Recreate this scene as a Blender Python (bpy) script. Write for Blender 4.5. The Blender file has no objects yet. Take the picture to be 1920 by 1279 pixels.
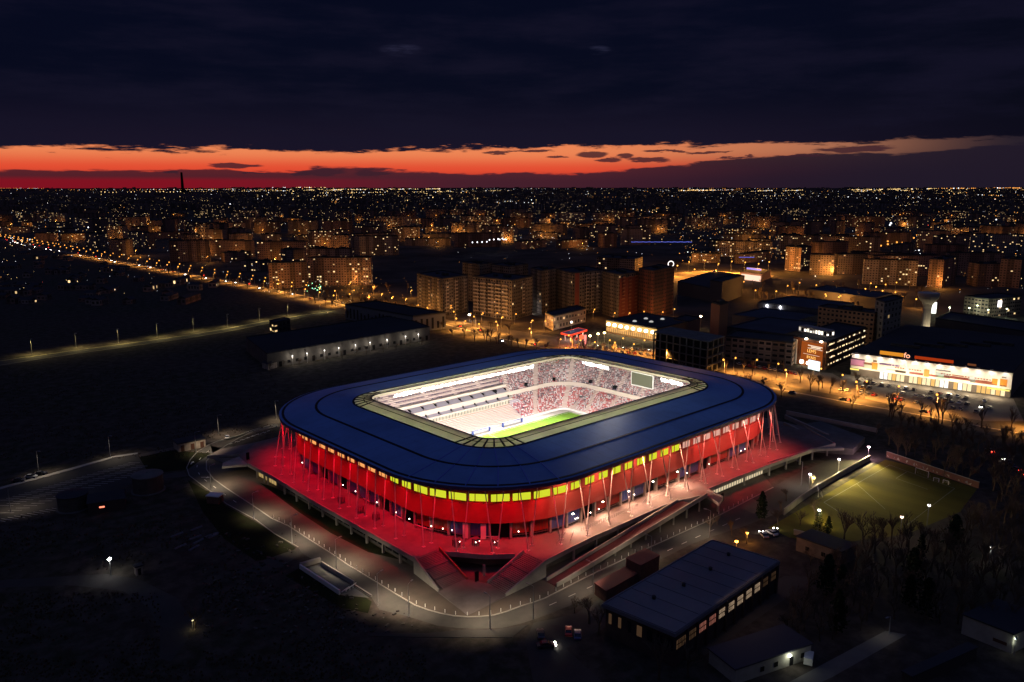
import bpy, bmesh, math, random
from mathutils import Vector
R = math.radians
scene = bpy.context.scene
COL = scene.collection

# ------------------------------------------------------------------ camera
F_PX, PCX, PCY, HORIZON = 1480.0, 960.0, 639.5, 350.0        # photograph's pixels (1920 x 1279)
PITCH = math.atan((PCY - HORIZON) / F_PX)
HEAD = R(47.3)
CAMP = Vector((-2.595 * 85, -2.635 * 85, 108.5))
FWDH = Vector((math.cos(HEAD), math.sin(HEAD), 0))
FWD = FWDH * math.cos(PITCH) - Vector((0, 0, 1)) * math.sin(PITCH)
RGT = FWD.cross(Vector((0, 0, 1))).normalized()
CUP = RGT.cross(FWD)
cam_data = bpy.data.cameras.new('camera')
cam_data.sensor_width = 36.0
cam_data.lens = F_PX / 1920.0 * 36.0
cam_data.clip_start = 1.0
cam_data.clip_end = 90000.0
cam = bpy.data.objects.new('camera', cam_data)
COL.objects.link(cam)
cam.location = CAMP
cam.rotation_euler = FWD.to_track_quat('-Z', 'Y').to_euler()
scene.camera = cam

def G(px, py, z=0.0):
    """the point of the level z that stands at this place of the photograph"""
    d = FWD + RGT * ((px - PCX) / F_PX) - CUP * ((py - PCY) / F_PX)
    t = (z - CAMP.z) / d.z
    p = CAMP + d * t
    return Vector((p.x, p.y, z))

def proj(p):
    v = Vector(p) - CAMP
    z = v.dot(FWD)
    return PCX + F_PX * v.dot(RGT) / z, PCY - F_PX * v.dot(CUP) / z

def hgt(p, py):
    """height at which a vertical over p reaches row py"""
    lo, hi = -50.0, 400.0
    for _ in range(50):
        m = (lo + hi) / 2
        if proj((p.x, p.y, m))[1] > py: lo = m
        else: hi = m
    return m

# ------------------------------------------------------------------ exposure, engine
scene.view_settings.view_transform = 'Standard'
scene.view_settings.look = 'None'
scene.view_settings.exposure = 0.0
scene.view_settings.gamma = 1.0
scene.render.engine = 'CYCLES'
try:
    scene.cycles.use_denoising = True
    scene.cycles.denoiser = 'OPENIMAGEDENOISE'
    scene.cycles.max_bounces = 6
    scene.cycles.diffuse_bounces = 3
    scene.cycles.sample_clamp_indirect = 4.0
    scene.cycles.use_light_tree = True
    scene.cycles.caustics_reflective = False
    scene.cycles.caustics_refractive = False
except Exception:
    pass

# ------------------------------------------------------------------ node helpers
class NT:
    def __init__(s, tree):
        s.t = tree; s.n = tree.nodes; s.l = tree.links
    def node(s, typ, **kw):
        n = s.n.new(typ)
        for k, v in kw.items(): setattr(n, k, v)
        return n
    def put(s, sock, v):
        if hasattr(v, 'is_output') or hasattr(v, 'links'): s.l.new(v, sock)
        elif isinstance(v, (tuple, list)) and sock.type == 'RGBA' and len(v) == 3: sock.default_value = (*v, 1)
        else: sock.default_value = v
    def m(s, op, a, b=None, c=None, clamp=False):
        n = s.node('ShaderNodeMath', operation=op, use_clamp=clamp)
        s.put(n.inputs[0], a)
        if b is not None: s.put(n.inputs[1], b)
        if c is not None: s.put(n.inputs[2], c)
        return n.outputs[0]
    def sstep(s, v, a, b):
        n = s.node('ShaderNodeMapRange', interpolation_type='SMOOTHSTEP')
        s.put(n.inputs['Value'], v); s.put(n.inputs['From Min'], a); s.put(n.inputs['From Max'], b)
        return n.outputs['Result']
    def lin(s, v, a, b, c=0.0, d=1.0):
        n = s.node('ShaderNodeMapRange')
        s.put(n.inputs['Value'], v); s.put(n.inputs['From Min'], a); s.put(n.inputs['From Max'], b)
        s.put(n.inputs['To Min'], c); s.put(n.inputs['To Max'], d)
        return n.outputs['Result']
    def mix(s, f, a, b):
        n = s.node('ShaderNodeMix', data_type='RGBA')
        s.put(n.inputs[0], f); s.put(n.inputs[6], a); s.put(n.inputs[7], b)
        return n.outputs[2]
    def noise(s, vec, scale, detail=4.0, rough=0.55, dim='3D'):
        n = s.node('ShaderNodeTexNoise', noise_dimensions=dim)
        if vec is not None: s.put(n.inputs['Vector'], vec)
        n.inputs['Scale'].default_value = scale; n.inputs['Detail'].default_value = detail; n.inputs['Roughness'].default_value = rough
        return n.outputs['Fac']
    def xyz(s, x, y, z=0.0):
        n = s.node('ShaderNodeCombineXYZ')
        s.put(n.inputs[0], x); s.put(n.inputs[1], y); s.put(n.inputs[2], z)
        return n.outputs[0]
    def sep(s, v):
        n = s.node('ShaderNodeSeparateXYZ'); s.put(n.inputs[0], v)
        return n.outputs
    def dot(s, v, w):
        n = s.node('ShaderNodeVectorMath', operation='DOT_PRODUCT'); s.put(n.inputs[0], v); s.put(n.inputs[1], w)
        return n.outputs['Value']

# ------------------------------------------------------------------ world: dusk sky under a cloud deck
world = bpy.data.worlds.new("World")
scene.world = world
world.use_nodes = True
world.node_tree.nodes.clear()
w = NT(world.node_tree)
tc = w.node('ShaderNodeTexCoord')
D = tc.outputs['Generated']
t = w.dot(D, tuple(Vector((RGT.x, RGT.y, 0))))          # along the western horizon
f = w.dot(D, tuple(FWDH))                               # towards the afterglow
e = w.sep(D)[2]
ragged = w.noise(w.xyz(w.m('MULTIPLY', t, 10.0), w.m('MULTIPLY', e, 60.0), f), 1.0, 7.0, 0.62)
fine = w.noise(w.xyz(w.m('MULTIPLY', t, 40.0), w.m('MULTIPLY', e, 260.0), f), 1.0, 5.0, 0.6)
broad = w.noise(w.xyz(w.m('MULTIPLY', t, 4.0), w.m('MULTIPLY', e, 22.0), f), 1.0, 5.0, 0.55)
wob = w.m('ADD', w.m('MULTIPLY', w.m('SUBTRACT', ragged, 0.5), 0.034), w.m('MULTIPLY', w.m('SUBTRACT', fine, 0.5), 0.018))
ew = w.m('ADD', e, wob)
eb = w.lin(t, -0.50, 0.25, 0.0385, 0.0500)              # underside of the deck
deck = w.sstep(ew, w.m('SUBTRACT', eb, 0.0022), w.m('ADD', eb, 0.0026))
bank_top = w.m('ADD', w.m('ADD', 0.0165, w.m('MULTIPLY', w.sstep(t, 0.05, 0.42), 0.017)), w.m('MULTIPLY', w.sstep(t, 0.40, 0.54), 0.010))
ew2 = w.m('ADD', e, w.m('MULTIPLY', w.m('SUBTRACT', broad, 0.5), 0.034))
ew2 = w.m('ADD', ew2, w.m('MULTIPLY', w.m('SUBTRACT', fine, 0.5), 0.010))
bank = w.m('SUBTRACT', 1.0, w.sstep(ew2, w.m('SUBTRACT', bank_top, 0.0016), w.m('ADD', bank_top, 0.0016)))
dim = w.m('SUBTRACT', 1.0, w.sstep(t, 0.04, 0.46))
glow = w.mix(w.sstep(e, 0.004, 0.022), (0.28, 0.007, 0.014), (0.76, 0.075, 0.032))
glow = w.mix(w.sstep(e, 0.020, 0.043), glow, (0.84, 0.235, 0.090))
glow_r = w.mix(w.sstep(e, 0.012, 0.048), (0.060, 0.016, 0.026), (0.36, 0.145, 0.082))
glow = w.mix(dim, glow_r, glow)
glow = w.mix(w.sstep(t, 0.33, 0.535), glow, (0.019, 0.0135, 0.023))
bk_l = w.mix(w.sstep(e, 0.006, 0.0125), (0.21, 0.006, 0.015), (0.066, 0.013, 0.022))
bankc = w.mix(w.sstep(t, -0.42, -0.02), bk_l, (0.046, 0.014, 0.025))
bankc = w.mix(w.sstep(t, 0.02, 0.34), bankc, (0.0135, 0.0092, 0.0205))
low = w.mix(w.m('MULTIPLY', bank, 0.95), glow, bankc)
# a few small dark clouds hanging in the bright band
def puff(c, col, t0, e0, a, b):
    dx = w.m('DIVIDE', w.m('SUBTRACT', t, t0), a)
    dy = w.m('DIVIDE', w.m('SUBTRACT', w.m('ADD', e, w.m('MULTIPLY', wob, 0.45)), e0), b)
    r = w.m('ADD', w.m('MULTIPLY', dx, dx), w.m('MULTIPLY', dy, dy))
    return w.mix(w.m('MULTIPLY', w.m('SUBTRACT', 1.0, w.sstep(r, 0.55, 1.25)), 0.9), c, col)
def sky_at(px, py):
    d = (FWD + RGT * ((px - PCX) / F_PX) - CUP * ((py - PCY) / F_PX)).normalized()
    return d.dot(Vector((RGT.x, RGT.y, 0))), d.z
for (px, py, a, b) in [(442, 309, 44, 4.5), (600, 323, 46, 6), (700, 325, 34, 5), (565, 326, 20, 3), (1110, 290, 30, 6), (1172, 294, 16, 5),
                       (1140, 301, 26, 4), (1215, 301, 40, 5), (1045, 294, 22, 2.5), (1250, 284, 45, 2), (1330, 285, 40, 2), (990, 284, 50, 2),
                       (1380, 296, 34, 2), (1600, 278, 60, 5), (1500, 290, 40, 3), (320, 322, 12, 2.5), (480, 325, 24, 2), (930, 287, 26, 3)]:
    t0, e0 = sky_at(px, py)
    low = puff(low, (0.044, 0.014, 0.024), t0, e0, a / 1508.0, b / 1508.0)
deckc = w.mix(w.sstep(e, 0.04, 0.12), (0.0080, 0.0060, 0.0190), (0.0012, 0.0022, 0.0112))
deckc = w.mix(w.sstep(t, 0.20, 0.65), deckc, (0.0016, 0.0022, 0.0080))
folds = w.noise(w.xyz(w.m('MULTIPLY', t, 5.0), w.m('MULTIPLY', e, 26.0), f), 1.0, 6.0, 0.6)
deckc = w.mix(w.m('MULTIPLY', w.sstep(folds, 0.40, 0.68), 0.75), deckc, (0.0062, 0.0056, 0.0185))
for (px, py, a, b, k) in [(752, 93, 42, 13, 0.20), (1122, 94, 26, 9, 0.22)]:
    t0, e0 = sky_at(px, py)
    dx = w.m('DIVIDE', w.m('SUBTRACT', t, t0), a / 1508.0)
    dy = w.m('DIVIDE', w.m('SUBTRACT', e, e0), b / 1508.0)
    r = w.m('ADD', w.m('MULTIPLY', dx, dx), w.m('MULTIPLY', dy, dy))
    k2 = w.m('MULTIPLY', w.m('MULTIPLY', w.m('SUBTRACT', 1.0, w.sstep(r, 0.0, 1.0)), w.sstep(ragged, 0.40, 0.65)), k)
    deckc = w.mix(k2, deckc, (0.10, 0.10, 0.22))
col = w.mix(deck, low, deckc)
# away from the afterglow and overhead, unseen sky is raised to fill-light walls and roof
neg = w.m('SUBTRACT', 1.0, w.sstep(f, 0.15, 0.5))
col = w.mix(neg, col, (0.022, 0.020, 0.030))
ZENITH_FILL = (0.033, 0.044, 0.118)
col = w.mix(w.sstep(e, 0.30, 0.75), col, ZENITH_FILL)
sky = w.node('ShaderNodeTexSky', sky_type='NISHITA')
sky.sun_disc = False
sky.sun_elevation = R(-3.0)
sky.sun_rotation = R(90.0) - HEAD
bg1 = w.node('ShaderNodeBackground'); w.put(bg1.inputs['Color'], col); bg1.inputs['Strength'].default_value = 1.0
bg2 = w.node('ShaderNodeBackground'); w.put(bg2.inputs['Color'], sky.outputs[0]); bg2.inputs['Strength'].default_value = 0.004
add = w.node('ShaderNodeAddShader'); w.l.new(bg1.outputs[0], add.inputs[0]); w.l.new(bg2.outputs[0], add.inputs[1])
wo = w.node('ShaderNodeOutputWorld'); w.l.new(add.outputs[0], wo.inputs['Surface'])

# ------------------------------------------------------------------ materials
MATS = {}
def mat(name, color, rough=0.7, spec=0.3, metal=0.0, noise=0.0, scale=0.5, color2=None, bump=0.0, detail=5.0):
    if name in MATS: return MATS[name]
    mt = bpy.data.materials.new(name); mt.use_nodes = True
    n = NT(mt.node_tree)
    b = n.n['Principled BSDF']
    b.inputs['Roughness'].default_value = rough
    b.inputs['Metallic'].default_value = metal
    b.inputs['Specular IOR Level'].default_value = spec
    if noise or color2:
        tcn = n.node('ShaderNodeTexCoord')
        fac = n.noise(tcn.outputs['Object'], scale, detail, 0.6)
        c2 = color2 or tuple(c * (1 - noise) for c in color)
        fac2 = n.sstep(fac, 0.32, 0.68)
        n.put(b.inputs['Base Color'], n.mix(fac2, (*color, 1), (*c2, 1)))
        if bump:
            bn = n.node('ShaderNodeBump'); bn.inputs['Strength'].default_value = bump
            n.put(bn.inputs['Height'], fac); n.l.new(bn.outputs[0], b.inputs['Normal'])
    else:
        b.inputs['Base Color'].default_value = (*color, 1)
    MATS[name] = mt
    return mt

def emat(name, color, strength, sampling='NONE'):
    if name in MATS: return MATS[name]
    mt = bpy.data.materials.new(name); mt.use_nodes = True
    n = NT(mt.node_tree); n.n.clear()
    em = n.node('ShaderNodeEmission'); em.inputs[0].default_value = (*color, 1); em.inputs[1].default_value = strength
    o = n.node('ShaderNodeOutputMaterial'); n.l.new(em.outputs[0], o.inputs[0])
    mt.cycles.emission_sampling = sampling
    MATS[name] = mt
    return mt

# ------------------------------------------------------------------ mesh builder
class MB:
    def __init__(s): s.v = []; s.f = []; s.mi = []; s.uv = []; s.has_uv = False
    def face(s, pts, mi=0, uv=None):
        i = len(s.v); s.v.extend([tuple(p) for p in pts]); s.f.append(tuple(range(i, i + len(pts)))); s.mi.append(mi)
        if uv: s.has_uv = True
        s.uv.extend(uv if uv else [(0, 0)] * len(pts))
    def box(s, x0, y0, z0, x1, y1, z1, mi=0):
        s.obox(((x0, y0), (x1, y0), (x1, y1), (x0, y1)), z0, z1, mi)
    def obox(s, poly, z0, z1, mi=0, top=None, bottom=True):
        """upright prism over any ccw or cw outline"""
        a = sum(poly[i][0] * poly[(i + 1) % len(poly)][1] - poly[(i + 1) % len(poly)][0] * poly[i][1] for i in range(len(poly)))
        p = [(q[0], q[1]) for q in poly]
        if a < 0: p.reverse()
        n = len(p); i = len(s.v)
        s.v.extend([(q[0], q[1], z0) for q in p]); s.v.extend([(q[0], q[1], z1) for q in p])
        for k in range(n):
            j = (k + 1) % n
            s.f.append((i + k, i + j, i + n + j, i + n + k)); s.mi.append(mi); s.uv.extend([(0, 0)] * 4)
        s.f.append(tuple(range(i + n, i + 2 * n))); s.mi.append(mi if top is None else top); s.uv.extend([(0, 0)] * n)
        if bottom:
            s.f.append(tuple(range(i + n - 1, i - 1, -1))); s.mi.append(mi); s.uv.extend([(0, 0)] * n)
    def ocen(s, c, d, lx, ly, z0, z1, mi=0):
        """box centred at c, long side along the direction d"""
        d = Vector((d[0], d[1])).normalized(); q = Vector((-d.y, d.x)); c = Vector((c[0], c[1]))
        s.obox([c - d * lx / 2 - q * ly / 2, c + d * lx / 2 - q * ly / 2, c + d * lx / 2 + q * ly / 2, c - d * lx / 2 + q * ly / 2], z0, z1, mi)
    def bar(s, a, b, r0, r1=None, n=6, mi=0, caps=True):
        a = Vector(a); b = Vector(b); r1 = r0 if r1 is None else r1
        d = (b - a)
        if d.length < 1e-6: return
        d.normalize(); u = d.orthogonal().normalized(); v = d.cross(u)
        i = len(s.v)
        for (c, r) in ((a, r0), (b, r1)):
            for k in range(n):
                an = 2 * math.pi * k / n
                s.v.append(tuple(c + u * (r * math.cos(an)) + v * (r * math.sin(an))))
        for k in range(n):
            j = (k + 1) % n
            s.f.append((i + k, i + j, i + n + j, i + n + k)); s.mi.append(mi); s.uv.extend([(0, 0)] * 4)
        if caps:
            s.f.append(tuple(range(i + n - 1, i - 1, -1))); s.mi.append(mi); s.uv.extend([(0, 0)] * n)
            s.f.append(tuple(range(i + n, i + 2 * n))); s.mi.append(mi); s.uv.extend([(0, 0)] * n)
    def loft(s, ra, rb, mi=0, closed=True):
        i = len(s.v); n = len(ra)
        s.v.extend([tuple(p) for p in ra]); s.v.extend([tuple(p) for p in rb])
        for k in range(n if closed else n - 1):
            j = (k + 1) % n
            s.f.append((i + k, i + j, i + n + j, i + n + k)); s.mi.append(mi); s.uv.extend([(0, 0)] * 4)
    def octa(s, c, r, mi=0):
        c = Vector(c); i = len(s.v)
        for d in ((1, 0, 0), (-1, 0, 0), (0, 1, 0), (0, -1, 0), (0, 0, 1), (0, 0, -1)):
            s.v.append(tuple(c + Vector(d) * r))
        for q in ((0, 2, 4), (2, 1, 4), (1, 3, 4), (3, 0, 4), (2, 0, 5), (1, 2, 5), (3, 1, 5), (0, 3, 5)):
            s.f.append(tuple(i + k for k in q)); s.mi.append(mi); s.uv.extend([(0, 0)] * 3)
    def ball(s, c, r, mi=0, n=8, m=5, zs=1.0):
        c = Vector(c)
        rings = []
        for a in range(m + 1):
            th = math.pi * a / m
            rings.append([c + Vector((r * math.sin(th) * math.cos(2 * math.pi * k / n), r * math.sin(th) * math.sin(2 * math.pi * k / n), r * zs * math.cos(th))) for k in range(n)])
        for a in range(m): s.loft(rings[a + 1], rings[a], mi)
    def mesh(s, name, mats):
        me = bpy.data.meshes.new(name)
        me.from_pydata(s.v, [], s.f)
        for m_ in (mats if isinstance(mats, (list, tuple)) else [mats]): me.materials.append(m_)
        me.polygons.foreach_set('material_index', s.mi)
        if s.has_uv:
            uvl = me.uv_layers.new(name='UVMap')
            flat = [c for q in s.uv for c in q]
            uvl.data.foreach_set('uv', flat)
        me.validate(); me.update()
        return me
    def build(s, name, mats, parent=None, loc=None):
        o = bpy.data.objects.new(name, s.mesh(name, mats)); COL.objects.link(o)
        if parent is not None:
            o.parent = parent
            if loc is None:
                at = Vector((0, 0, 0)); q = parent
                while q is not None: at += q.location; q = q.parent
                o.location = -at
        if loc is not None: o.location = loc
        return o

def tag(o, label=None, cat=None, group=None, kind=None):
    if label: o['label'] = label
    if cat: o['category'] = cat
    if group: o['group'] = group
    if kind: o['kind'] = kind
    return o
def thing(name, label, cat, loc=(0, 0, 0), rz=0.0, group=None):
    o = bpy.data.objects.new(name, None); COL.objects.link(o)
    o.location = loc; o.rotation_euler = (0, 0, rz)
    o.empty_display_size = 1.0
    return tag(o, label, cat, group)
def kids(o): return [c for c in bpy.data.objects if c.parent is o]
def dup(root, children, loc, rz=0.0, sc=1.0, label=None, group=None):
    """a copy of a thing with copies of its parts (children: [(part, [sub-parts])])"""
    r = root.copy(); COL.objects.link(r); r.location = loc; r.rotation_euler = (0, 0, rz); r.scale = (sc, sc, sc)
    if label: r['label'] = label
    if group: r['group'] = group
    for c in children:
        d = c.copy(); COL.objects.link(d); d.parent = r
    return r
def light(name, kind, loc, energy, color, size=0.3, parent=None, target=None, spot=None, blend=0.5):
    ld = bpy.data.lights.new(name, kind); ld.energy = energy; ld.color = color
    if kind in ('POINT', 'SPOT'): ld.shadow_soft_size = size
    if kind == 'SPOT': ld.spot_size = R(spot or 120); ld.spot_blend = blend
    o = bpy.data.objects.new(name, ld); COL.objects.link(o); o.location = loc
    if kind == 'AREA': ld.size = size
    if target is not None:
        o.rotation_euler = (Vector(target) - Vector(loc)).to_track_quat('-Z', 'Y').to_euler()
    if parent is not None:
        o.parent = parent; o.location = Vector(loc) - Vector(parent.location)
    return o
ONES = 'first second third fourth fifth sixth seventh eighth ninth tenth eleventh twelfth thirteenth fourteenth fifteenth sixteenth seventeenth eighteenth nineteenth'.split()
TENS = 'twenty thirty forty fifty sixty seventy eighty ninety'.split()
TENTH = 'twentieth thirtieth fortieth fiftieth sixtieth seventieth eightieth ninetieth'.split()
def nth(n):
    if n < 20: return ONES[n - 1]
    if n < 100: return TENTH[n // 10 - 2] if n % 10 == 0 else TENS[n // 10 - 2] + '-' + ONES[n % 10 - 1]
    h = ('one' if n < 200 else 'two' if n < 300 else 'three') + '-hundred'
    return h + 'th' if n % 100 == 0 else h + '-and-' + nth(n % 100)
def rr(hx, hy, r, z, nc=14, ns=10, ny=8):
    """rounded rectangle, counter-clockwise from the +x side; the same index means the same bearing for every size"""
    pts = []
    def seg(a, b, n): 
        for k in range(n): pts.append((a[0] + (b[0] - a[0]) * k / n, a[1] + (b[1] - a[1]) * k / n, z))
    def arc(cx, cy, a0):
        for k in range(nc):
            an = a0 + math.pi / 2 * k / nc
            pts.append((cx + r * math.cos(an), cy + r * math.sin(an), z))
    seg((hx, -hy + r), (hx, hy - r), ny); arc(hx - r, hy - r, 0)
    seg((hx - r, hy), (-hx + r, hy), ns); arc(-hx + r, hy - r, math.pi / 2)
    seg((-hx, hy - r), (-hx, -hy + r), ny); arc(-hx + r, -hy + r, math.pi)
    seg((-hx + r, -hy), (hx - r, -hy), ns); arc(hx - r, -hy + r, 1.5 * math.pi)
    return [Vector(p) for p in pts]
class Path:
    """a closed outline walked by length"""
    def __init__(s, pts, closed=True):
        s.p = [Vector(q) for q in pts]; s.c = closed
        if closed: s.p.append(s.p[0].copy())
        s.d = [0.0]
        for a, b in zip(s.p, s.p[1:]): s.d.append(s.d[-1] + (b - a).length)
        s.len = s.d[-1]
    def at(s, d):
        if s.c: d %= s.len
        d = min(max(d, 0.0), s.len)
        import bisect
        i = min(max(bisect.bisect_right(s.d, d) - 1, 0), len(s.p) - 2)
        L = s.d[i + 1] - s.d[i]
        k = (d - s.d[i]) / L if L > 0 else 0
        tn = (s.p[i + 1] - s.p[i]).normalized()
        return s.p[i].lerp(s.p[i + 1], k), tn
# ================================================================== STADIUM
random.seed(11)
ZP, ZR_ = 4.5, 23.5            # podium deck, roof rim
M_roof = mat('roof_membrane_blue', (0.140, 0.285, 0.62), 0.5, 0.35, noise=0.22, scale=0.05, detail=3)
def roof_lines(mt):
    n = NT(mt.node_tree); b = n.n['Principled BSDF']; old = b.inputs['Base Color'].links[0].from_socket
    tcn = n.node('ShaderNodeTexCoord'); s_ = n.sep(tcn.outputs['Object'])
    ax = n.m('DIVIDE', n.m('ABSOLUTE', s_[0]), 94.0); ay = n.m('DIVIDE', n.m('ABSOLUTE', s_[1]), 72.7)
    lng = n.m('GREATER_THAN', ay, ax); c = n.m('ADD', n.m('MULTIPLY', s_[0], lng), n.m('MULTIPLY', s_[1], n.m('SUBTRACT', 1.0, lng)))
    straight = n.m('MULTIPLY', n.m('ADD', n.m('MULTIPLY', lng, n.m('LESS_THAN', n.m('ABSOLUTE', s_[0]), 51.0)), n.m('MULTIPLY', n.m('SUBTRACT', 1.0, lng), n.m('LESS_THAN', n.m('ABSOLUTE', s_[1]), 30.0))), 1.0)
    ln_ = n.m('MULTIPLY', n.m('LESS_THAN', n.m('FRACT', n.m('DIVIDE', c, 6.0)), 0.045), straight)
    streak = n.noise(n.xyz(n.m('MULTIPLY', s_[0], 0.5), n.m('MULTIPLY', s_[1], 0.5), s_[2]), 1.0, 6, 0.7)
    k = n.m('ADD', n.m('MULTIPLY', ln_, 0.28), n.m('MULTIPLY', n.sstep(streak, 0.5, 0.8), 0.30))
    n.put(b.inputs['Base Color'], n.mix(k, old, (0.045, 0.075, 0.20, 1)))
roof_lines(M_roof)
M_black = mat('black_seam', (0.006, 0.007, 0.012), 0.6, 0.2)
M_rimtrim = mat('rim_trim', (0.10, 0.06, 0.16), 0.6, 0.2)
M_red = mat('red_cladding', (0.27, 0.066, 0.058), 0.6, 0.15, noise=0.12, scale=0.3)
M_conc = mat('pale_concrete', (0.36, 0.34, 0.31), 0.85, 0.2, noise=0.25, scale=0.25)
M_deck = mat('deck_paving', (0.205, 0.17, 0.16), 0.9, 0.1, noise=0.22, scale=0.12, color2=(0.140, 0.115, 0.105))
M_dconc = mat('dark_concrete', (0.13, 0.13, 0.125), 0.85, 0.2, noise=0.3, scale=0.2)
M_white = mat('white_paint', (0.72, 0.70, 0.67), 0.55, 0.3)
M_cream = mat('cream_steel', (0.34, 0.29, 0.21), 0.6, 0.3)
M_navy = mat('navy_shutter', (0.050, 0.085, 0.30), 0.5, 0.3)
M_dred = mat('oxide_red_shutter', (0.26, 0.022, 0.014), 0.5, 0.3)
M_void = mat('dark_opening', (0.010, 0.010, 0.012), 0.9, 0.1)
M_steel = mat('galvanised_steel', (0.34, 0.34, 0.35), 0.45, 0.4, 0.6)
M_colm = mat('pale_column_paint', (0.58, 0.50, 0.48), 0.5, 0.3)
M_screen = mat('dead_screen', (0.085, 0.085, 0.060), 0.55, 0.3)
M_lime = emat('lime_lit_glass', (0.70, 0.75, 0.030), 0.95)
M_amber = emat('amber_lit_glass', (1.0, 0.40, 0.12), 0.95)
M_pinkw = emat('pale_lit_glass', (1.0, 0.52, 0.40), 0.72)
M_warm = emat('warm_lit_glass', (1.0, 0.80, 0.48), 1.3)
M_flood = emat('floodlight_glass', (1.0, 0.95, 0.85), 14.0)
M_redlamp = emat('red_led_strip', (1.0, 0.02, 0.03), 6.0)
M_wlamp = emat('white_led_lamp', (1.0, 0.88, 0.72), 12.0)

def glazing_material():
    mt = bpy.data.materials.new('polycarbonate_strip'); mt.use_nodes = True
    n = NT(mt.node_tree); n.n.clear()
    tcn = n.node('ShaderNodeTexCoord')
    br = n.node('ShaderNodeTexNoise'); br.inputs['Scale'].default_value = 0.12; br.inputs['Detail'].default_value = 2
    n.l.new(tcn.outputs['Object'], br.inputs['Vector'])
    v = n.node('ShaderNodeTexVoronoi'); v.inputs['Scale'].default_value = 0.16; v.distance = 'CHEBYCHEV'
    n.l.new(tcn.outputs['Object'], v.inputs['Vector'])
    k = n.m('MULTIPLY', n.m('ADD', n.m('MULTIPLY', n.sep(v.outputs['Color'])[0], 0.5), br.outputs['Fac']), 0.9)
    c = n.mix(k, (0.56, 0.54, 0.49), (0.86, 0.83, 0.73))
    tr = n.node('ShaderNodeBsdfTranslucent'); n.put(tr.inputs[0], c)
    df = n.node('ShaderNodeBsdfDiffuse'); n.put(df.inputs[0], (0.26, 0.26, 0.30, 1))
    mx = n.node('ShaderNodeMixShader'); mx.inputs[0].default_value = 0.80
    n.l.new(df.outputs[0], mx.inputs[1]); n.l.new(tr.outputs[0], mx.inputs[2])
    o = n.node('ShaderNodeOutputMaterial'); n.l.new(mx.outputs[0], o.inputs[0])
    return mt
M_glz = glazing_material()
def turf_material(name, c1, c2, stripe):
    mt = bpy.data.materials.new(name); mt.use_nodes = True
    n = NT(mt.node_tree); b = n.n['Principled BSDF']; b.inputs['Roughness'].default_value = 0.95
    b.inputs['Specular IOR Level'].default_value = 0.1
    tcn = n.node('ShaderNodeTexCoord'); s_ = n.sep(tcn.outputs['Object'])
    st = n.m('GREATER_THAN', n.m('FRACT', n.m('DIVIDE', s_[0], stripe)), 0.5)
    nz = n.noise(tcn.outputs['Object'], 0.12, 6)
    n.put(b.inputs['Base Color'], n.mix(n.m('ADD', n.m('MULTIPLY', st, 0.35), n.m('MULTIPLY', nz, 0.65)), (*c1, 1), (*c2, 1)))
    return mt
M_turf = turf_material('stadium_turf', (0.085, 0.165, 0.018), (0.118, 0.205, 0.024), 11.0)

O_ = rr(94, 72.7, 43, ZR_); S_ = rr(80, 59.8, 30, 24.9); B_ = rr(66, 45, 16, 26.0); I_ = rr(58.5, 38, 8, 26.8)
stadium = thing('stadium', 'large floodlit football stadium with blue roof ring, red facade and raked columns', 'stadium')
def part(mb, name, mats, parent=None, label=None, kind=None):
    o = mb.build(name, mats, parent or stadium)
    if label: o['label'] = label
    if kind: o['kind'] = kind
    return o
def shift(ring, dz): return [Vector((p.x, p.y, p.z + dz)) for p in ring]

mb = MB()
rim_o = shift(O_, -1.1); mb.loft(rim_o, O_, 1); mb.loft(O_, S_); mb.loft(S_, B_)
mb.loft(shift(B_, -0.9), shift(S_, -0.9)); mb.loft(shift(S_, -0.9), rim_o); mb.loft(B_, shift(B_, -0.9))
roof = part(mb, 'roof', [M_roof, M_rimtrim], label='dark blue membrane roof ring sloping gently up to the pitch opening')
def strip(ring_hx, ring_hy, r, z, wdt, name, m_, hh=0.10):
    a = rr(ring_hx + wdt / 2, ring_hy + wdt / 2, r + wdt / 2, z); b = rr(ring_hx - wdt / 2, ring_hy - wdt / 2, r - wdt / 2, z)
    q = MB(); q.loft(shift(a, -0.15), shift(a, hh)); q.loft(shift(a, hh), shift(b, hh)); q.loft(shift(b, hh), shift(b, -0.15))
    return part(q, name, m_, roof)
strip(80, 59.8, 30, 24.9, 1.0, 'gutter', M_black)
strip(92.6, 71.3, 41.6, 23.66, 0.9, 'gutter', M_black)
strip(66.2, 45.2, 16.2, 26.0, 0.8, 'gutter', M_black)
mb = MB(); mb.loft(B_, I_)
glz = part(mb, 'roof_glazing', M_glz, label='pale translucent panels round the pitch opening')
mb = MB(); rg = [a.lerp(b, 0.52) for a, b in zip(B_, I_)]; rg2 = [a.lerp(b, 0.58) for a, b in zip(B_, I_)]
mb.loft(shift(rg, 0.03), shift(rg2, 0.03)); part(mb, 'glazing_bar', M_black, glz)
# opening edge: dark lip above, cream box beam below
i2 = rr(58.9, 38.4, 8.4, 26.8); mb = MB()
mb.loft(shift(I_, 0.16), shift(i2, 0.16)); mb.loft(shift(I_, -0.1), shift(I_, 0.16)); mb.loft(shift(i2, 0.16), shift(i2, -0.1))
part(mb, 'opening_lip', M_black)
mb = MB(); i3 = rr(59.4, 38.9, 8.9, 25.7)
mb.loft(shift(I_, -1.1), shift(I_, -0.14)); mb.loft(shift(i3, 0), shift(I_, -1.1))
part(mb, 'edge_beam', M_cream)
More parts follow.
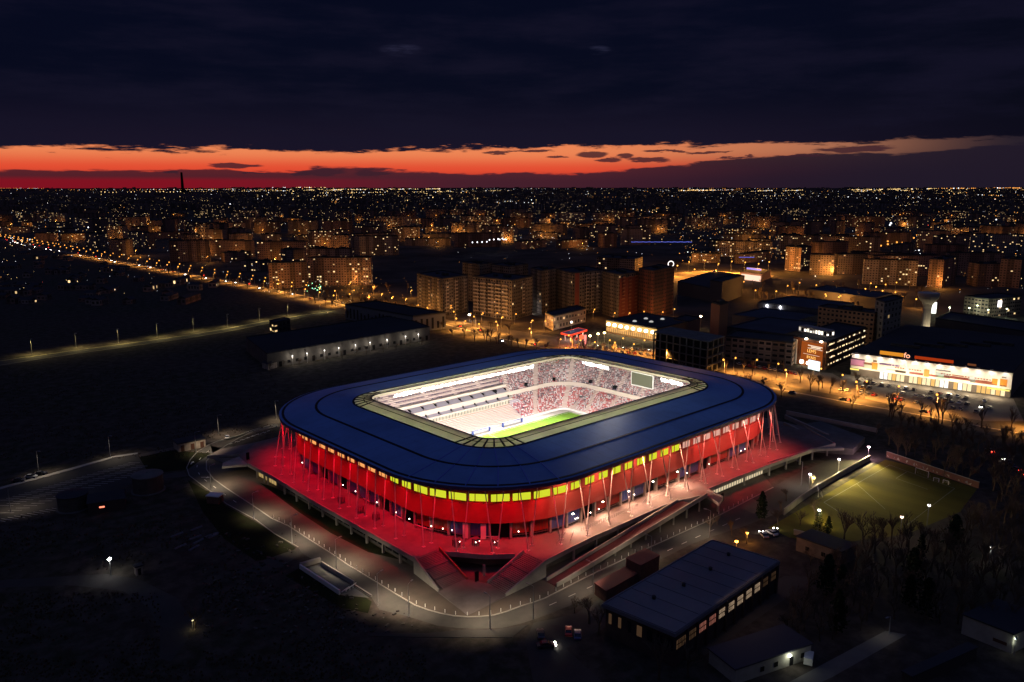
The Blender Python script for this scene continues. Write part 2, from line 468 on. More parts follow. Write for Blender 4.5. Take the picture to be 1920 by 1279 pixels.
# ribs at the corners: black across the glazing, fine raised seams across the blue
NR = len(O_)
for ci, c0 in enumerate((8, 32, 54, 78)):      # starts of the arcs in rr()
    for k in range(0, 15, 2):
        i = (c0 + k) % NR
        a, b = B_[i], I_[i]
        q = MB(); d = (b - a).normalized(); s_ = Vector((-d.y, d.x, 0)).normalized() * 0.34
        for u, v in ((a, b),):
            up = Vector((0, 0, 0.22))
            q.face([u - s_ + up, u + s_ + up, v + s_ * 0.6 + up, v - s_ * 0.6 + up])
            q.face([u + s_ - up, u + s_ + up, v + s_ * 0.6 + up, v + s_ * 0.6 - up]); q.face([u - s_ + up, u - s_ - up, v - s_ * 0.6 - up, v - s_ * 0.6 + up])
        part(q, 'glazing_rib', M_black, glz)
        if ci == 2 and k in (2, 4, 6, 8, 10, 12):
            q = MB(); up = Vector((0, 0, 0.16))
            for u, v in ((S_[i], B_[i]), (O_[i], S_[i])):
                d = (v - u).normalized(); s_ = Vector((-d.y, d.x, 0)).normalized() * 0.16
                u2 = u + (v - u) * 0.03; v2 = v - (v - u) * 0.04
                q.face([u2 - s_ + up, u2 + s_ + up, v2 + s_ + up, v2 - s_ + up])
                q.face([u2 + s_, v2 + s_, v2 + s_ + up, u2 + s_ + up]); q.face([u2 - s_ + up, v2 - s_ + up, v2 - s_, u2 - s_])
            part(q, 'standing_seam', mat('seam_metal', (0.14, 0.20, 0.62), 0.5, 0.3), roof)
# soffit trusses over the far stands
tr_path_i, tr_path_o = Path(rr(59.5, 39, 9, 24.4)), Path(rr(86, 66, 35, 21.8))
for k in range(12, 58):
    i = k * NR // 92 if False else k
    a = rr(59.5, 39, 9, 24.9)[i]; b = rr(86, 66, 35, 22.2)[i]
    if k % 2: continue
    q = MB(); q.bar(a, b, 0.18, n=4); q.bar(a + Vector((0, 0, -1.6)), b + Vector((0, 0, -0.2)), 0.14, n=4)
    for m_ in range(6):
        u = a.lerp(b, m_ / 6); v = (a + Vector((0, 0, -1.6))).lerp(b + Vector((0, 0, -0.2)), (m_ + 0.5) / 6); x = a.lerp(b, (m_ + 1) / 6)
        q.bar(u, v, 0.07, n=4); q.bar(v, x, 0.07, n=4)
    part(q, 'roof_truss', M_cream)
# ------------------------------------------------------------ facade
FW = lambda z, inset=0.0: rr(88 - inset, 68 - inset, 38 - inset, z)
mb = MB(); mb.loft(FW(10.0), FW(16.3)); mb.loft(FW(10.0, 1.9), FW(10.0)); mb.loft(FW(16.3), FW(16.3, 0.6))
facade = part(mb, 'facade_band', M_red, label='red clad band round the stadium under the window strip')
mb = MB(); mb.loft(FW(16.3, 0.6), FW(19.6, 0.6)); mb.loft(FW(19.6), FW(22.6)); mb.loft(FW(19.6, 0.6), FW(19.6)); mb.loft(FW(22.6), rr(90, 70, 39, 22.5))
part(mb, 'window_band', M_red)
mb = MB(); mb.loft(FW(ZP - 0.1, 2.0), FW(10.0, 2.0))
part(mb, 'concourse_wall', M_void)
for zz in (11.6, 13.2, 14.8):
    mb = MB(); a = rr(88.05, 68.05, 38.05, zz); mb.loft(a, shift(a, 0.05)); part(mb, 'cladding_joint', M_dred, facade)
# windows and gates bay by bay
pw = Path(rr(87.55, 67.55, 37.55, 0)); N_BAY = 86; BAY = pw.len / N_BAY
half_facing = lambda p: (p.x + p.y * 0.92) < 34
nwin = 0
for k in range(N_BAY):
    d = (k + 0.5) * BAY
    p, tn = pw.at(d)
    if not half_facing(p): continue
    nrm = Vector((tn.y, -tn.x, 0))
    corner = p.x < -52 and p.y < -32
    wdt = BAY * (0.86 if corner else 0.66)
    z0, z1 = 16.8, 19.1
    along = p.y if p.x < -60 else None
    if corner or (p.x < 8 and p.y < -40): wm = M_lime
    elif p.y < -40: wm = M_pinkw
    elif p.y < -22: wm = M_lime
    else: wm = M_amber
    q = MB()
    a, b = p - tn * wdt / 2, p + tn * wdt / 2
    if wm is M_amber: z1 = 18.4
    for (u, v) in ((0.0, 0.30), (0.325, 1.0)):
        q.face([a.lerp(b, u) + Vector((0, 0, z0)), a.lerp(b, v) + Vector((0, 0, z0)), a.lerp(b, v) + Vector((0, 0, z1)), a.lerp(b, u) + Vector((0, 0, z1))])
    o = part(q, 'window', wm); nwin += 1
    q = MB(); e_ = nrm * 0.06
    for (u, zz0, zz1) in ((0.3125, z0, z1),):
        q.ocen(a.lerp(b, u) + e_, tn, 0.22, 0.16, zz0, zz1)
    q.ocen(a.lerp(b, .5) + e_, tn, wdt, 0.14, z0 - 0.16, z0 - 0.02); q.ocen(a.lerp(b, .5) + e_, tn, wdt, 0.14, z1 + 0.02, z1 + 0.2)
    q.build('frame', M_dred, o, loc=(0, 0, 0))
    # gate bay below
    pg = p + nrm * -0.7
    typ = ['navy', 'navy', 'open', 'red', 'red', 'navy', 'navy', 'open', 'red', 'red'][k % 10]
    if p.x < -60 and p.y > -35: typ = ['navy', 'navy', 'void', 'navy', 'open', 'navy'][k % 6]
    zt = 9.9
    if typ in ('navy', 'red'):
        q = MB(); q.ocen(pg, tn, BAY * 0.80, 0.16, ZP + (1.6 if typ == 'red' else 0.9), zt)
        g = part(q, 'gate', M_navy if typ == 'navy' else M_dred)
        q = MB()
        for s_ in range(1, 5): q.ocen(pg + nrm * 0.1 + tn * (s_ / 5 - 0.5) * BAY * 0.8, tn, 0.08, 0.06, ZP + 0.1, zt - 0.05)
        if p.y < -40: q.ocen(pg + nrm * 0.12, tn, BAY * 0.8, 0.08, ZP + 1.0, ZP + 1.25)
        q.build('gate_bar', M_dconc, g, loc=(0, 0, 0))
    q = MB(); pp, pt = pw.at(k * BAY); q.ocen(pp + Vector((pt.y, -pt.x, 0)) * -0.8, pt, 0.7, 1.2, ZP, 9.99)
    part(q, 'pier', M_conc)
# white bars and white door leaves seen at the concourse
for (px, py) in [(760, 1000), (735, 975), (660, 945), (775, 1005), (920, 997)]:
    c = G(px, py, ZP + 1.2); q = MB(); i_, tn = pw.at(min(range(0, int(pw.len)), key=lambda dd: (pw.at(dd)[0] - Vector((c.x, c.y, 0))).length))
    q.ocen(i_, tn, 4.2, 0.12, ZP + 1.1, ZP + 1.3); part(q, 'counter_rail', M_white)
for (px, col_) in [(874, M_white), (906, M_white)]:
    dd = min(range(0, int(pw.len * 2)), key=lambda q_: abs(proj(pw.at(q_ / 2)[0] + Vector((0, 0, ZP)))[0] - px) + (1000 if pw.at(q_ / 2)[0].x + pw.at(q_ / 2)[0].y > -60 else 0)) / 2
    p, tn = pw.at(dd); q = MB(); q.ocen(p + Vector((tn.y, -tn.x, 0)) * 0.05, tn, 1.6, 0.1, ZP + 0.3, 9.6)
    part(q, 'gate_leaf', M_white, label='white painted door leaf at the corner entrance')
# lamps at the concourse
for (px, py) in [(723, 990), (651, 906), (583, 864), (733, 964), (790, 1000), (809, 1008), (857, 984), (1046, 955), (1054, 962), (969, 996), (1063, 944), (1170, 929), (1216, 937), (1110, 950), (1372, 840), (1394, 842), (1312, 865), (1256, 877), (693, 945), (668, 922)]:
    c = G(px, py, ZP + 2.6); dd = min(range(0, int(pw.len)), key=lambda q_: (pw.at(q_)[0] - Vector((c.x, c.y, 0))).length)
    p, tn = pw.at(dd); q = MB(); q.ball(p + Vector((tn.y, -tn.x, 0)) * 0.5 + Vector((0, 0, ZP + 2.6)), 0.17, n=6, m=4)
    part(q, 'wall_lamp', M_wlamp)
# ------------------------------------------------------------ raked columns in pairs
pt_ = Path(rr(93.2, 71.9, 42.2, 0)); pin = Path(rr(93.6, 72.3, 42.6, 0)); pout = Path(rr(96.6, 75.0, 45.0, 0))
NP_ = 58
far_cols = MB()
for k in range(NP_):
    fr = (k + 0.5) / NP_
    for s_ in (-1, 1):
        top = pt_.at((fr + s_ * 0.27 / NP_) * pt_.len)[0]
        base = (pout if s_ < 0 else pin).at((fr + s_ * 0.08 / NP_) * (pout if s_ < 0 else pin).len)[0]
        a = Vector((base.x, base.y, ZP)); b = Vector((top.x, top.y, ZR_ - 0.9))
        if half_facing(top) or (top.x > 70 and top.y < 20) or (top.x < -70):
            q = MB(); q.bar(a, b, 0.19, 0.15, 7); q.ocen(a, (1, 0), 0.9, 0.9, ZP, ZP + 0.18)
            part(q, 'column', M_colm)
        else: far_cols.bar(a, b, 0.24, 0.19, 6)
part(far_cols, 'column', M_colm, kind='stuff')
# ------------------------------------------------------------ podium
def poly3(mb_, pts, z0, z1, mi=0, top=None): mb_.obox([(p[0], p[1]) for p in pts], z0, z1, mi, top)
front = [(-100.3, 55.0), (-99.6, 36), (-100.2, 10), (-100, -15), (-99.6, -42), (-99.6, -51.8), (-90.6, -51.8), (-90.6, -55), (-83.6, -64.2), (-77, -69.6), (-74.0, -70.0), (-73.6, -78.5), (-62, -77.6), (-51, -77.2), (-18.5, -77.4), (-12, -77.5), (1.9, -81.4), (-0.7, -87.9), (4.5, -86.2), (6.5, -79.0), (24, -79.4), (47.3, -80.6), (73.3, -83.1), (88, -86), (101, -66), (101, 60), (70, 82), (-60, 80), (-86, 78), (-99, 66)]
from mathutils.geometry import tessellate_polygon
mb = MB(); hole = [(v.x, v.y) for v in FW(0, 2.3)]
loops = [[Vector((x, y, 0)) for x, y in front], [Vector((x, y, 0)) for x, y in hole]]; flat = [v for l_ in loops for v in l_]
for tr_ in tessellate_polygon(loops):
    a_, b_, c_ = [flat[i] for i in tr_]
    if (b_ - a_).cross(c_ - a_).z < 0: b_, c_ = c_, b_
    mb.face([(v.x, v.y, ZP) for v in (a_, b_, c_)], 0); mb.face([(v.x, v.y, ZP - 1.0) for v in (a_, c_, b_)], 1)
for i in range(len(front)):
    a_, b_ = front[i], front[(i + 1) % len(front)]; mb.face([(*a_, ZP - 1.0), (*b_, ZP - 1.0), (*b_, ZP), (*a_, ZP)], 1)
podium = part(mb, 'podium_deck', [M_deck, M_conc], label='broad paved deck round the stadium lit red by the facade lamps')
inner = []
cxy = Vector((0, 0))
mb = MB()
def offs(pts, d):
    out = []
    n = len(pts)
    for i in range(n):
        a = Vector(pts[i - 1]); b = Vector(pts[i]); c = Vector(pts[(i + 1) % n])
        n1 = Vector((-(b - a).y, (b - a).x)).normalized(); n2 = Vector((-(c - b).y, (c - b).x)).normalized()
        m_ = (n1 + n2); m_ = m_ / max(m_.length_squared / 2, 0.6)
        out.append(b + m_ * d)
    return out
wall_line = [(-97.6, 52), (-97.4, 20), (-97.5, -48), (-88, -51), (-81, -62), (-72, -68), (-71, -75.4), (-50, -75.2), (-2, -75.2), (8, -76.4), (46, -77.6), (72, -79), (97, -64), (97, 58), (68, 78), (-58, 77), (-84, 75), (-95, 64)]
mb = MB(); mb.loft([Vector((*p_, 0)) for p_ in wall_line], [Vector((*p_, ZP - 1.05)) for p_ in wall_line])
part(mb, 'podium_wall', M_dconc)
# upstand along the deck edge
mb = MB()
edge = [Vector(p) for p in front]
for i in list(range(0, 5)) + list(range(7, 9)) + list(range(11, 16)) + list(range(18, 24)):
    a, b = edge[i], edge[i + 1]; d = (b - a)
    if d.length < 0.5: continue
    q = MB(); q.ocen((a + b) / 2 + Vector((-d.y, d.x)).normalized() * 0.22, d, d.length, 0.4, ZP + 0.003, ZP + 0.45); part(q, 'edge_upstand', M_conc, podium)
# podium columns
for (x, y) in [(-99, 50), (-99, 44), (-99, 41)] + [(-99.0, 28 - 9 * i) for i in range(9)] + [(-60 + 10 * i, -76.8) for i in range(6)] + [(2, -86), (30, -79.0), (46, -80), (57, -81), (66, -82), (75, -82.6), (84, -84.5)] + [(-86, -66.5), (-79, -70.5)]:
    q = MB(); q.box(x - 0.3, y - 0.3, 0, x + 0.3, y + 0.3, ZP - 1.0); part(q, 'podium_column', M_conc)
# lit glazing under the deck
def glassrow(a, b, z0, z1, n, m_, name='lit_window', gap=0.3):
    a = Vector(a); b = Vector(b); d = (b - a)
    for k in range(n):
        u = a + d * ((k + 0.5) / n); q = MB(); q.ocen(u, d, d.length / n * (1 - gap), 0.12, z0, z1)
        part(q, name, m_)
glassrow((-98.05, 51.0), (-97.75, 37), 0.4, 3.6, 7, emat('tungsten_window', (1.0, 0.66, 0.24), 0.42), gap=0.25)
glassrow((9.5, -76.9), (45.0, -78.0), 0.6, 3.4, 22, emat('hall_window', (1.0, 0.80, 0.50), 0.75), gap=0.42)
glassrow((-97.75, 30), (-97.75, -46), 1.2, 3.2, 19, mat('dark_glass', (0.012, 0.014, 0.022), 0.15, 0.6), 'dark_window', gap=0.25)
# ------------------------------------------------------------ corner stairs and plaza
def stair(x0, x1, y0, y1, along, name):
    """flight between two levels with three landings; along = axis it runs down"""
    q = MB(); n = 24
    for k in range(n):
        z1 = ZP * (1 - (k + 1) / (n + 1))
        if k in (7, 8, 15, 16): pass
        if along == 'y':
            a = y0 + (y1 - y0) * k / n; b = y0 + (y1 - y0) * (k + 1) / n
            q.box(x0, min(a, b), 0, x1, max(a, b), z1)
        else:
            a = x0 + (x1 - x0) * k / n; b = x0 + (x1 - x0) * (k + 1) / n
            q.box(min(a, b), y0, 0, max(a, b), y1, z1)
    s_ = part(q, name, M_deck)
    for f_ in (0.33, 0.66):
        q = MB(); zz = ZP * (1 - f_)
        if along == 'y': yy = y0 + (y1 - y0) * f_; q.box(x0, yy - 0.8, zz - 0.6, x1, yy + 0.4, zz - 0.02)
        else: xx = x0 + (x1 - x0) * f_; q.box(xx - 0.8, y0, zz - 0.6, xx + 0.4, y1, zz - 0.02)
        q.build('landing', M_dconc, s_, loc=(0, 0, 0))
    return s_
stair(-99.2, -91.0, -51.8, -64.8, 'y', 'stair_flight')
stair(-74.0, -88.6, -78.2, -70.2, 'x', 'stair_flight')
def slab(a, b, za, zb, hgt_, wdt, name, m_, base=True):
    a = Vector(a); b = Vector(b); d = (b - a).normalized(); s_ = Vector((-d.y, d.x)) * wdt / 2
    q = MB(); lo = [0, 0] if base else [za - 0.5, zb - 0.5]
    A, B_l = [a - s_, a + s_], [b - s_, b + s_]
    v = lambda p, z: (p.x, p.y, z)
    t_ = [v(A[0], za + hgt_), v(A[1], za + hgt_), v(B_l[1], zb + hgt_), v(B_l[0], zb + hgt_)]
    l_ = [v(A[0], lo[0]), v(A[1], lo[0]), v(B_l[1], lo[1]), v(B_l[0], lo[1])]
    q.face(t_[::-1])
    for i in range(4):
        j = (i + 1) % 4; q.face([l_[i], l_[j], t_[j], t_[i]][::-1])
    return part(q, name, m_)
slab((-99.6, -51.8), (-101.0, -64.9), ZP, 0, 0.9, 0.45, 'stair_parapet', M_conc)
o = slab((-90.6, -51.8), (-91.0, -64.9), ZP, 0, 0.9, 0.4, 'stair_parapet', M_red)
o['label'] = 'red edged parapet of the corner stair'
slab((-73.6, -78.7), (-89.2, -79.0), ZP, 0, 0.9, 0.45, 'stair_parapet', M_conc)
slab((-74.0, -70.0), (-88.1, -70.4), ZP, 0, 0.9, 0.4, 'stair_parapet', M_conc)
mb = MB(); poly3(mb, [(-101, -64.8), (-91, -64.8), (-88.2, -70.5), (-89.2, -79), (-103, -79.6)], 0.13, 0.20)
part(mb, 'stair_foot', M_deck)
# ------------------------------------------------------------ long ramp and side walkway
def rampslab(a0, a1, b0, b1, za, zb, name, m_, th=0.4):
    q = MB(); v = lambda p, z: Vector((p[0], p[1], z))
    t_ = [v(a0, za), v(a1, za), v(b1, zb), v(b0, zb)]; l_ = [p - Vector((0, 0, th)) for p in t_]
    q.face(t_); q.face(l_[::-1])
    for i in range(4):
        j = (i + 1) % 4; q.face([l_[i], l_[j], t_[j], t_[i]])
    return part(q, name, m_)
M_rdark = mat('dull_red_paving', (0.085, 0.030, 0.034), 0.85, 0.2)
rampslab((-75.4, -84.6), (-75.4, -80.9), (-8, -81.6), (-8, -77.8), 0.2, ZP, 'ramp', M_rdark)
slab((-75.4, -80.7), (-10, -77.9), 0.2, ZP, 1.0, 0.4, 'ramp_parapet', M_conc, base=False)
slab((-75.4, -84.8), (1.9, -81.5), 0.2, ZP, 1.0, 0.4, 'ramp_parapet', M_conc, base=False)
for k in range(7):
    u = 0.34 + 0.1 * k; x = -75.4 + u * 77.3; y = -84.8 + u * 3.3; q = MB(); q.box(x - .2, y - .2, 0.1, x + .2, y + .2, 0.2 + u * (ZP - 0.2) - .5); part(q, 'ramp_column', M_conc)
# far corner: three splayed walls, ramp and terrace
def wall3(p0, p1, z0, z1, name='splayed_wall', m_=None, hgt_=1.4, wdt=0.8):
    a = G(*p0, z0); b = G(*p1, z1); return slab((a.x, a.y), (b.x, b.y), z0, z1, hgt_, wdt, name, m_ or M_conc, base=False)
wall3((1474, 775), (1645, 809), 3.0, 1.2); wall3((1472, 783), (1553, 820), 3.6, 1.6); wall3((1470, 797), (1525, 824), 4.4, 1.8)
p_ = [G(1470, 800, 2.6), G(1512, 836, 2.6), G(1600, 842, 2.6), G(1622, 820, 2.6), G(1540, 790, 2.6)]
mb = MB(); poly3(mb, [(q.x, q.y) for q in p_], 0.0, 2.6); part(mb, 'corner_terrace', M_dconc)
a, b, c, d = G(1440, 868, ZP), G(1522, 843, ZP), G(1580, 842, 3.2), G(1578, 850, 3.2)
slab((a.x, a.y), (b.x, b.y), ZP, ZP, 0.5, 0.5, 'edge_upstand', M_conc, base=False)
slab((b.x, b.y), (c.x, c.y), ZP, 3.4, 0.5, 1.6, 'edge_upstand', M_conc, base=False)
# left corner: tongue stair and sloped apron
mb = MB(); pts = [G(424, 872, ZP - 1.6), G(462, 868, ZP - .3), G(505, 850, ZP), G(505, 862, ZP), G(470, 877, ZP)]
tongue = [(-108.5, 59.5), (-106.5, 63.5), (-98.5, 66.4), (-99.9, 55.0)]
poly3(mb, tongue, ZP - 0.9, ZP - 0.1); part(mb, 'side_stair', M_conc)
rampslab((-99, 66), (-86, 78), (-104, 86), (-96, 92), ZP, 0.2, 'ramp', M_deck)
slab((-98.6, 66.6), (-103.8, 85.5), ZP, 0.2, 0.8, 0.5, 'ramp_parapet', M_conc)
# ------------------------------------------------------------ stands
M_tread = mat('stand_concrete', (0.60, 0.47, 0.42), 0.8, 0.2)
M_parap = mat('stand_parapet', (0.58, 0.48, 0.42), 0.7, 0.2)
SEATM = [mat('seat_white', (0.72, 0.68, 0.68), 0.5), mat('seat_red', (0.50, 0.040, 0.055), 0.5), mat('seat_navy', (0.035, 0.035, 0.085), 0.5), mat('seat_pink', (0.58, 0.26, 0.27), 0.5), mat('seat_mauve', (0.20, 0.12, 0.15), 0.5)]
def ring(d, z, e=0.0):            # offset d outside the touch-line box; corners open out with d
    return rr(52.5 + 3 + d * 1.03, 34 + 3 + d * 0.95, 4.5 + d * 1.0 + e, z)
LOW = [(k * 0.86, 1.1 + k * 0.48) for k in range(17)]           # lower tier rows
UPP = [(11.6 + k * 0.84, 11.2 + k * 0.62) for k in range(19)]   # upper tier rows
def tier(rows, name):
    q = MB()
    for (d0, z0), (d1, z1) in zip(rows, rows[1:]):
        q.loft(ring(d0, z0), ring(d1, z0), 0); q.loft(ring(d1, z0), ring(d1, z1), 0)
    return part(q, name, M_tread)
low = tier(LOW, 'lower_stand'); upp = tier(UPP, 'upper_stand')
mb = MB(); mb.loft(ring(0, -0.2), ring(0, 1.1)); part(mb, 'pitch_wall', M_white)
mb = MB(); a = ring(11.0, 9.7); b = ring(11.0, 11.7); c = ring(11.6, 11.7)
mb.loft(a, b); mb.loft(b, c); mb.loft(ring(15, 9.2), a); part(mb, 'upper_parapet', M_parap, label='long pale parapet curving round the front of the upper tier')
mb = MB(); mb.loft(ring(13.8, 8.7), ring(14.6, 9.6)); mb.loft(ring(27.0, 22.2), ring(27.0, 24.0)); part(mb, 'rear_wall', M_cream)
# seats: rows of shells (base and back), aisles left open
FAR_ST = lambda p: (p.x / 62 + p.y / 42) > -0.30
def main_side(p): return p.y > 30 and -58 < p.x < 27
seat_pos = []
def seats(rows, dens):
    for ri, (d0, z0) in enumerate(rows[:-1]):
        pth = Path(ring(d0 + 0.55, z0)); n = int(pth.len / 0.62)
        for k in range(n):
            p, tn = pth.at((k + 0.5) * 0.62)
            if not FAR_ST(p): continue
            ang = math.atan2(p.y / 0.8, p.x)
            seg = (ang * 14.0 / math.pi) % 1.0
            if seg < (0.13 if rows is UPP else 0.16): continue
            if main_side(p):
                if rows is LOW: continue
                if ri % 2 == 0: continue
            r = random.random()
            sp = 0.5 + 0.5 * math.sin(p.x * 0.33 + ri * 0.4) * math.cos(p.y * 0.29 - ri * 0.3)
            if rows is LOW: mi = 0 if r < 0.34 else 1 if r < 0.50 + 0.22 * (1 - ri / 16) + 0.1 * sp else 2 if r < 0.78 else 3 if r < 0.92 else 4
            else: mi = 0 if r < 0.27 else 2 if r < 0.52 else 4 if r < 0.74 else 3 if r < 0.90 else 1
            if main_side(p) and rows is UPP: mi = 4 if r < 0.55 else 2
            if 0.0 < p.y < 33 and p.x > 50 and rows is LOW and abs(ang - 0.62) < 0.035 and ri < 10: continue
            nr = Vector((tn.y, -tn.x, 0)); seat_pos.append((p, tn, nr, z0, mi))
seats(LOW, 1); seats(UPP, 1)
q = MB()
def seat_faces(q, p, tn, nr, z, mi):
    a = p - tn * 0.23; b = p + tn * 0.23; zb = z + 0.42
    f_ = -nr * 0.0
    a0 = Vector((a.x, a.y, zb)) - nr * 0.42; b0 = Vector((b.x, b.y, zb)) - nr * 0.42
    a1 = Vector((a.x, a.y, zb)); b1 = Vector((b.x, b.y, zb)); a2 = a1 + Vector((0, 0, 0.42)) + nr * 0.08; b2 = b1 + Vector((0, 0, 0.42)) + nr * 0.08
    q.face([a0, b0, b1, a1], mi); q.face([a1, b1, b2, a2], mi)
seat_pos.sort(key=lambda s_: s_[0].x * FWDH.x + s_[0].y * FWDH.y)
for s_ in seat_pos[100:]: seat_faces(q, *s_)
part(q, 'seat', SEATM, kind='stuff')
proto = []
for m_ in range(5):
    q = MB(); seat_faces(q, Vector((0, 0, 0)), Vector((1, 0, 0)), Vector((0, -1, 0)) * -1, 0, 0); proto.append(q.mesh('seat', SEATM[m_]))
for (p, tn, nr, z, mi) in seat_pos[:100]:
    o = bpy.data.objects.new('seat', proto[mi]); COL.objects.link(o); o.parent = stadium; o.location = (p.x, p.y, z); o.rotation_euler = (0, 0, math.atan2(tn.y, tn.x))
# stairs between blocks (paler) are the open aisles; main stand fittings
M_boxw = mat('lounge_slab', (0.62, 0.56, 0.60), 0.6, 0.3); M_green = mat('green_glass', (0.12, 0.22, 0.05), 0.2, 0.6)
M_boxs = mat('box_seat_grey', (0.30, 0.27, 0.31), 0.6, 0.3)
mb = MB(); mb.box(-57, 46.2, 0.5, 27, 47.2, 5.2); mb.box(-57, 47.2, 3.5, 27, 60, 5.2); part(mb, 'lounge_base', M_tread)
for k in range(46):
    x0 = -56.5 + k * 1.8; q = MB(); q.box(x0 + 0.30, 46.02, 6.0, x0 + 1.55, 46.2, 8.2)
    o = part(q, 'lounge_window', emat('lounge_glass', (1.0, 0.86, 0.66), 0.95))
mb = MB(); mb.box(-57, 46.2, 5.2, 27, 47.0, 8.4); part(mb, 'lounge_wall', mat('lounge_frame', (.16, .14, .11), .7))
mb = MB(); mb.box(-57, 45.75, 5.35, 27, 46.0, 6.0); part(mb, 'lounge_sill', mat('salmon_sill', (.50, .28, .20), .7))
for lvl, (yy, zz) in enumerate(((45.2, 8.6), (47.2, 11.6))):
    mb = MB(); mb.box(-58, yy, zz - 0.35, 28, yy + 5.0, zz); mb.box(-58, yy - 0.1, zz - 0.36, 28, yy + 0.16, zz + 0.40); part(mb, 'box_terrace', M_parap)
    for k in range(12):
        x0 = -56.5 + k * 7.0; q = MB(); q.face([(x0, yy + 0.25, zz + 0.35), (x0 + 6.3, yy + 0.25, zz + 0.35), (x0 + 5.9, yy + 3.6, zz + 1.7), (x0 + .4, yy + 3.6, zz + 1.7)])
        q.face([(x0 + .4, yy + 3.6, zz), (x0 + 5.9, yy + 3.6, zz), (x0 + 5.9, yy + 3.6, zz + 1.7), (x0 + .4, yy + 3.6, zz + 1.7)][::-1])
        part(q, 'box_seating', M_boxs)
        q = MB(); q.box(x0 + 6.5, yy + 1.6, zz, x0 + 6.8, yy + 4.2, zz + 1.6); part(q, 'box_divider', M_void)
    mb = MB(); mb.box(-57, yy + 4.4, zz, 27, yy + 4.6, zz + 2.3); part(mb, 'box_glass', M_green)
mb = MB(); mb.box(-58, 49.6, 13.9, 28, 50.1, 15.0); mb.box(-58, 50.1, 13.6, 28, 54.5, 13.9); part(mb, 'terrace_front', M_parap)
# main-stand lower seating: pale bare rows with two stairways
mb = MB()
for k in range(11):
    mb.box(-56, 38.3 + k * 0.74, 0, 26.5, 39.04 + k * 0.74, 1.2 + k * 0.42)
part(mb, 'main_stand_rows', mat('bare_rows', (0.42, 0.33, 0.355), 0.7))
mb = MB()
for k in range(11):
    for x0 in (-34, -10, 14): mb.box(x0, 38.25 + k * 0.74, 1.2 + k * 0.42, x0 + 0.8, 38.99 + k * 0.74, 1.24 + k * 0.42)
    if k % 2: mb.box(-55.8, 38.29 + k * 0.74, 1.17 + k * 0.42 - .3, 26.3, 38.299 + k * 0.74, 1.17 + k * 0.42)
part(mb, 'aisle', M_void)
mb = MB(); mb.box(27, 37.6, 0, 33.5, 46.5, 2.0)
for k in range(12): mb.box(27, 38.2 + k * 0.75, 0, 33.5, 38.95 + k * 0.75, 1.6 + k * 0.52)
part(mb, 'side_stair', mat('lilac_steps', (0.52, 0.45, 0.49), 0.7))
# players' tunnel in the corner stand
q = MB(); c = Vector((57.5, 26.5)); q.ocen(c + Vector((2.4, 2.0)), (0.78, 0.62), 9, 3.0, 0, 0.35); part(q, 'tunnel_floor', M_tread)
q = MB(); q.ocen(c + Vector((6.4, 5.0)), (0.78, 0.62), 0.6, 4.4, 0, 6.0); q.ocen(c + Vector((3.6, 0.9)), (0.78, 0.62), 6, 0.4, 0, 3.6); part(q, 'tunnel_portal', M_dconc)
# upper tier portals
for an in (0.30, 0.52, 0.80, 1.02, 1.2):
    pth = ring(13.0, 12.4); p = min(pth, key=lambda v: abs(math.atan2(v.y / 0.8, v.x) - an)); d = Vector((p.x, p.y)).normalized()
    q = MB(); q.ocen(p, d, 1.6, 1.5, 11.6, 13.4); part(q, 'stand_portal', M_void)
# floodlight banks under the opening edge
def bank(a, b, n, z=24.3, inward=None):
    a = Vector((*a, 0)); b = Vector((*b, 0))
    for k in range(n):
        p = a.lerp(b, (k + 0.5) / n); nr = Vector(inward)
        q = MB(); s_ = (b - a).normalized(); c = p + Vector((0, 0, z)); up = (Vector((0, 0, 1)) + nr * 0.35).normalized()
        hw, hh = (b - a).length / n * random.uniform(.26, .50), random.uniform(.45, 1.1)
        pts = [c - s_ * hw - up * hh, c + s_ * hw - up * hh, c + s_ * hw + up * hh, c - s_ * hw + up * hh]
        bk = [v - nr * 0.35 for v in pts]
        q.face(pts, 0); q.face(bk[::-1], 1)
        for i in range(4): q.face([pts[i], bk[i], bk[(i + 1) % 4], pts[(i + 1) % 4]], 1)
        o = part(q, 'floodlight', [M_flood, M_steel])
bank((-44, 38.9), (36, 38.9), 34, inward=(0, -1, -0.5)); bank((59.3, 29), (59.3, 12), 9, inward=(-1, 0, -0.5)); bank((59.3, -18), (59.3, -30), 7, inward=(-1, 0, -0.5))
bank((-44, -38.9), (44, -38.9), 20, inward=(0, 1, -0.5)); bank((-59.3, 26), (-59.3, -26), 8, inward=(1, 0, -0.5))
def flood(loc, lx, ly, tgt, en):
    ld = bpy.data.lights.new('floodlight_beam', 'AREA'); ld.shape = 'RECTANGLE'; ld.size = lx; ld.size_y = ly; ld.energy = en; ld.color = (1.0, 0.94, 0.90)
    o = bpy.data.objects.new('floodlight_beam', ld); COL.objects.link(o); o.location = loc
    o.rotation_euler = (Vector(tgt) - Vector(loc)).to_track_quat('-Z', 'Y').to_euler(); o.parent = stadium
    return o
FE = 56000
flood((0, 36.6, 24.0), 80, 1.2, (0, 17, 0), FE).data.spread = R(92); flood((0, -36.6, 24.0), 86, 1.2, (0, 40, 4), FE * 1.55)
flood((57, 0, 24.0), 1.2, 50, (0, 0, 0), FE * 0.5); flood((-57, 0, 24.0), 1.2, 50, (60, 6, 5), FE * 1.7)
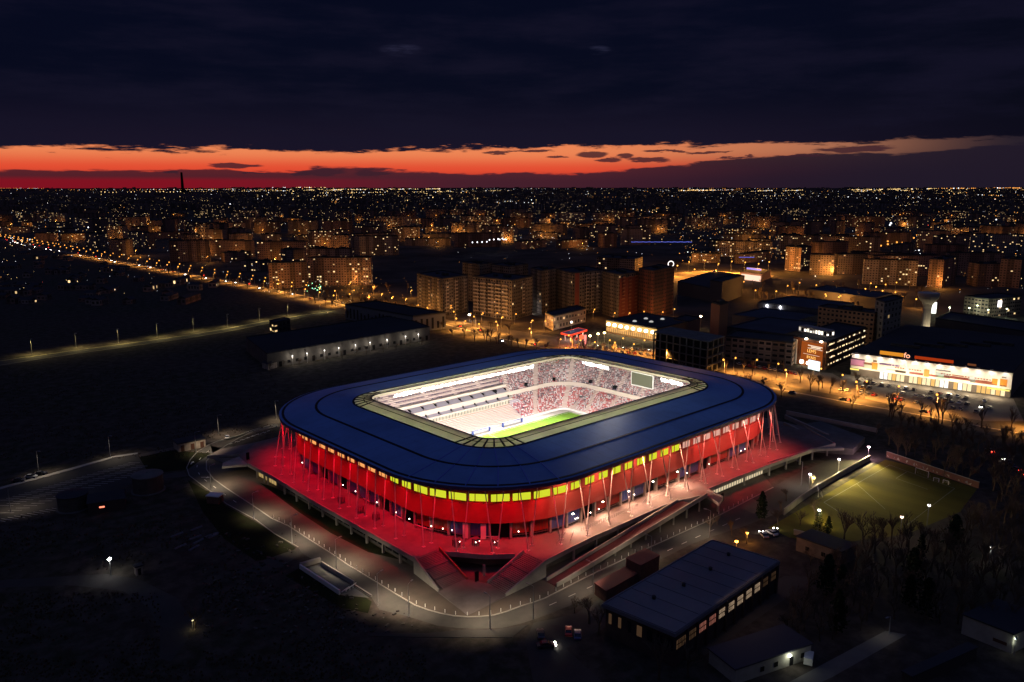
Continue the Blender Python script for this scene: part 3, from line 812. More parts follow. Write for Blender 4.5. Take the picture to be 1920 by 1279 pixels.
# scoreboard hung from the far edge
sb = thing('scoreboard', 'blank grey-green video screen in a pale frame hung at the far end of the stadium', 'scoreboard', (59.6, -6.5, 21.5))
mb = MB(); mb.box(59.5, -13.6, 19.2, 60.0, -1.6, 24.9); mb.build('screen', M_screen, sb)
mb = MB(); mb.box(59.44, -13.9, 18.9, 60.1, -13.6, 25.2); mb.box(59.44, -1.6, 18.9, 60.1, -1.3, 25.2); mb.box(59.44, -13.6, 18.9, 60.1, -1.6, 19.2); mb.box(59.44, -13.6, 24.9, 60.1, -1.6, 25.2)
for yy in (-13, -7.5, -2): mb.bar((60, yy, 25.1), (61, yy, 25.9), 0.12)
mb.build('frame', M_white, sb)
# pitch and lines
mb = MB(); mb.obox([(-58, -39), (58, -39), (58, 39), (-58, 39)], -0.2, 0.11); tag(mb.build('pitch_surround', mat('surround_tiles', (0.52, 0.47, 0.42), 0.8, noise=.2, scale=.3)), kind='structure')
mb = MB(); mb.obox([(-54, -36), (53.2, -36), (53.2, 31.8), (-54, 31.8)], -0.2, 0.15); tag(mb.build('pitch', M_turf), kind='structure')
mb = MB()
def ln(x0, y0, x1, y1): mb.box(x0, y0, 0.154, x1, y1, 0.158)
for y in (-34.5, 30.5): ln(-52.5, y, 52.5, y + 0.15)
for x in (-52.5, -0.07, 52.35): ln(x, -34.34, x + 0.15, 30.49)
for s_ in (-1, 1):
    ln(min(s_ * 36, s_ * 36.15), -20.1, max(s_ * 36, s_ * 36.15), 20.1)
    for y in (-20.25, 20.1): ln(min(s_ * 36.16, s_ * 52.3), y, max(s_ * 36.16, s_ * 52.3), y + 0.15)
tag(mb.build('pitch_line', M_white), kind='structure')
# dugouts and benches at the touch-line
for i, (x0, x1, lab) in enumerate([(-6, 4, 'long white substitutes bench shelter beside the pitch near the main stand middle'), (12, 24, 'long white substitutes bench shelter beside the pitch nearer the far corner'), (-18, -14, 'short white bench shelter at the pitch corner below the main stand')]):
    r = thing('dugout', lab, 'dugout', ((x0 + x1) / 2, 34.4, 0.15), group='bench shelters along the touch-line')
    q = MB(); q.box(x0, 34.9, 0.15, x1, 35.1, 2.0); q.face([(x0, 33.7, 2.2), (x1, 33.7, 2.2), (x1, 35.1, 2.0), (x0, 35.1, 2.0)]); q.build('shell', M_white, r)
    q = MB(); q.box(x0, 33.6, 2.1, x1, 33.75, 2.35); q.box(x0, 33.6, 0.15, x0 + 0.12, 35, 2.2); q.box(x1 - 0.12, 33.6, 0.15, x1, 35, 2.2); q.build('frame', M_navy, r)
    q = MB(); q.box(x0 + 0.2, 34.3, 0.5, x1 - 0.2, 34.7, 0.62); q.build('bench', M_boxs, r)
# ------------------------------------------------------------ red and white deck lights
prim = Path(rr(91.2, 69.9, 40.2, 0))
rim_lamps = []
for k in range(96):
    d = prim.len * (k + 0.5) / 96; p, tn = prim.at(d)
    if p.x + p.y > 0 and not (p.x < -80): continue
    corner = p.x < -55 and p.y < -35
    left = p.x < -60 and p.y >= -35
    rim_lamps.append((p, tn, corner, left))
for (p, tn, corner, left) in rim_lamps:
    q = MB(); q.ocen(p, tn, 0.9, 0.25, 22.0, 22.25); part(q, 'led_bar', M_redlamp)
RED = (1.0, 0.0, 0.022)
for k in range(NP_):
    p, tn = pt_.at(pt_.len * k / NP_); nr = Vector((tn.y, -tn.x, 0))
    if not (p.x < -45 and p.y < 62) or (p.y < -62 and p.x > -62): continue
    light('red_floodlight', 'SPOT', (p.x + nr.x * 0.2, p.y + nr.y * 0.2, 22.2), 12500, RED, 0.8, stadium, (p.x + nr.x * -1.6, p.y + nr.y * -1.6, ZP), 104, 0.9)
for x in (-56, -40, -22, -4):
    light('red_floodlight', 'SPOT', (x, -74.2, 21.9), 11000, (1.0, 0.36, 0.22), 0.6, stadium, (x, -68.5, 11), 125, 0.8)  # salmon spots added to stand in for whitish light bounced onto the facade
for x in (14, 26, 38, 50, 60):
    light('red_floodlight', 'SPOT', (x, -74.2, 21.9), 11000, (1.0, 0.015, 0.022), 0.6, stadium, (x, -71.5, ZP), 110, 0.8)
    light('facade_bounce_spot', 'SPOT', (x, -74.4, 21.9), 4500, (1.0, 0.40, 0.28), 0.6, stadium, (x, -68.5, 12), 115, 0.8)  # added spot, again standing in for bounced light on the cladding
for x in (-52, -38, -25, -12, 2, 67):
    y = -69.4 if x < 50 else -60
    light('concourse_lamp', 'SPOT', (x, y, 9.4), 9500, (1.0, 0.58, 0.38), 0.3, stadium, (x + 1.0, y - 4.0, ZP), 160, 0.8)
    q = MB(); q.box(x - 0.3, y + 0.2, 9.55, x + 0.3, y + 0.6, 9.75); part(q, 'wall_lamp', M_wlamp)
for (x, y) in ((76, -50), (82, -40)):
    light('concourse_lamp', 'POINT', (x, y, 9), 12000, (1.0, 0.58, 0.36), 0.3, stadium)
# ================================================================== GROUND, ROADS, PAVEMENTS
random.seed(5)
def ground_mat():
    mt = bpy.data.materials.new('dark_ground'); mt.use_nodes = True
    n = NT(mt.node_tree); b = n.n['Principled BSDF']; b.inputs['Roughness'].default_value = 0.95; b.inputs['Specular IOR Level'].default_value = 0.1
    tcn = n.node('ShaderNodeTexCoord')
    a = n.noise(tcn.outputs['Object'], 0.012, 6, 0.6); c = n.noise(tcn.outputs['Object'], 0.22, 5, 0.65)
    c1 = n.mix(n.sstep(a, 0.38, 0.62), (0.038, 0.031, 0.027), (0.028, 0.031, 0.018))
    n.put(b.inputs['Base Color'], n.mix(n.sstep(c, 0.35, 0.70), c1, (0.078, 0.064, 0.054)))
    return mt
M_ground = ground_mat()
mb = MB(); mb.face([(-60000, -60000, 0), (60000, -60000, 0), (60000, 60000, 0), (-60000, 60000, 0)])
g_ = mb.build('ground', M_ground); tag(g_, kind='structure')
M_asph = mat('asphalt', (0.055, 0.052, 0.048), 0.85, 0.25, noise=0.3, scale=0.12, color2=(0.080, 0.074, 0.066))
M_asph2 = mat('worn_asphalt', (0.060, 0.055, 0.050), 0.85, 0.25, noise=0.3, scale=0.06, color2=(0.038, 0.036, 0.034))
M_pave = mat('brown_paving', (0.120, 0.095, 0.075), 0.85, 0.2, scale=0.07, color2=(0.072, 0.060, 0.052))
M_pave2 = mat('light_paving', (0.22, 0.205, 0.18), 0.85, 0.2, scale=0.09, color2=(0.15, 0.14, 0.125))
M_kerb = mat('kerb_stone', (0.30, 0.28, 0.25), 0.8, 0.2)
M_line = mat('road_paint', (0.62, 0.60, 0.55), 0.7, 0.2)
M_grass = mat('night_grass', (0.020, 0.024, 0.009), 0.95, 0.05, scale=0.15, color2=(0.014, 0.014, 0.008))
def gp(pts, z=0.0): return [G(x, y, z) for x, y in pts]
def sheet(name, pts, z, m_, kind='structure'):
    mb_ = MB(); q = [(p[0], p[1]) for p in pts]
    bm = bmesh.new(); vs = [bm.verts.new((x, y, z)) for x, y in q]; f_ = bm.faces.new(vs)
    bm.normal_update()
    if f_.normal.z < 0: f_.normal_flip()
    bmesh.ops.triangulate(bm, faces=bm.faces[:])
    me = bpy.data.meshes.new(name); bm.to_mesh(me); bm.free(); me.materials.append(m_)
    o = bpy.data.objects.new(name, me); COL.objects.link(o); return tag(o, kind=kind)
def raised(name, pts, z1, m_):
    mb_ = MB(); q = [(p[0], p[1]) for p in pts]
    mb_.obox(q, -0.2, z1, 0, bottom=False)
    me = mb_.mesh(name, m_)
    bm = bmesh.new(); bm.from_mesh(me); bmesh.ops.triangulate(bm, faces=[f_ for f_ in bm.faces if len(f_.verts) > 4]); bm.to_mesh(me); bm.free()
    o = bpy.data.objects.new(name, me); COL.objects.link(o); return tag(o, kind='structure')
def ribbon(name, line, wdt, z, m_, thick=None):
    mb_ = MB(); n = len(line); L = []; Rr = []
    for i in range(n):
        a = line[max(i - 1, 0)]; b = line[min(i + 1, n - 1)]; d = Vector((b[0] - a[0], b[1] - a[1])).normalized(); s_ = Vector((-d.y, d.x)) * wdt / 2
        c = Vector((line[i][0], line[i][1])); L.append(c + s_); Rr.append(c - s_)
    for i in range(n - 1):
        p = [Rr[i], Rr[i + 1], L[i + 1], L[i]]
        if thick: mb_.obox(p, z - thick, z)
        else: mb_.face([(v.x, v.y, z) for v in p])
    return tag(mb_.build(name, m_), kind='structure')
INNER = [(521, 800), (480, 807), (447, 822), (425, 835), (400, 852), (387, 865), (387, 880), (400, 898), (425, 916), (474, 948), (509, 972), (540, 986), (580, 1012), (621, 1038), (653, 1060), (706, 1092), (742, 1114), (778, 1135), (803, 1144), (825, 1150), (850, 1155), (877, 1157), (900, 1156.5), (925, 1154), (950, 1147), (976, 1137), (1000, 1130), (1022, 1122), (1095, 1084.6), (1204, 1033), (1323, 979), (1361, 960), (1410, 934.5), (1450, 914)]
OUTER = [(521, 794), (475, 806), (445, 817), (410, 826), (390, 835), (370, 847), (357, 862), (350, 877), (355, 892), (387, 916), (425, 945), (480, 975), (515, 1001), (559, 1026), (566, 1037), (600, 1058), (650, 1090), (697, 1121), (711, 1143), (765, 1156), (819, 1173), (860, 1178), (900, 1179), (940, 1178), (975, 1170), (1006, 1160), (1068, 1136), (1112, 1112), (1174, 1079), (1217, 1060), (1298, 1019.6), (1339, 1005), (1400, 985), (1460, 962)]
inn = gp(INNER); out = gp(OUTER)
back = [(-97, 100), (-90, 78), (-97.0, 52), (-96.5, -48), (-86, -60), (-70, -73), (-45, -74.5), (0, -75), (46, -77)]
sheet('road', out + inn[::-1], 0.004, M_asph)
mid_bank = [(-68, 100)]
raised('pavement', inn + back[::-1], 0.13, M_pave)
ribbon('kerb', [(p.x, p.y) for p in inn], 0.35, 0.16, M_kerb, 0.3)
ribbon('kerb', [(p.x, p.y) for p in out[:14]], 0.3, 0.12, M_kerb, 0.3)
# lane markings
def dashes(line, a, b, step, ln_, wdt, name='road_marking', z=0.009):
    P_ = Path([Vector((p[0], p[1], 0)) for p in line], closed=False); d = a * P_.len; q = MB()
    while d < b * P_.len:
        u, _ = P_.at(d); v, _ = P_.at(d + ln_); tn = (v - u)
        if tn.length > 0.1: 
            s_ = Vector((-tn.y, tn.x, 0)).normalized() * wdt / 2
            q.face([(x.x, x.y, z) for x in (u - s_, v - s_, v + s_, u + s_)])
        d += step
    return tag(q.build(name, M_line), kind='structure')
n_ = 20
pin_ = Path([Vector((p.x, p.y, 0)) for p in inn[:26]], False); po_ = Path([Vector((p.x, p.y, 0)) for p in out[:26]], False)
cen = [pin_.at(pin_.len * k / 60)[0].lerp(po_.at(po_.len * k / 60)[0], 0.5) for k in range(61)]
cen2 = [pin_.at(pin_.len * k / 60)[0].lerp(po_.at(po_.len * k / 60)[0], 0.78) for k in range(61)]
dashes(cen, 0.06, 0.46, 9, 2.6, 0.22)
dashes([(p.x, p.y) for p in gp([(430, 833), (455, 824), (480, 815), (510, 806)])], 0, 1, 3, 1.6, 0.35)
dashes([(p.x, p.y) for p in gp([(445, 829), (470, 819), (505, 809)])], 0, 1, 3, 1.6, 0.35)
for (px, py, an) in [(360, 868, 0.9), (385, 895, -0.8)]:
    c = G(px, py); q = MB(); d = Vector((math.cos(an), math.sin(an))); s_ = Vector((-d.y, d.x)); v = lambda p: (p.x, p.y, 0.0095)
    c = Vector((c.x, c.y)); q.face([v(c - d * 1.6 - s_ * .16), v(c + d * .5 - s_ * .16), v(c + d * .5 + s_ * .16), v(c - d * 1.6 + s_ * .16)]); q.face([v(c + d * .5 - s_ * .7), v(c + d * 1.9), v(c + d * .5 + s_ * .7)])
    tag(q.build('arrow_marking', M_line), kind='structure')
# plaza paving and verges
sheet('plaza', gp([(821, 1112), (877, 1155), (950, 1119), (916, 1096), (875, 1090)]), 0.137, M_pave2)
sheet('verge', gp([(487, 906), (513, 914), (560, 936), (621, 973), (709, 1026), (752, 1051), (690, 1036), (620, 1000), (559, 960)]), 0.136, M_grass)
sheet('verge', gp([(566, 1062), (600, 1066), (697, 1128), (690, 1150), (640, 1140), (570, 1100), (535, 1080)]), 0.006, M_grass)
sheet('verge', gp([(352, 900), (387, 920), (425, 949), (480, 979), (555, 1027), (540, 1042), (480, 1052), (420, 1010), (380, 960)]), 0.0065, M_grass)
sheet('side_road', gp([(560, 1028), (567, 1038), (530, 1062), (480, 1075), (440, 1074), (500, 1048)]), 0.008, M_asph2)
sheet('verge', gp([(250, 858), (320, 845), (395, 850), (352, 880), (300, 886), (272, 884)]), 0.006, M_grass)
sheet('yard', gp([(1080, 1150), (1140, 1115), (1180, 1095), (1130, 1180), (1060, 1215), (1130, 1279), (1000, 1279), (985, 1200), (1000, 1168), (1040, 1160)]), 0.006, M_asph2)
sheet('road', gp([(1410, 934.5), (1460, 962), (1560, 905), (1640, 868), (1720, 850), (1660, 842), (1580, 852), (1500, 885)]), 0.0085, M_asph2)
raised('pavement', gp([(877, 1181), (927, 1181), (990, 1172), (960, 1196), (800, 1196), (690, 1193), (690, 1187), (800, 1188)]), 0.12, M_asph2)
dashes([(p.x, p.y) for p in gp([(1030, 1135), (1130, 1090), (1300, 1010), (1400, 966)])], 0, 1, 7, 2.6, 0.2)
# bollards along the kerb
def bollard_mesh():
    q = MB(); q.bar((0, 0, 0), (0, 0, 0.85), 0.11, 0.10, 6, 0); q.bar((0, 0, 0.85), (0, 0, 0.95), 0.12, 0.06, 6, 0); return q
bol0 = bollard_mesh().mesh('bollard', mat('bollard_white', (0.75, 0.73, 0.68), 0.5))
kp = Path([p for p in inn], False)
d = kp.len * 0.345; i = 1
while d < kp.len * 0.965:
    p, tn = kp.at(d); c = p + Vector((-tn.y, tn.x, 0)) * -0.0
    nr = Vector((tn.y, -tn.x, 0)); 
    side = 1 if (Vector((0, 0, 0)) - p).dot(Vector((-tn.y, tn.x, 0))) > 0 else -1
    p2 = p + Vector((-tn.y, tn.x, 0)) * side * 0.6
    o = bpy.data.objects.new('bollard', bol0); COL.objects.link(o); o.location = (p2.x, p2.y, 0.13)
    tag(o, 'short white bollard, %s along the kerb counted from the car park end' % nth(i), 'bollard', 'white bollards along the stadium kerb'); i += 1
    d += 3.1
# ------------------------------------------------------------ car park with bays
pk = gp([(-60, 1000), (0, 978), (60, 962), (130, 952), (215, 920), (282, 893), (258, 853), (215, 858), (140, 880), (60, 903), (0, 918), (-70, 940)])
sheet('parking_lot', pk, 0.012, M_asph2)
q = MB()
def bay_row(a, b, n, off, ln_):
    a = G(*a); b = G(*b)
    for k in range(n):
        p = a.lerp(b, k / (n - 1)); d = (b - a).normalized(); s_ = Vector((-d.y, d.x, 0)); u = p; v = p + (s_ * 0.8 + d * -0.6).normalized() * ln_ * off; w_ = d * 0.10
        q.face([(x.x, x.y, 0.017) for x in (u - w_, v - w_, v + w_, u + w_)])
bay_row((0, 938), (240, 868), 24, -1, 4.6); bay_row((0, 948), (255, 874), 24, -1, 4.6)
bay_row((0, 962), (250, 885), 20, -1, 4.6); bay_row((-10, 975), (120, 948), 12, -1, 4.6)
tag(q.build('parking_bay_line', M_line), kind='structure')
raised('kerb', gp([(-60, 936), (0, 914), (140, 876), (215, 855), (258, 849), (258, 852), (215, 858), (140, 880), (0, 918), (-60, 941)]), 0.14, M_kerb)
sheet('path', gp([(282, 893), (300, 890), (345, 884), (352, 893), (310, 897), (286, 899)]), 0.016, M_asph2)
sheet('path', gp([(260, 852), (390, 824), (410, 826), (262, 857)]), 0.010, M_pave)
# ------------------------------------------------------------ lamp posts
def lamp_post(p, h, lab, group, arm=None, lit=None, energy=0, color=(1, .86, .66), head='cobra', name='street_lamp', glow=None, spot=132):
    r = thing(name, lab, 'street lamp', (p.x, p.y, 0), group=group)
    q = MB(); q.bar((0, 0, 0), (0, 0, h), 0.13, 0.07, 6); q.bar((0, 0, 0), (0, 0, 0.5), 0.2, 0.16, 6)
    a = Vector(arm) if arm else Vector((1, 0, 0))
    tip = Vector((0, 0, h)) + a * 1.4 + Vector((0, 0, 0.25))
    q.bar((0, 0, h), tip, 0.06, 0.05, 5); q.build('pole', M_steel, r, loc=(0, 0, 0))
    q = MB(); q.ocen(tip + a * 0.3, a, 1.0, 0.34, tip.z - 0.10, tip.z + 0.06, 0); 
    q.build('lamp_head', M_steel, r, loc=(0, 0, 0))
    if energy:
        q = MB(); c_ = tip + a * 0.3; b_ = Vector((-a.y, a.x, 0)) * .14; zz = Vector((0, 0, -0.104)); q.face([c_ - a * .4 - b_ + zz, c_ - a * .4 + b_ + zz, c_ + a * .4 + b_ + zz, c_ + a * .4 - b_ + zz]); q.build('lens', glow or M_wlamp, r, loc=(0, 0, 0))
        light('lamp_light', 'SPOT', (p.x + tip.x + a.x * .3, p.y + tip.y + a.y * .3, tip.z - 0.3), energy, color, 0.25, r, (p.x + tip.x + a.x * 2.5, p.y + tip.y + a.y * 2.5, 0), spot, 1.0)
    return r
GR = 'slim grey lamp posts along the stadium ring road'
for i, (px, py, arm, en) in enumerate([(518, 786, (.3, -1, 0), 5200), (410, 815, (.5, -.8, 0), 4200), (368, 850, (1, -.3, 0), 4200), (396, 918, (1, .2, 0), 5200), (476, 973, (1, 0, 0), 5200), (548, 1020, (1, 0, 0), 6000), (631, 1066, (1, .1, 0), 6500), (709, 1135, (1, .2, 0), 6500), (767, 1156, (.9, .4, 0), 5000), (919, 1180, (0, 1, 0), 5000), (1000, 1160, (-.2, 1, 0), 3200), (1112, 1113, (-.3, 1, 0), 2600), (1220, 1060, (-.3, 1, 0), 2600), (1330, 1008, (-.3, 1, 0), 2800), (1502, 910, (-.5, 1, 0), 2200)]):
    lamp_post(G(px, py), 9.0, 'slim grey lamp post by the ring road, %s from the field end' % nth(i + 1), GR, Vector(arm).normalized(), energy=en * 1.45, color=(1.0, 0.80, 0.56))
for i, (px, py) in enumerate([(73, 888), (207, 857)]):
    lamp_post(G(px, py), 9.0, ['grey lamp post behind the two dark parked cars', 'grey lamp post at the middle of the car park edge'][i], 'grey lamp posts at the car park', (.4, -.9, 0), energy=2200, color=(1, .84, .62))
lamp_post(G(20, 960), 9.0, 'grey lamp post at the open end of the car park', 'grey lamp posts at the car park', (.9, .4, 0), energy=2200, color=(1, .80, .56))
# ------------------------------------------------------------ sunken loading ramp
rm = thing('loading_ramp', 'sunken concrete loading ramp with low walls beside the ring road', 'ramp', tuple(G(640, 1090)))
A_, B__, C_, D_ = G(566, 1060), G(603, 1050), G(698, 1119), G(637, 1116)
for k, (a, b, wd) in enumerate([((563, 1064), (601, 1053), 0.9), ((563, 1066), (637, 1115), 0.5), ((603, 1060), (664, 1098), 0.4), ((664, 1098), (697, 1119), 0.4)]):
    q = MB(); u = G(*a); v = G(*b); q.ocen((u + v) / 2, v - u, (v - u).length, wd, 0, 1.3 if k < 3 else 0.5); q.build('retaining_wall', M_conc if k != 1 else M_white, rm)
q = MB(); q.face([(p.x, p.y, 0.02) for p in gp([(570, 1066), (601, 1058), (692, 1121), (640, 1116)])]); q.build('ramp_floor', M_dconc, rm)
q = MB()
for (px, py) in [(655, 1107), (648, 1110), (661, 1103)]:
    c = G(px, py); q.ocen(c, (1, .4), 3.4, 0.14, 0.75, 0.9); q.ocen(c + Vector((.2, .1, 0)), (1, .4), .14, .14, 0.02, .75)
q.build('barrier', M_white, rm)
# ------------------------------------------------------------ small buildings left
def simple_house(name, lab, cat, foot, h, wm, rm_, roof='flat', over=0.4, group=None, doors=(), windows=(), rise=1.0):
    """foot: A (one corner), B (next), C (next) on the ground; the fourth follows. doors / windows: (edge 0 = A-B, 1 = B-C, start, width, z0, z1, material)"""
    A, B, C = [Vector((p[0], p[1], 0)) for p in foot]; Dd = A + C - B
    c = (A + C) / 2
    r = thing(name, lab, cat, (c.x, c.y, 0), group=group)
    q = MB(); q.obox([(p.x, p.y) for p in (A, B, C, Dd)], 0, h); q.build('wall', wm, r)
    def ex(p): v = (p - c); return p + v.normalized() * over
    q = MB()
    if roof == 'flat': q.obox([(ex(p).x, ex(p).y) for p in (A, B, C, Dd)], h + 0.003, h + 0.35)
    else:
        m1 = (A + Dd) / 2; m2 = (B + C) / 2; z = Vector((0, 0, h)); zr = Vector((0, 0, h + rise))
        q.face([ex(A) + z, ex(B) + z, m2 + zr, m1 + zr]); q.face([ex(C) + z, ex(Dd) + z, m1 + zr, m2 + zr]); q.face([ex(B) + z, ex(C) + z, m2 + zr]); q.face([ex(Dd) + z, ex(A) + z, m1 + zr])
    q.build('roof', rm_, r)
    for (nm, lst) in (('door', doors), ('window', windows)):
        for (ed, s_, wd, z0, z1, m_) in lst:
            a, b = (A, B) if ed == 0 else (B, C); dr = (b - a).normalized(); nr = Vector((dr.y, -dr.x, 0))
            if (a + b - 2 * c).dot(nr) < 0: nr = -nr
            q = MB(); q.ocen(a + dr * (s_ + wd / 2) + nr * 0.04, dr, wd, 0.1, z0, z1); q.build(nm, m_, r)
    return r
M_plast = mat('grimy_plaster', (0.42, 0.36, 0.30), 0.85, 0.2, noise=0.35, scale=0.5)
M_droof = mat('dark_roof_sheet', (0.030, 0.032, 0.040), 0.7, 0.3, noise=0.3, scale=0.08)
M_brown = mat('brown_door', (0.10, 0.045, 0.03), 0.7, 0.2)
M_brick = mat('old_brick', (0.20, 0.10, 0.075), 0.85, 0.2, noise=0.3, scale=0.8)
A, B = G(335, 848), G(386, 838); dp = Vector((0.0, 0, 0)); dd = (B - A); nrm = Vector((-dd.y, dd.x, 0)).normalized()
C = B + nrm * 7
simple_house('service_shed', 'low pale plaster shed with brown doors and a dark flat roof by the road bend', 'shed', (A, B, C), 3.4, M_plast, M_droof, doors=[(0, 1.0, 1.4, 0.05, 2.6, M_brown), (0, dd.length * .45, 1.5, 0.05, 2.6, M_brown), (0, dd.length * .8, 1.5, 0.05, 2.6, M_brown)])
A, B = G(388, 944), G(410, 946); dd = B - A; C = B + Vector((-dd.y, dd.x, 0)).normalized() * 3.2
simple_house('brick_cabin', 'small brick cabin with a bright white flat roof beside the ring road', 'cabin', (A, B, C), 2.6, M_brick, M_white, over=0.3, doors=[(1, .8, .9, .05, 2, M_brown)])
for (px, py, r_, h_, lab, roofm) in [(268, 928, 5.2, 6.0, 'larger round concrete tank with a pale domed top beside the car park', M_dconc), (125, 962, 4.8, 5.0, 'smaller round dark tank standing left of the pump house', M_droof)]:
    c = G(px, py); c = c + Vector((3.0, 3.2, 0))
    r = thing('water_tank', lab, 'tank', tuple(c), group='round tanks by the car park')
    q = MB(); q.bar((0, 0, 0), (0, 0, h_), r_, r_, 28, caps=False); q.build('wall', mat('tank_concrete', (0.10, 0.095, 0.085), 0.9, 0.1, noise=0.3, scale=0.3), r, loc=(0, 0, 0))
    q = MB(); rings = [[Vector((r_ * s_ * math.cos(2 * math.pi * k / 28), r_ * s_ * math.sin(2 * math.pi * k / 28), h_ + z_)) for k in range(28)] for s_, z_ in ((1.05, 0), (1.05, .25), (.6, .7), (.05, .9))]
    for u, v in zip(rings, rings[1:]): q.loft(u, v)
    q.build('roof', roofm, r, loc=(0, 0, 0))
    q = MB(); q.bar((0, 0, 0), (0, 0, .3), r_ + 0.7, r_ + .6, 28); q.build('plinth', M_dconc, r, loc=(0, 0, 0))
A, B = G(166, 966), G(236, 955); dd = B - A; C = B + Vector((-dd.y, dd.x, 0)).normalized() * 8
simple_house('pump_house', 'dark pump house between two round tanks with one small red-lit window', 'shed', (A, B, C), 4.0, mat('sooty_wall', (0.060, 0.052, 0.052), .9, .1), M_droof, 'gable', windows=[(0, 3.4, 1.6, 1.9, 2.4, emat('red_slot', (1, .22, .12), 2.2))], rise=2.0)
# ------------------------------------------------------------ yard floodlight, kiosk and scattered rubble
def pole_lamp(p, h, lab, cat='floodlight', energy=3000, color=(1, .96, .9), name='yard_floodlight', r_=0.5, strength=40, group=None):
    r = thing(name, lab, cat, (p.x, p.y, 0), group=group)
    q = MB(); q.bar((0, 0, 0), (0, 0, h), 0.14, 0.09, 6); q.build('pole', M_steel, r, loc=(0, 0, 0))
    q = MB(); q.ocen((0, 0), (1, 0.4), 1.3, 0.4, h, h + 0.25); q.build('bracket', M_steel, r, loc=(0, 0, 0))
    q = MB(); q.ball((0, 0, h - 0.1), r_, n=8, m=5, zs=.7); q.build('lamp', emat('lamp_glow_%d_%d' % (int(color[1] * 100), strength), color, strength), r, loc=(0, 0, 0))
    if energy: light('lamp_light', 'POINT', (p.x, p.y, h - 1.2), energy, color, 0.4, r)
    return r
pole_lamp(G(208, 1078), 5.0, 'glaring white yard floodlight on a short pole in the dark field', energy=160, strength=60, r_=.55)
c = G(256, 1080); simple_house('guard_kiosk', 'tiny pale guard kiosk right of the glaring yard floodlight', 'kiosk', (c, c + Vector((1.8, 0, 0)), c + Vector((1.8, 1.8, 0))), 2.5, M_plast, M_droof, doors=[(0, .5, .8, 0.05, 2.0, M_void)])
pole_lamp(G(362, 1180), 2.6, 'dim yellow lamp on a low post at the wood edge', energy=60, color=(1, .85, .4), strength=2, r_=.3)
sheet('path', gp([(-40, 1090), (100, 1082), (200, 1076), (260, 1086), (330, 1120), (360, 1160), (352, 1200), (320, 1240), (300, 1235), (300, 1190), (280, 1140), (230, 1108), (130, 1097), (-40, 1104)]), 0.005, M_asph2)
random.seed(77)
rubmats = [mat('rubble_pale', (0.10, .09, .08), .9), mat('rubble_dark', (0.04, .036, .033), .9)]
rub = MB()
for _ in range(420):
    px = random.uniform(380, 790); py = random.uniform(1000, 1190)
    if px > 560 and py < 1150 - (px - 790) * -0.1 and py < 1075 + (px - 560) * 0.42: continue
    c = G(px, py); s_ = random.uniform(0.15, 0.6)
    rub.ocen(c, (random.random() - .5, random.random() - .5), s_ * 2.2, s_, 0.0, s_ * 0.7, 0 if random.random() < .35 else 1)
tag(rub.build('rubble', rubmats), kind='stuff')
for i in range(9):
    c = G(330 + random.uniform(0, 75), 985 + random.uniform(0, 50)); r = MB()
    r.ocen((0, 0), (1, .3), 4.0, .25, 0, .2); r.ocen((0, .5), (1, .3), 4.2, .25, 0, .2); r.ocen((0, .25), (1, .34), 4.0, .25, .203, .4)
    o = r.build('pipe_bundle', mat('pipe_grey', (.16, .16, .19), .5), loc=(c.x, c.y, 0)); o.rotation_euler.z = random.uniform(-.2, .2)
    tag(o, 'grey bundle of site pipes on the dark yard, %s counted from the field side' % nth(i + 1), 'pipe bundle', 'pipe bundles on the dark yard')
# dry scrub on the open ground
scr = MB(); rs = random.Random(19); n = 0
while n < 6500:
    px, py = (rs.uniform(-20, 800), rs.uniform(965, 1279)) if rs.random() < .6 else (rs.uniform(-20, 520), rs.uniform(690, 860))
    if py > 960 and (px > 250 and py < 1000 + (px - 420) * .62 and px > 380): continue
    c = G(px, py)
    if math.sin(c.x * .11 + 2) * math.cos(c.y * .13) + .4 * math.sin(c.x * .5 + c.y * .37) < rs.uniform(-.6, .5): continue
    n += 1; s_ = rs.uniform(.18, .5)
    if (px < 380 and 1070 < py < 1245 and not (px < 300 and py > 1112)): continue
    for k in range(3):
        an = rs.random() * 6.28; d = Vector((math.cos(an), math.sin(an), 0)) * s_; u = Vector((rs.gauss(0, .3), rs.gauss(0, .3), 1)) * s_ * rs.uniform(.6, 1.3)
        scr.face([c - d * .5, c + d * .5, c + d * .3 + u, c - d * .4 + u * .8])
tag(scr.build('undergrowth', mat('dry_scrub', (.085, .062, .042), .95, .05)), kind='stuff')
# ------------------------------------------------------------ sports hall with a lit window band
hall_roof = gp([(1128, 1132), (1266, 1189), (1463, 1052), (1343, 1006)], 9.0)
A, B, C = hall_roof[0], hall_roof[1], hall_roof[2]; Dd = A + C - B
cc = (A + C) / 2
hall = thing('sports_hall', 'big low hall with a blue-grey flat roof and a lit window band facing the wood', 'hall', (cc.x, cc.y, 0))
def inset(p, k): return cc + (p - cc) * k
q = MB(); q.obox([(inset(p, .955).x, inset(p, .955).y) for p in (A, B, C, Dd)], 0, 8.1); q.build('wall', mat('hall_wall', (0.075, 0.055, 0.050), .85, .2, noise=.3, scale=.3), hall)
M_hroof = mat('hall_roof_membrane', (0.170, 0.172, 0.200), 0.5, 0.3, noise=0.25, scale=0.07)
q = MB(); q.obox([(p.x, p.y) for p in (A, B, C, Dd)], 8.1, 9.0); hr = q.build('roof', M_hroof, hall)
q = MB()
for (u, v) in ((A, B), (B, C), (C, Dd), (Dd, A)): q.ocen((u + v) / 2 + (cc - (u + v) / 2).normalized() * .35, v - u, (v - u).length - .8, .3, 9.003, 9.22)
q.build('roof_kerb', M_hroof, hr)
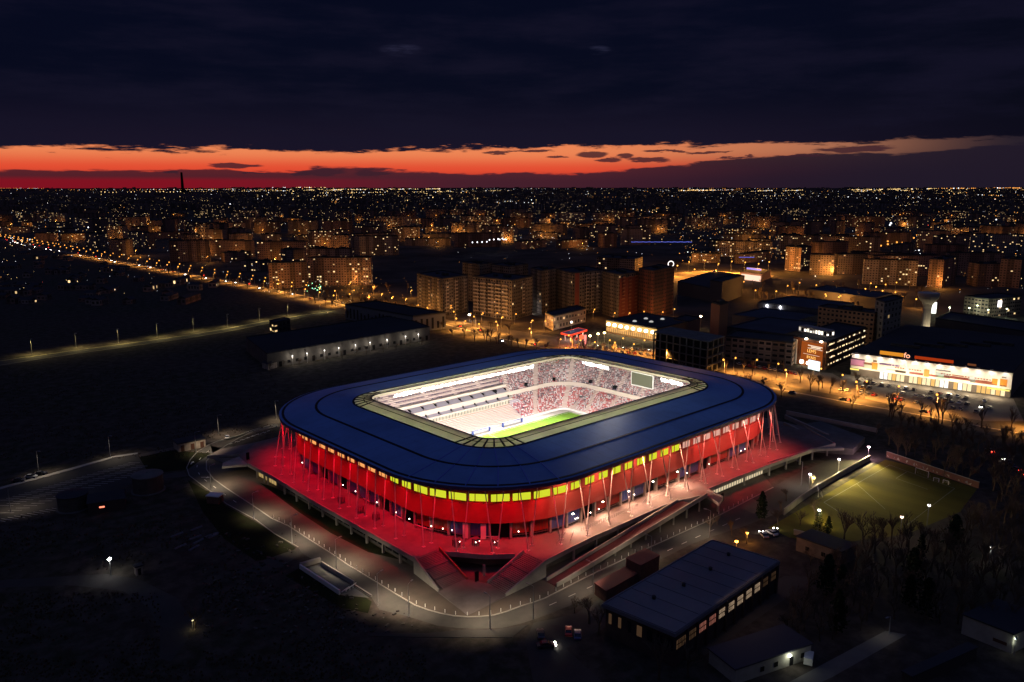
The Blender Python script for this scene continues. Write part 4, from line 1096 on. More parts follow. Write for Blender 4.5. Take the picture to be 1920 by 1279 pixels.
for k in range(1, 9):
    u = A.lerp(Dd, k / 9); v = B.lerp(C, k / 9); q = MB(); q.ocen((u + v) / 2, v - u, (v - u).length - 1.4, .10, 9.003, 9.05); q.build('roof_seam', M_droof, hr)
for (px, py) in [(1226, 1122), (1282, 1098), (1332, 1068), (1366, 1041)]:
    c = G(px, py, 9.1); q = MB(); q.bar((c.x, c.y, 9), (c.x, c.y, 9.7), .45, .45, 8); q.bar((c.x, c.y, 9.7), (c.x, c.y, 9.9), .6, .3, 8); q.build('roof_vent', M_droof, hr)
a, b = inset(B, .957), inset(C, .957); dr = (b - a).normalized(); nr = Vector((dr.y, -dr.x, 0)); L_ = (b - a).length
M_hw = emat('hall_lit_pane', (1.0, .70, .45), .40); M_hw2 = emat('hall_lit_pane_red', (1.0, .36, .26), .26); M_hw3 = emat('hall_dim_pane', (1.0, .55, .3), .05)
nbay = 11
for k in range(nbay):
    m_ = M_hw3 if k < 2 else M_hw2 if k in (2, 3) else M_hw if k < 9 else M_hw3
    s0 = L_ * (k + .08) / nbay; wd = L_ / nbay * .84
    q = MB(); q.ocen(a + dr * (s0 + wd / 2) + nr * .05, dr, wd, .06, 4.3, 6.5); o = q.build('window', m_, hall)
    q = MB()
    for s_ in range(1, 6): q.ocen(a + dr * (s0 + wd * s_ / 6) + nr * .12, dr, .16, .08, 4.3, 6.5)
    q.ocen(a + dr * (s0 + wd / 2) + nr * .12, dr, wd, .08, 5.45, 5.6); q.build('frame', M_void, o)
    q = MB(); q.ocen(a + dr * (s0 + wd * 1.095) + nr * .3, dr, .7, .6, 0, 8.09); q.build('pilaster', mat('hall_wall', (0, 0, 0)), hall)
    if 3 < k < 9: light('window_glow', 'SPOT', tuple(a + dr * (s0 + wd / 2) + nr * .5 + Vector((0, 0, 5))), 160, (1, .6, .36), .8, hall, tuple(a + dr * (s0 + wd / 2) + nr * 5), 120)
a, b = inset(A, .957), inset(B, .957); dr = (b - a).normalized(); nr = Vector((dr.y, -dr.x, 0)); L_ = (b - a).length
for k in range(7):
    q = MB(); q.ocen(a + dr * (L_ * (k + .5) / 7) + nr * .05, dr, L_ / 7 * (.30 if k in (0, 1, 2) else .5), .06, 3.9, 6.6); q.build('window', M_hw3 if k in (0, 1, 3) else mat('dark_glass', (0, 0, 0)), hall)
# annex and lean-to
p_ = gp([(1175, 1062), (1205, 1045), (1232, 1056), (1175, 1100)], 3)
A2, B2 = G(1180, 1075), G(1205, 1050)
simple_house('brick_annex', 'low brick annex with a dull red roof between the road and the hall', 'annex', (G(1115, 1115), G(1200, 1068), G(1222, 1082)), 3.2, M_brick, mat('red_felt', (.16, .05, .045), .8), over=.2)
simple_house('brick_porch', 'small brick porch block with a red flat roof against the hall roof edge', 'annex', (G(1173, 1085), G(1208, 1066), G(1235, 1080)), 6.0, M_brick, mat('red_felt', (0, 0, 0)), over=.2)
sheet('yard', gp([(1300, 1180), (1470, 1080), (1530, 1082), (1420, 1160), (1320, 1230)]), 0.007, M_asph2)
simple_house('garden_shed', 'dim grey shed with a dark roof standing among trees beyond the hall', 'shed', (G(1492, 1032), G(1575, 1062), G(1604, 1048)), 4.4, mat('grey_render', (.19, .155, .135), .9, .1, noise=.3, scale=.4), M_droof, windows=[(0, 3, 1.2, 1.2, 2.4, M_void), (0, 8, 1.2, 1.2, 2.4, M_void)])
# house with a wall lamp and van, lower right
A, B = G(1392, 1279), G(1519, 1235); dd = B - A; C = B + Vector((-dd.y, dd.x, 0)).normalized() * 9
A0 = A - dd * .1
hs = simple_house('white_bungalow', 'long white-walled bungalow with a flat grey roof and one bright wall lamp', 'house', (A0, B, C), 3.6, mat('pale_wall', (.40, .38, .32), .85, .2, noise=.2, scale=.4), mat('grey_roof', (.050, .050, .066), .7, .2), over=.5, windows=[(0, dd.length * .35, 1.1, 1.0, 2.2, M_void), (0, dd.length * .55, 1.1, 1.0, 2.2, M_void), (0, dd.length * .95, 1.0, 1.0, 2.2, M_void)], doors=[(0, dd.length * .78, 1.1, .05, 2.1, M_void)])
nr = Vector((dd.y, -dd.x, 0)).normalized(); p = G(1474, 1246, 2.9); c = A + dd * .66 + nr * .35
q = MB(); q.ocen(c, dd, .8, .3, 2.7, 3.1); o = q.build('wall_lamp', emat('porch_glow', (.95, 1.0, .80), 14), hs)
light('lamp_light', 'POINT', (c.x + nr.x * .8, c.y + nr.y * .8, 2.7), 130, (.95, 1, .8), .2, hs)
sheet('path', gp([(1480, 1279), (1660, 1183), (1700, 1190), (1560, 1270), (1540, 1279)]), 0.006, mat('pale_track', (.15, .14, .125), .9, .1, scale=.1, color2=(.10, .095, .09)))
light_p = G(1625, 1195)
lamp_post(G(1667, 1188), 4.5, 'short grey lamp post beside the pale track in the wood', None, (-.8, .2, 0), energy=160, color=(1, .95, .8), name='path_lamp')
simple_house('white_warehouse', 'pale windowless warehouse wall with a white lamp at its end near the frame corner', 'warehouse', (G(1802, 1188), G(1896, 1226), G(1960, 1195)), 5.0, mat('pale_wall', (0, 0, 0)), M_droof, windows=[(0, 7, 3, 1.5, 2.3, M_brown)])
pole_lamp(G(1901, 1228), 4.3, 'white lamp at the end of the pale warehouse wall', energy=60, strength=10, r_=.3, color=(.9, 1, .8), name='end_lamp')
simple_house('sunk_shed', 'long dark shed with a dim lit foot along the frame bottom edge', 'shed', (G(1690, 1279), G(1810, 1225), G(1830, 1235)), 2.6, mat('sooty_wall', (0, 0, 0)), M_droof)
pole_lamp(G(1854, 1062), 6.0, 'faint white lamp hidden among the dark trees', energy=160, strength=14, r_=.3, color=(1, .97, .85), name='wood_lamp')
pole_lamp(G(1380, 1032), 3.0, 'orange lamp glowing behind the far corner of the hall roof', energy=900, strength=26, r_=.5, color=(1, .36, .04), name='orange_lamp')
pole_lamp(G(1400, 1018), 3.4, 'orange lamp among bare trees past the hall', energy=700, strength=16, r_=.4, color=(1, .42, .06), name='orange_lamp')
# ------------------------------------------------------------ training pitch
M_tturf = turf_material('training_turf', (0.100, 0.088, 0.014), (0.135, 0.118, 0.018), 9.0)
tp = gp([(1440, 990), (1535, 935), (1660, 862), (1700, 872), (1780, 899), (1832, 917), (1800, 960), (1700, 1002), (1560, 1020), (1480, 1008)])
sheet('training_pitch', tp, 0.02, M_tturf)
q = MB()
def gl(a, b, wd=.14):
    u, v = G(*a), G(*b); d = (v - u).normalized(); s_ = Vector((-d.y, d.x, 0)) * wd / 2; q.face([(x.x, x.y, .026) for x in (u - s_, v - s_, v + s_, u + s_)])
gl((1545, 942), (1668, 872)); gl((1668, 872), (1790, 916)); gl((1545, 942), (1620, 990)); gl((1790, 916), (1700, 985)); gl((1606, 907), (1660, 955)); gl((1700, 885), (1680, 897)); gl((1680, 897), (1740, 918))
tag(q.build('training_line', mat('faded_line', (.30, .31, .22), .8)), kind='structure')
def walled(name, lab, pts, h, m_, wd=.3, cat='wall', art=None):
    r = thing(name, lab, cat, tuple(G(*pts[0])))
    for a, b in zip(pts, pts[1:]):
        u, v = G(*a), G(*b); n = max(1, int((v - u).length / 6)); 
        q = MB(); q.ocen((u + v) / 2, v - u, (v - u).length, wd, 0, h); q.build('panel', m_, r)
        q = MB(); q.ocen((u + v) / 2, v - u, (v - u).length + .1, wd + .16, h + .002, h + .14); q.build('coping', M_conc, r)
    if art:
        random.seed(3); u, v = G(*pts[0]), G(*pts[-1]); d = (v - u).normalized(); nr = Vector((d.y, -d.x, 0)); nr = -nr if nr.dot(CAMP - u) < 0 else nr
        L_ = (v - u).length; 
        for k in range(26):
            s_ = L_ * (k + .2) / 27; q = MB(); hh = random.uniform(.7, 1.6); wd_ = random.uniform(.8, 2.0)
            base = u + d * s_ + nr * (wd / 2 + .02)
            pts2 = [base + d * random.uniform(0, wd_) + Vector((0, 0, .3 + random.uniform(0, hh))) for _ in range(4)]
            ang = sorted(pts2, key=lambda p_: math.atan2(p_.z - .3 - hh / 2, (p_ - base).dot(d) - wd_ / 2))
            q.face(ang); q.build('graffiti_mark', art[k % len(art)], r)
    return r
gm = [mat('paint_cream', (.42, .38, .32), .8), mat('paint_rust', (.26, .09, .06), .8), mat('paint_grey', (.25, .24, .25), .8)]
walled('perimeter_wall', 'pale concrete wall along the near side of the training pitch under the lamps', [(1470, 966), (1500, 942), (1535, 918), (1580, 892), (1630, 864)], 2.2, M_conc)
walled('graffiti_wall', 'brownish wall covered with pale graffiti behind the training pitch goals', [(1662, 857), (1835, 916)], 2.4, mat('brown_wall', (.17, .085, .07), .9), art=gm)
walled('low_wall', 'low pale wall between the training pitch and the garden shed', [(1488, 1002), (1580, 1024)], 1.6, M_conc)
for i, (a, b, lab) in enumerate([((1716, 888), (1740, 896), 'big white football goal on the training pitch before the graffiti wall'), ((1750, 902), (1760, 904), 'small white training goal right of the big goal'), ((1768, 906), (1778, 909), 'small white training goal nearest the wall end'), ((1532, 922), (1534, 932), 'narrow white goal frame at the near touch-line wall')]):
    u, v = G(*a), G(*b); r = thing('football_goal', lab, 'goal', tuple((u + v) / 2), group='goals on the training pitch')
    h = 2.4 if i in (0, 3) else 1.4; q = MB(); q.bar(u, u + Vector((0, 0, h)), .09); q.bar(v, v + Vector((0, 0, h)), .09); q.bar(u + Vector((0, 0, h)), v + Vector((0, 0, h)), .09); q.build('frame', M_white, r)
    d = (v - u).normalized(); bk = Vector((d.y, -d.x, 0)) * -1.5
    if bk.dot(u - CAMP) < 0: bk = -bk
    q = MB()
    for p in (u, v): q.bar(p + Vector((0, 0, h)), p + bk, .05)
    q.bar(u + bk, v + bk, .05)
    for k in range(1, 8):
        p = u.lerp(v, k / 8); q.bar(p + Vector((0, 0, h)), p + bk, .015, n=3, caps=False); 
    q.build('net', M_conc, r)
for i, (px, py, yt, en, st, colr, lab) in enumerate([(1627, 862, 838, 2600, 40, (1, .55, .66), 'tall pink-glaring floodlight at the far corner of the training pitch'), (1571, 893, 861, 700, 16, (1, .80, .76), 'tall lamp standing at the middle of the training pitch wall'), (1517, 917, 889, 520, 12, (.95, .80, 1), 'lamp beside the glowing bare tree at the training wall'), (1533, 998, 956, 500, 10, (1, .97, .85), 'tall lattice floodlight among trees at the near end of the training pitch'), (1687, 1012, 969, 240, 10, (1, .66, .5), 'warm floodlight above the dark trees beside the training pitch'), (1738, 985, 947, 60, 5, (1, .9, .85), 'faint double lamp at the far side of the training pitch trees')]):
    p = G(px, py); r = pole_lamp(p, hgt(p, yt), lab, energy=en, color=colr, name='pitch_floodlight', r_=.5, strength=st, group='floodlights round the training pitch')
    if i in (0, 1, 2, 3):
        light('pitch_beam', 'SPOT', (p.x, p.y, hgt(p, yt) - 1.1), 70000 if i == 0 else 30000 if i < 3 else 70000, (1, .80, .34), .4, r, tuple(G(1590, 915) if i < 3 else G(1545, 958)), 120, 1.0)
# ------------------------------------------------------------ deck furniture: fence panels, light boxes
def fence_run(pts, lab, group, z=ZP, h=1.1):
    for i, ((a, b), l_) in enumerate(zip(pts, lab)):
        u, v = G(*a, z), G(*b, z); r = thing('deck_railing', l_, 'railing', tuple((u + v) / 2), group=group); q = MB()
        q.bar(u + Vector((0, 0, h)), v + Vector((0, 0, h)), .04, n=5); q.bar(u + Vector((0, 0, .15)), v + Vector((0, 0, .15)), .03, n=5); q.build('rail', M_steel, r)
        n = int((v - u).length / 1.1) + 1
        q = MB()
        for k in range(n + 1): p = u.lerp(v, k / n); q.bar(p, p + Vector((0, 0, h)), .035, n=4)
        q.build('baluster', M_steel, r)
runs = [((1044, 1022), (1060, 1002)), ((1069, 1018), (1075, 1000)), ((1090, 996), (1140, 975)), ((1140, 975), (1196, 950)), ((1205, 946), (1214, 935)), ((1218, 940), (1236, 932)), ((1240, 928), (1275, 912)), ((1300, 906), (1330, 893)), ((1420, 850), (1445, 838))]
places = ['nearest the red corner', 'just past the red corner', 'below the first white gate pier', 'midway along the white-lit deck', 'as a short return beside the ramp top', 'as a short stub before the ramp top', 'at the top of the ramp', 'on the red patch past the ramp', 'at the far lit corner']
fence_run(runs, ['steel deck railing ' + p for p in places], 'steel railings on the lit deck')
for i, (px, py) in enumerate([(855, 1023), (892, 1022), (927, 1022), (640, 942), (676, 960), (705, 974)]):
    c = G(px, py, ZP); r = thing('turnstile_cage', 'round mesh turnstile cage on the red deck, %s from the %s' % (nth(i % 3 + 1), 'corner stair' if i < 3 else 'sloping apron'), 'turnstile', tuple(c), group='turnstile cages on the red deck')
    q = MB()
    for k in range(12):
        an = 2 * math.pi * k / 12; q.bar((1.1 * math.cos(an), 1.1 * math.sin(an), 0), (1.1 * math.cos(an), 1.1 * math.sin(an), 2.1), .05, n=4)
    q.build('cage', M_void, r, loc=(0, 0, 0)); q = MB(); q.bar((0, 0, 0), (0, 0, 2.1), .12); q.bar((0, 0, 2.1), (0, 0, 2.2), 1.2, 1.2, 12); q.build('rotor', M_dconc, r, loc=(0, 0, 0))
    if i < 3:
        q = MB(); q.ball((-.7, -.9, 1.4), .14, n=6, m=4); q.ball((.6, -1.0, 1.4), .14, n=6, m=4); q.build('lamp', M_wlamp, r, loc=(0, 0, 0))
for i, (px, py, lab) in enumerate([(894, 1090, 'black upright information pillar at the foot of the corner stairs'), (465, 862, 'black upright information pillar on the side apron'), (1354, 940, 'black upright information pillar at the end of the side walkway')]):
    z = 0.2 if i == 0 else ZP if i == 1 else 0
    c = G(px, py, z); r = thing('info_pillar', lab, 'pillar', tuple(c), group='black information pillars'); q = MB(); q.box(-.55, -.2, 0, .55, .2, 2.9); q.build('body', M_void, r, loc=(0, 0, 0)); q = MB(); q.box(-.7, -.35, 0, .7, .35, .12); q.build('base', M_dconc, r, loc=(0, 0, 0))
# ================================================================== BUILDINGS OF THE MIDDLE DISTANCE
random.seed(21)
def facade_material(name, tones, lit=0.12, strength=2.2, glass=(0.012, 0.013, 0.018), wu=(0.22, 0.78), wv=(0.30, 0.80), warm=(1.0, 0.66, 0.30), cool=(0.80, 0.92, 1.0), vary=True, band=None):
    """walls with a grid of window openings; the uv counts bays and storeys, 64 apart from house to house"""
    mt = bpy.data.materials.new(name); mt.use_nodes = True
    n = NT(mt.node_tree); b = n.n['Principled BSDF']; b.inputs['Roughness'].default_value = 0.85; b.inputs['Specular IOR Level'].default_value = 0.2
    uvn = n.node('ShaderNodeUVMap'); s_ = n.sep(uvn.outputs[0]); u, v = s_[0], s_[1]
    fu, fv = n.m('FRACT', u), n.m('FRACT', v)
    wn0 = n.node('ShaderNodeTexWhiteNoise', noise_dimensions='2D'); n.put(wn0.inputs['Vector'], n.xyz(n.m('ADD', n.m('FLOOR', u), 7.3), n.m('ADD', n.m('FLOOR', v), 3.1))); bl = n.m('POWER', wn0.outputs['Value'], 3.0)
    inside = n.m('MULTIPLY', n.m('MULTIPLY', n.m('GREATER_THAN', fu, wu[0]), n.m('LESS_THAN', fu, wu[1])), n.m('MULTIPLY', n.m('GREATER_THAN', fv, wv[0]), n.m('LESS_THAN', fv, n.m('SUBTRACT', wv[1], n.m('MULTIPLY', bl, 0.34)))))
    wn = n.node('ShaderNodeTexWhiteNoise', noise_dimensions='2D'); n.put(wn.inputs['Vector'], n.xyz(n.m('FLOOR', u), n.m('FLOOR', v)))
    wb = n.node('ShaderNodeTexWhiteNoise', noise_dimensions='1D'); n.put(wb.inputs['W'], n.m('ADD', n.m('FLOOR', n.m('DIVIDE', u, 64.0)), 0.5))
    hs = n.sep(wb.outputs['Color'])
    prob = n.m('MULTIPLY', n.m('ADD', 0.25, n.m('MULTIPLY', n.m('POWER', wb.outputs['Value'], 2.0), 1.9)), lit) if vary else lit
    on = n.m('MULTIPLY', n.m('LESS_THAN', wn.outputs['Value'], prob), inside)
    hc = n.sep(wn.outputs['Color'])
    wall = n.mix(hs[0], (*tones[0], 1), (*tones[1], 1)); wall = n.mix(n.m('MULTIPLY', hs[1], 0.6), wall, (*tones[2], 1))
    wc = n.node('ShaderNodeTexWhiteNoise', noise_dimensions='1D'); n.put(wc.inputs['W'], n.m('ADD', n.m('FLOOR', n.m('DIVIDE', u, 2.0)), 0.37))
    if vary: wall = n.mix(n.m('MULTIPLY', n.m('GREATER_THAN', wc.outputs['Value'], 0.58), 0.55), wall, (.035, .028, .028, 1))
    floor_line = n.m('GREATER_THAN', fv, 0.93)
    wall = n.mix(n.m('MULTIPLY', floor_line, 0.35), wall, (0.02, 0.02, 0.02, 1))
    n.put(b.inputs['Base Color'], n.mix(inside, wall, (*glass, 1)))
    lc = n.mix(n.sstep(hc[0], 0.45, 0.75), (*warm, 1), (*cool, 1))
    n.put(b.inputs['Emission Color'], lc)
    n.put(b.inputs['Emission Strength'], n.m('MULTIPLY', on, n.m('MULTIPLY', n.m('ADD', 0.25, hc[1]), strength)))
    mt.cycles.emission_sampling = 'NONE'
    return mt
M_blk = facade_material('block_wall', [(.20, .155, .14), (.33, .28, .25), (.24, .12, .10)], lit=0.055, strength=1.5, glass=(.05, .042, .042))
M_far = facade_material('far_block_wall', [(.20, .155, .14), (.33, .28, .25), (.24, .12, .10)], lit=0.016, strength=0.9)
M_twr = facade_material('tower_wall', [(.15, .135, .13), (.17, .15, .145), (.14, .125, .125)], lit=0.008, strength=1.2)
M_twr2 = facade_material('tower_wall_red', [(.15, .055, .045), (.17, .07, .055), (.14, .06, .055)], lit=0.008, strength=1.2)
M_off = facade_material('office_wall', [(.25, .20, .17), (.27, .22, .19), (.24, .19, .17)], lit=0.05, strength=1.8, wu=(.15, .85))
M_roofd = mat('tar_roof', (0.040, 0.042, 0.050), 0.8, 0.2, noise=.35, scale=.06)
UOFF = [0]
def wall_uv(q, P4, z0, z1, mi=0, cw=3.0, ch=3.0):
    UOFF[0] += 1; u0 = UOFF[0] * 64.0 + 1
    a = sum(P4[i][0] * P4[(i + 1) % 4][1] - P4[(i + 1) % 4][0] * P4[i][1] for i in range(4))
    P = list(P4) if a > 0 else list(P4)[::-1]
    for i in range(4):
        p, r = P[i], P[(i + 1) % 4]; L = math.hypot(r[0] - p[0], r[1] - p[1]); n = max(1, round(L / cw)); m_ = max(1, round((z1 - z0) / ch))
        if u0 % 64 + n > 62: u0 = UOFF[0] * 64.0 + 1
        q.face([(p[0], p[1], z0), (r[0], r[1], z0), (r[0], r[1], z1), (p[0], p[1], z1)], mi, [(u0, 0), (u0 + n, 0), (u0 + n, m_), (u0, m_)])
        u0 += n
    return P
def quad4(A, B, C): return [A, B, C, A + C - B]
def bld(name, lab, cat, A, B, C, ytop=None, h=None, wm=None, rm_=None, cw=3.0, ch=3.0, group=None, parapet=.8, lift=True):
    """A, B, C: three corners on the ground, B the one nearest the camera; ytop: row its top reaches over B"""
    A, B, C = [Vector((p[0], p[1], 0)) for p in (A, B, C)]
    h = h or hgt(B, ytop); P4 = quad4(A, B, C); c = (A + C) / 2
    r = thing(name, lab, cat, (c.x, c.y, 0), group=group)
    q = MB(); wall_uv(q, P4, 0, h, 0, cw, ch); q.build('wall', wm or M_blk, r)
    q = MB(); q.face([(p.x, p.y, h - .01) for p in (P4 if (B - A).cross(C - B).z > 0 else P4[::-1])])
    if parapet:
        for i in range(4):
            u, v = P4[i], P4[(i + 1) % 4]; q.ocen((u + v) / 2 + (c - (u + v) / 2).normalized() * .22, v - u, (v - u).length - .1, .35, h + .002, h + parapet)
    rf = q.build('roof', rm_ or M_roofd, r)
    if lift:
        q = MB(); k = c + (B - A) * .12; q.ocen(k, B - A, min(6, (B - A).length * .3), 4, h, h + 2.6); q.ocen(k - (B - A) * .3, B - A, 3, 2.5, h, h + 1.6); q.build('roof_house', M_roofd, rf)
    return r, P4, h
def balconies(r, P4, h, edge, cols, m_, dep=1.4, wd=3.6, ch=3.0, z0=4.0):
    A, B = P4[edge], P4[(edge + 1) % 4]; c = (P4[0] + P4[2]) / 2; d = (B - A).normalized(); nr = Vector((d.y, -d.x, 0))
    if ((A + B) / 2 - c).dot(nr) < 0: nr = -nr
    L = (B - A).length
    for k in cols:
        q = MB(); z = z0; cc_ = A + d * (L * k) + nr * (dep / 2)
        while z < h - 2:
            q.ocen(cc_, d, wd, dep, z - .15, z); q.ocen(cc_ + nr * (dep / 2 - .06), d, wd, .12, z + .003, z + .95); z += ch
        q.ocen(cc_ - nr * (dep / 2 - .1), d, .5, .3, z0 - .2, h - 2); q.build('balcony_stack', m_, r)
M_balc = mat('balcony_render', (.34, .31, .30), .8, .2)
TG = 'new apartment towers beyond the avenue'
r, P4, h = bld('apartment_tower', 'wide apartment tower with stacked balconies nearest the dark warehouse', 'apartment block', G(783, 580), G(830, 594), G(878, 584), 524, wm=M_twr, group=TG)
balconies(r, P4, h, 0, (.18, .55, .9), M_balc); balconies(r, P4, h, 1, (.15, .5, .85), M_balc, wd=4.5)
r, P4, h = bld('apartment_tower', 'long apartment tower with white wavy balconies lit from below', 'apartment block', G(887, 590), G(960, 601), G(998, 590), 527, wm=M_twr, group=TG)
balconies(r, P4, h, 0, (.12, .3, .5, .68, .86), M_balc, dep=1.8, wd=6.5); balconies(r, P4, h, 1, (.5,), M_balc)
bld('apartment_tower', 'square pale apartment tower whose top shows behind the first two towers', 'apartment block', G(868, 562), G(900, 568), G(922, 563), 497, wm=M_twr, group=TG)
bld('apartment_tower', 'wide low-topped apartment tower behind the wavy balconies', 'apartment block', G(920, 567), G(955, 574), G(990, 567), 501, wm=M_twr, group=TG)
r, P4, h = bld('apartment_tower', 'dark narrow apartment tower in the middle of the tower group', 'apartment block', G(995, 582), G(1016, 590), G(1042, 583), 509, wm=M_twr, group=TG); balconies(r, P4, h, 0, (.5,), M_dconc)
r, P4, h = bld('apartment_tower', 'broad apartment tower with red centre strip and lit lower balconies', 'apartment block', G(1041, 582), G(1072, 593), G(1130, 584), 513, wm=M_twr, group=TG)
balconies(r, P4, h, 1, (.45, .62, .8), M_balc, wd=4.2)
q = MB(); d = (P4[2] - P4[1]).normalized(); nr = Vector((d.y, -d.x, 0)); q.ocen(P4[1] + d * 6 + nr * .12, d, 5, .2, 0, h - .1); q.ocen(P4[1] + d * 6 - nr * .12, d, 5, .2, 0, h - .1); q.build('red_strip', mat('brick_red_render', (.17, .05, .045), .85), r)
r, P4, h = bld('apartment_tower', 'pale apartment tower with a brick-red flank beside the lit diner', 'apartment block', G(1128, 588), G(1158, 598), G(1197, 590), 516, wm=M_twr, group=TG)
q = MB(); d = (P4[2] - P4[1]).normalized(); nr = Vector((d.y, -d.x, 0)); q.ocen(P4[1] + d * (P4[2] - P4[1]).length * .5 + nr * .15, d, (P4[2] - P4[1]).length * .9, .25, 0, h - 3); q.build('red_strip', mat('brick_red_render', (0, 0, 0)), r); balconies(r, P4, h, 1, (.2, .5, .8), mat('rust_balcony', (.26, .12, .09), .8))
bld('apartment_tower', 'very dark brick apartment tower at the end of the tower group', 'apartment block', G(1195, 592), G(1222, 600), G(1261, 588), 509, wm=M_twr2, group=TG)
bld('parade_block', 'amber-lit long block rising behind the dark end tower', 'apartment block', G(1118, 512), G(1190, 517), G(1204, 511), 487, wm=M_off)
M_fore = mat('forecourt_paving', (.13, .115, .10), .9, .2, noise=.3, scale=.05)
sheet('forecourt', gp([(640, 588), (700, 580), (790, 592), (880, 606), (1000, 625), (1140, 645), (1235, 655), (1300, 690), (1340, 712), (1250, 694), (1100, 669), (1000, 651), (900, 629), (830, 610), (720, 593)]), 0.02, M_fore)
sheet('forecourt', gp([(1340, 690), (1480, 694), (1560, 700), (1600, 722), (1600, 755), (1500, 736), (1400, 718)]), 0.022, M_fore)
M_dist = mat('district_ground', (.085, .070, .058), .9, .1, noise=.5, scale=.012, color2=(.030, .026, .022))
sheet('district_ground', gp([(640, 580), (560, 548), (450, 527), (312, 502), (187, 481), (0, 444), (-60, 430), (-60, 378), (1980, 378), (1980, 560), (1700, 600), (1300, 600), (1000, 615), (860, 598), (720, 575)]), 0.012, M_dist)
# lit ring sign on a pole
p = G(1257, 520); r = thing('ring_sign', 'glowing white ring sign on a tall pole by the amber yard', 'sign', (p.x, p.y, 0)); zt = hgt(p, 495)
q = MB(); q.bar((0, 0, 0), (0, 0, zt - 3), .5); q.build('pole', M_steel, r, loc=(0, 0, 0))
q = MB(); rx = Vector((RGT.x, RGT.y, 0)); n_ = 24; M_ringl = emat('ring_white', (1, .9, .85), 2.0)
for k in range(n_):
    a1, a2 = 2 * math.pi * k / n_, 2 * math.pi * (k + 1) / n_; q.bar(Vector((0, 0, zt)) + rx * 3.4 * math.cos(a1) + Vector((0, 0, 3.4 * math.sin(a1))), Vector((0, 0, zt)) + rx * 3.4 * math.cos(a2) + Vector((0, 0, 3.4 * math.sin(a2))), .5, n=5)
q.build('ring', M_ringl, r, loc=(0, 0, 0))
# amber yard
M_yard = mat('sandy_yard', (.30, .24, .15), .9, .1, noise=.35, scale=.02)
sheet('yard', gp([(1262, 512), (1330, 507), (1400, 512), (1452, 517), (1440, 524), (1390, 528), (1310, 533), (1262, 530)]), 0.05, M_yard)
bld('yard_shop', 'low shop with a bright pink-white front at the far side of the amber yard', 'shop', G(1388, 524), G(1428, 529), G(1445, 520), 514, wm=mat('shop_glow_wall', (.5, .3, .2), .8), lift=False, parapet=.4)
a, b = G(1389, 525), G(1427, 530); q = MB(); d = (b - a).normalized(); nr = Vector((d.y, -d.x, 0)); nr = nr if nr.dot(CAMP - a) > 0 else -nr
bs = bpy.data.objects['yard_shop']; q.ocen((a + b) / 2 + nr * .3, d, (b - a).length * .95, .2, 1, 7.5); q.build('shopfront', emat('shopfront_pink', (1, .62, .45), 1.4), bs)
q = MB(); q.ocen((a + b) / 2 - nr * 4 + Vector((0, 0, 0)), d, (b - a).length * .7, .4, 13, 15); q.build('sign', emat('violet_sign', (.45, .35, 1), 1.0), bs)
bld('yard_warehouse', 'long dark warehouse in front of the amber yard', 'warehouse', G(1270, 552), G(1330, 566), G(1395, 540), 541, wm=mat('dark_clad', (.07, .065, .07), .8), lift=False)
bld('yard_warehouse', 'dark warehouse end block with a lit dock behind the brick tower', 'warehouse', G(1330, 566), G(1352, 570), G(1390, 556), 530, wm=mat('dark_clad', (0, 0, 0)), lift=False)
# diner with lit fascia
A, B, C = G(1137, 623), G(1231, 641), G(1297, 624)
r, P4, h = bld('diner', 'low diner with a row of dazzling yellow-white fascia lamps', 'restaurant', A, B, C, 617, wm=mat('diner_wall', (.30, .17, .08), .8), lift=False, parapet=.5)
d = (B - A).normalized(); nr = Vector((d.y, -d.x, 0)); nr = nr if nr.dot(CAMP - A) > 0 else -nr; L = (B - A).length
q = MB(); q.ocen((A + B) / 2 + nr * .3, d, L, .5, h * .52, h * .96); fa = q.build('fascia', emat('diner_fascia', (1.0, .62, .20), 1.0), r)
for k in range(8):
    q = MB(); q.ball(A + d * (L * (k + .5) / 8) + nr * 1.0 + Vector((0, 0, h * .72)), 1.5, n=8, m=5, zs=.8); q.build('lamp', emat('diner_lamp', (1, .92, .62), 9), fa)
for k in range(4): light('diner_light', 'POINT', tuple(A + d * (L * (k + .5) / 4) + nr * 3.5 + Vector((0, 0, h * .7))), 3800, (1, .72, .32), 1.0, r)
q = MB()
for k in range(26): q.ocen(A + d * (L * (k + .5) / 26) + nr * .35, d, L / 26 * .6, .2, h * .12, h * .42)
q.build('shop_window', emat('diner_window', (1, .55, .18), .8), r)
for i, (px, py) in enumerate([(1190, 603), (1211, 598), (1221, 604), (1242, 599)]):
    c = G(px, py, h); q = MB(); q.ball(c, 1.7, n=8, m=5, zs=.7); q.build('skylight', emat('skylight_glow', (.9, .9, .85), .55), r)
# petrol station
p = G(1072, 640); r = thing('petrol_station', 'petrol station canopy edged in red light beside the diner', 'petrol station', (p.x, p.y, 0))
A, B, C = G(1052, 640), G(1068, 644), G(1100, 634); P4 = quad4(A, B, C)
q = MB(); q.obox([(v.x, v.y) for v in P4], 5.2, 6.2, 0); q.build('canopy', M_white, r)
cc_ = (A + C) / 2; q = MB()
for i in range(4):
    u, v = P4[i], P4[(i + 1) % 4]; q.ocen((u + v) / 2 + ((u + v) / 2 - cc_).normalized() * .15, v - u, (v - u).length + .4, .2, 5.1, 6.3)
q.build('fascia', emat('station_red', (1, .06, .02), 1.6), r)
for v in P4: q = MB(); k = cc_ + (v - cc_) * .7; q.ocen(k, (1, 0), .6, .6, 0, 5.1); q.build('post', M_white, r)
q = MB(); q.obox([((cc_ + (v - cc_) * .8).x, (cc_ + (v - cc_) * .8).y) for v in P4], 5.0, 5.1); q.build('soffit_light', emat('station_soffit', (1, .8, .72), 3), r)
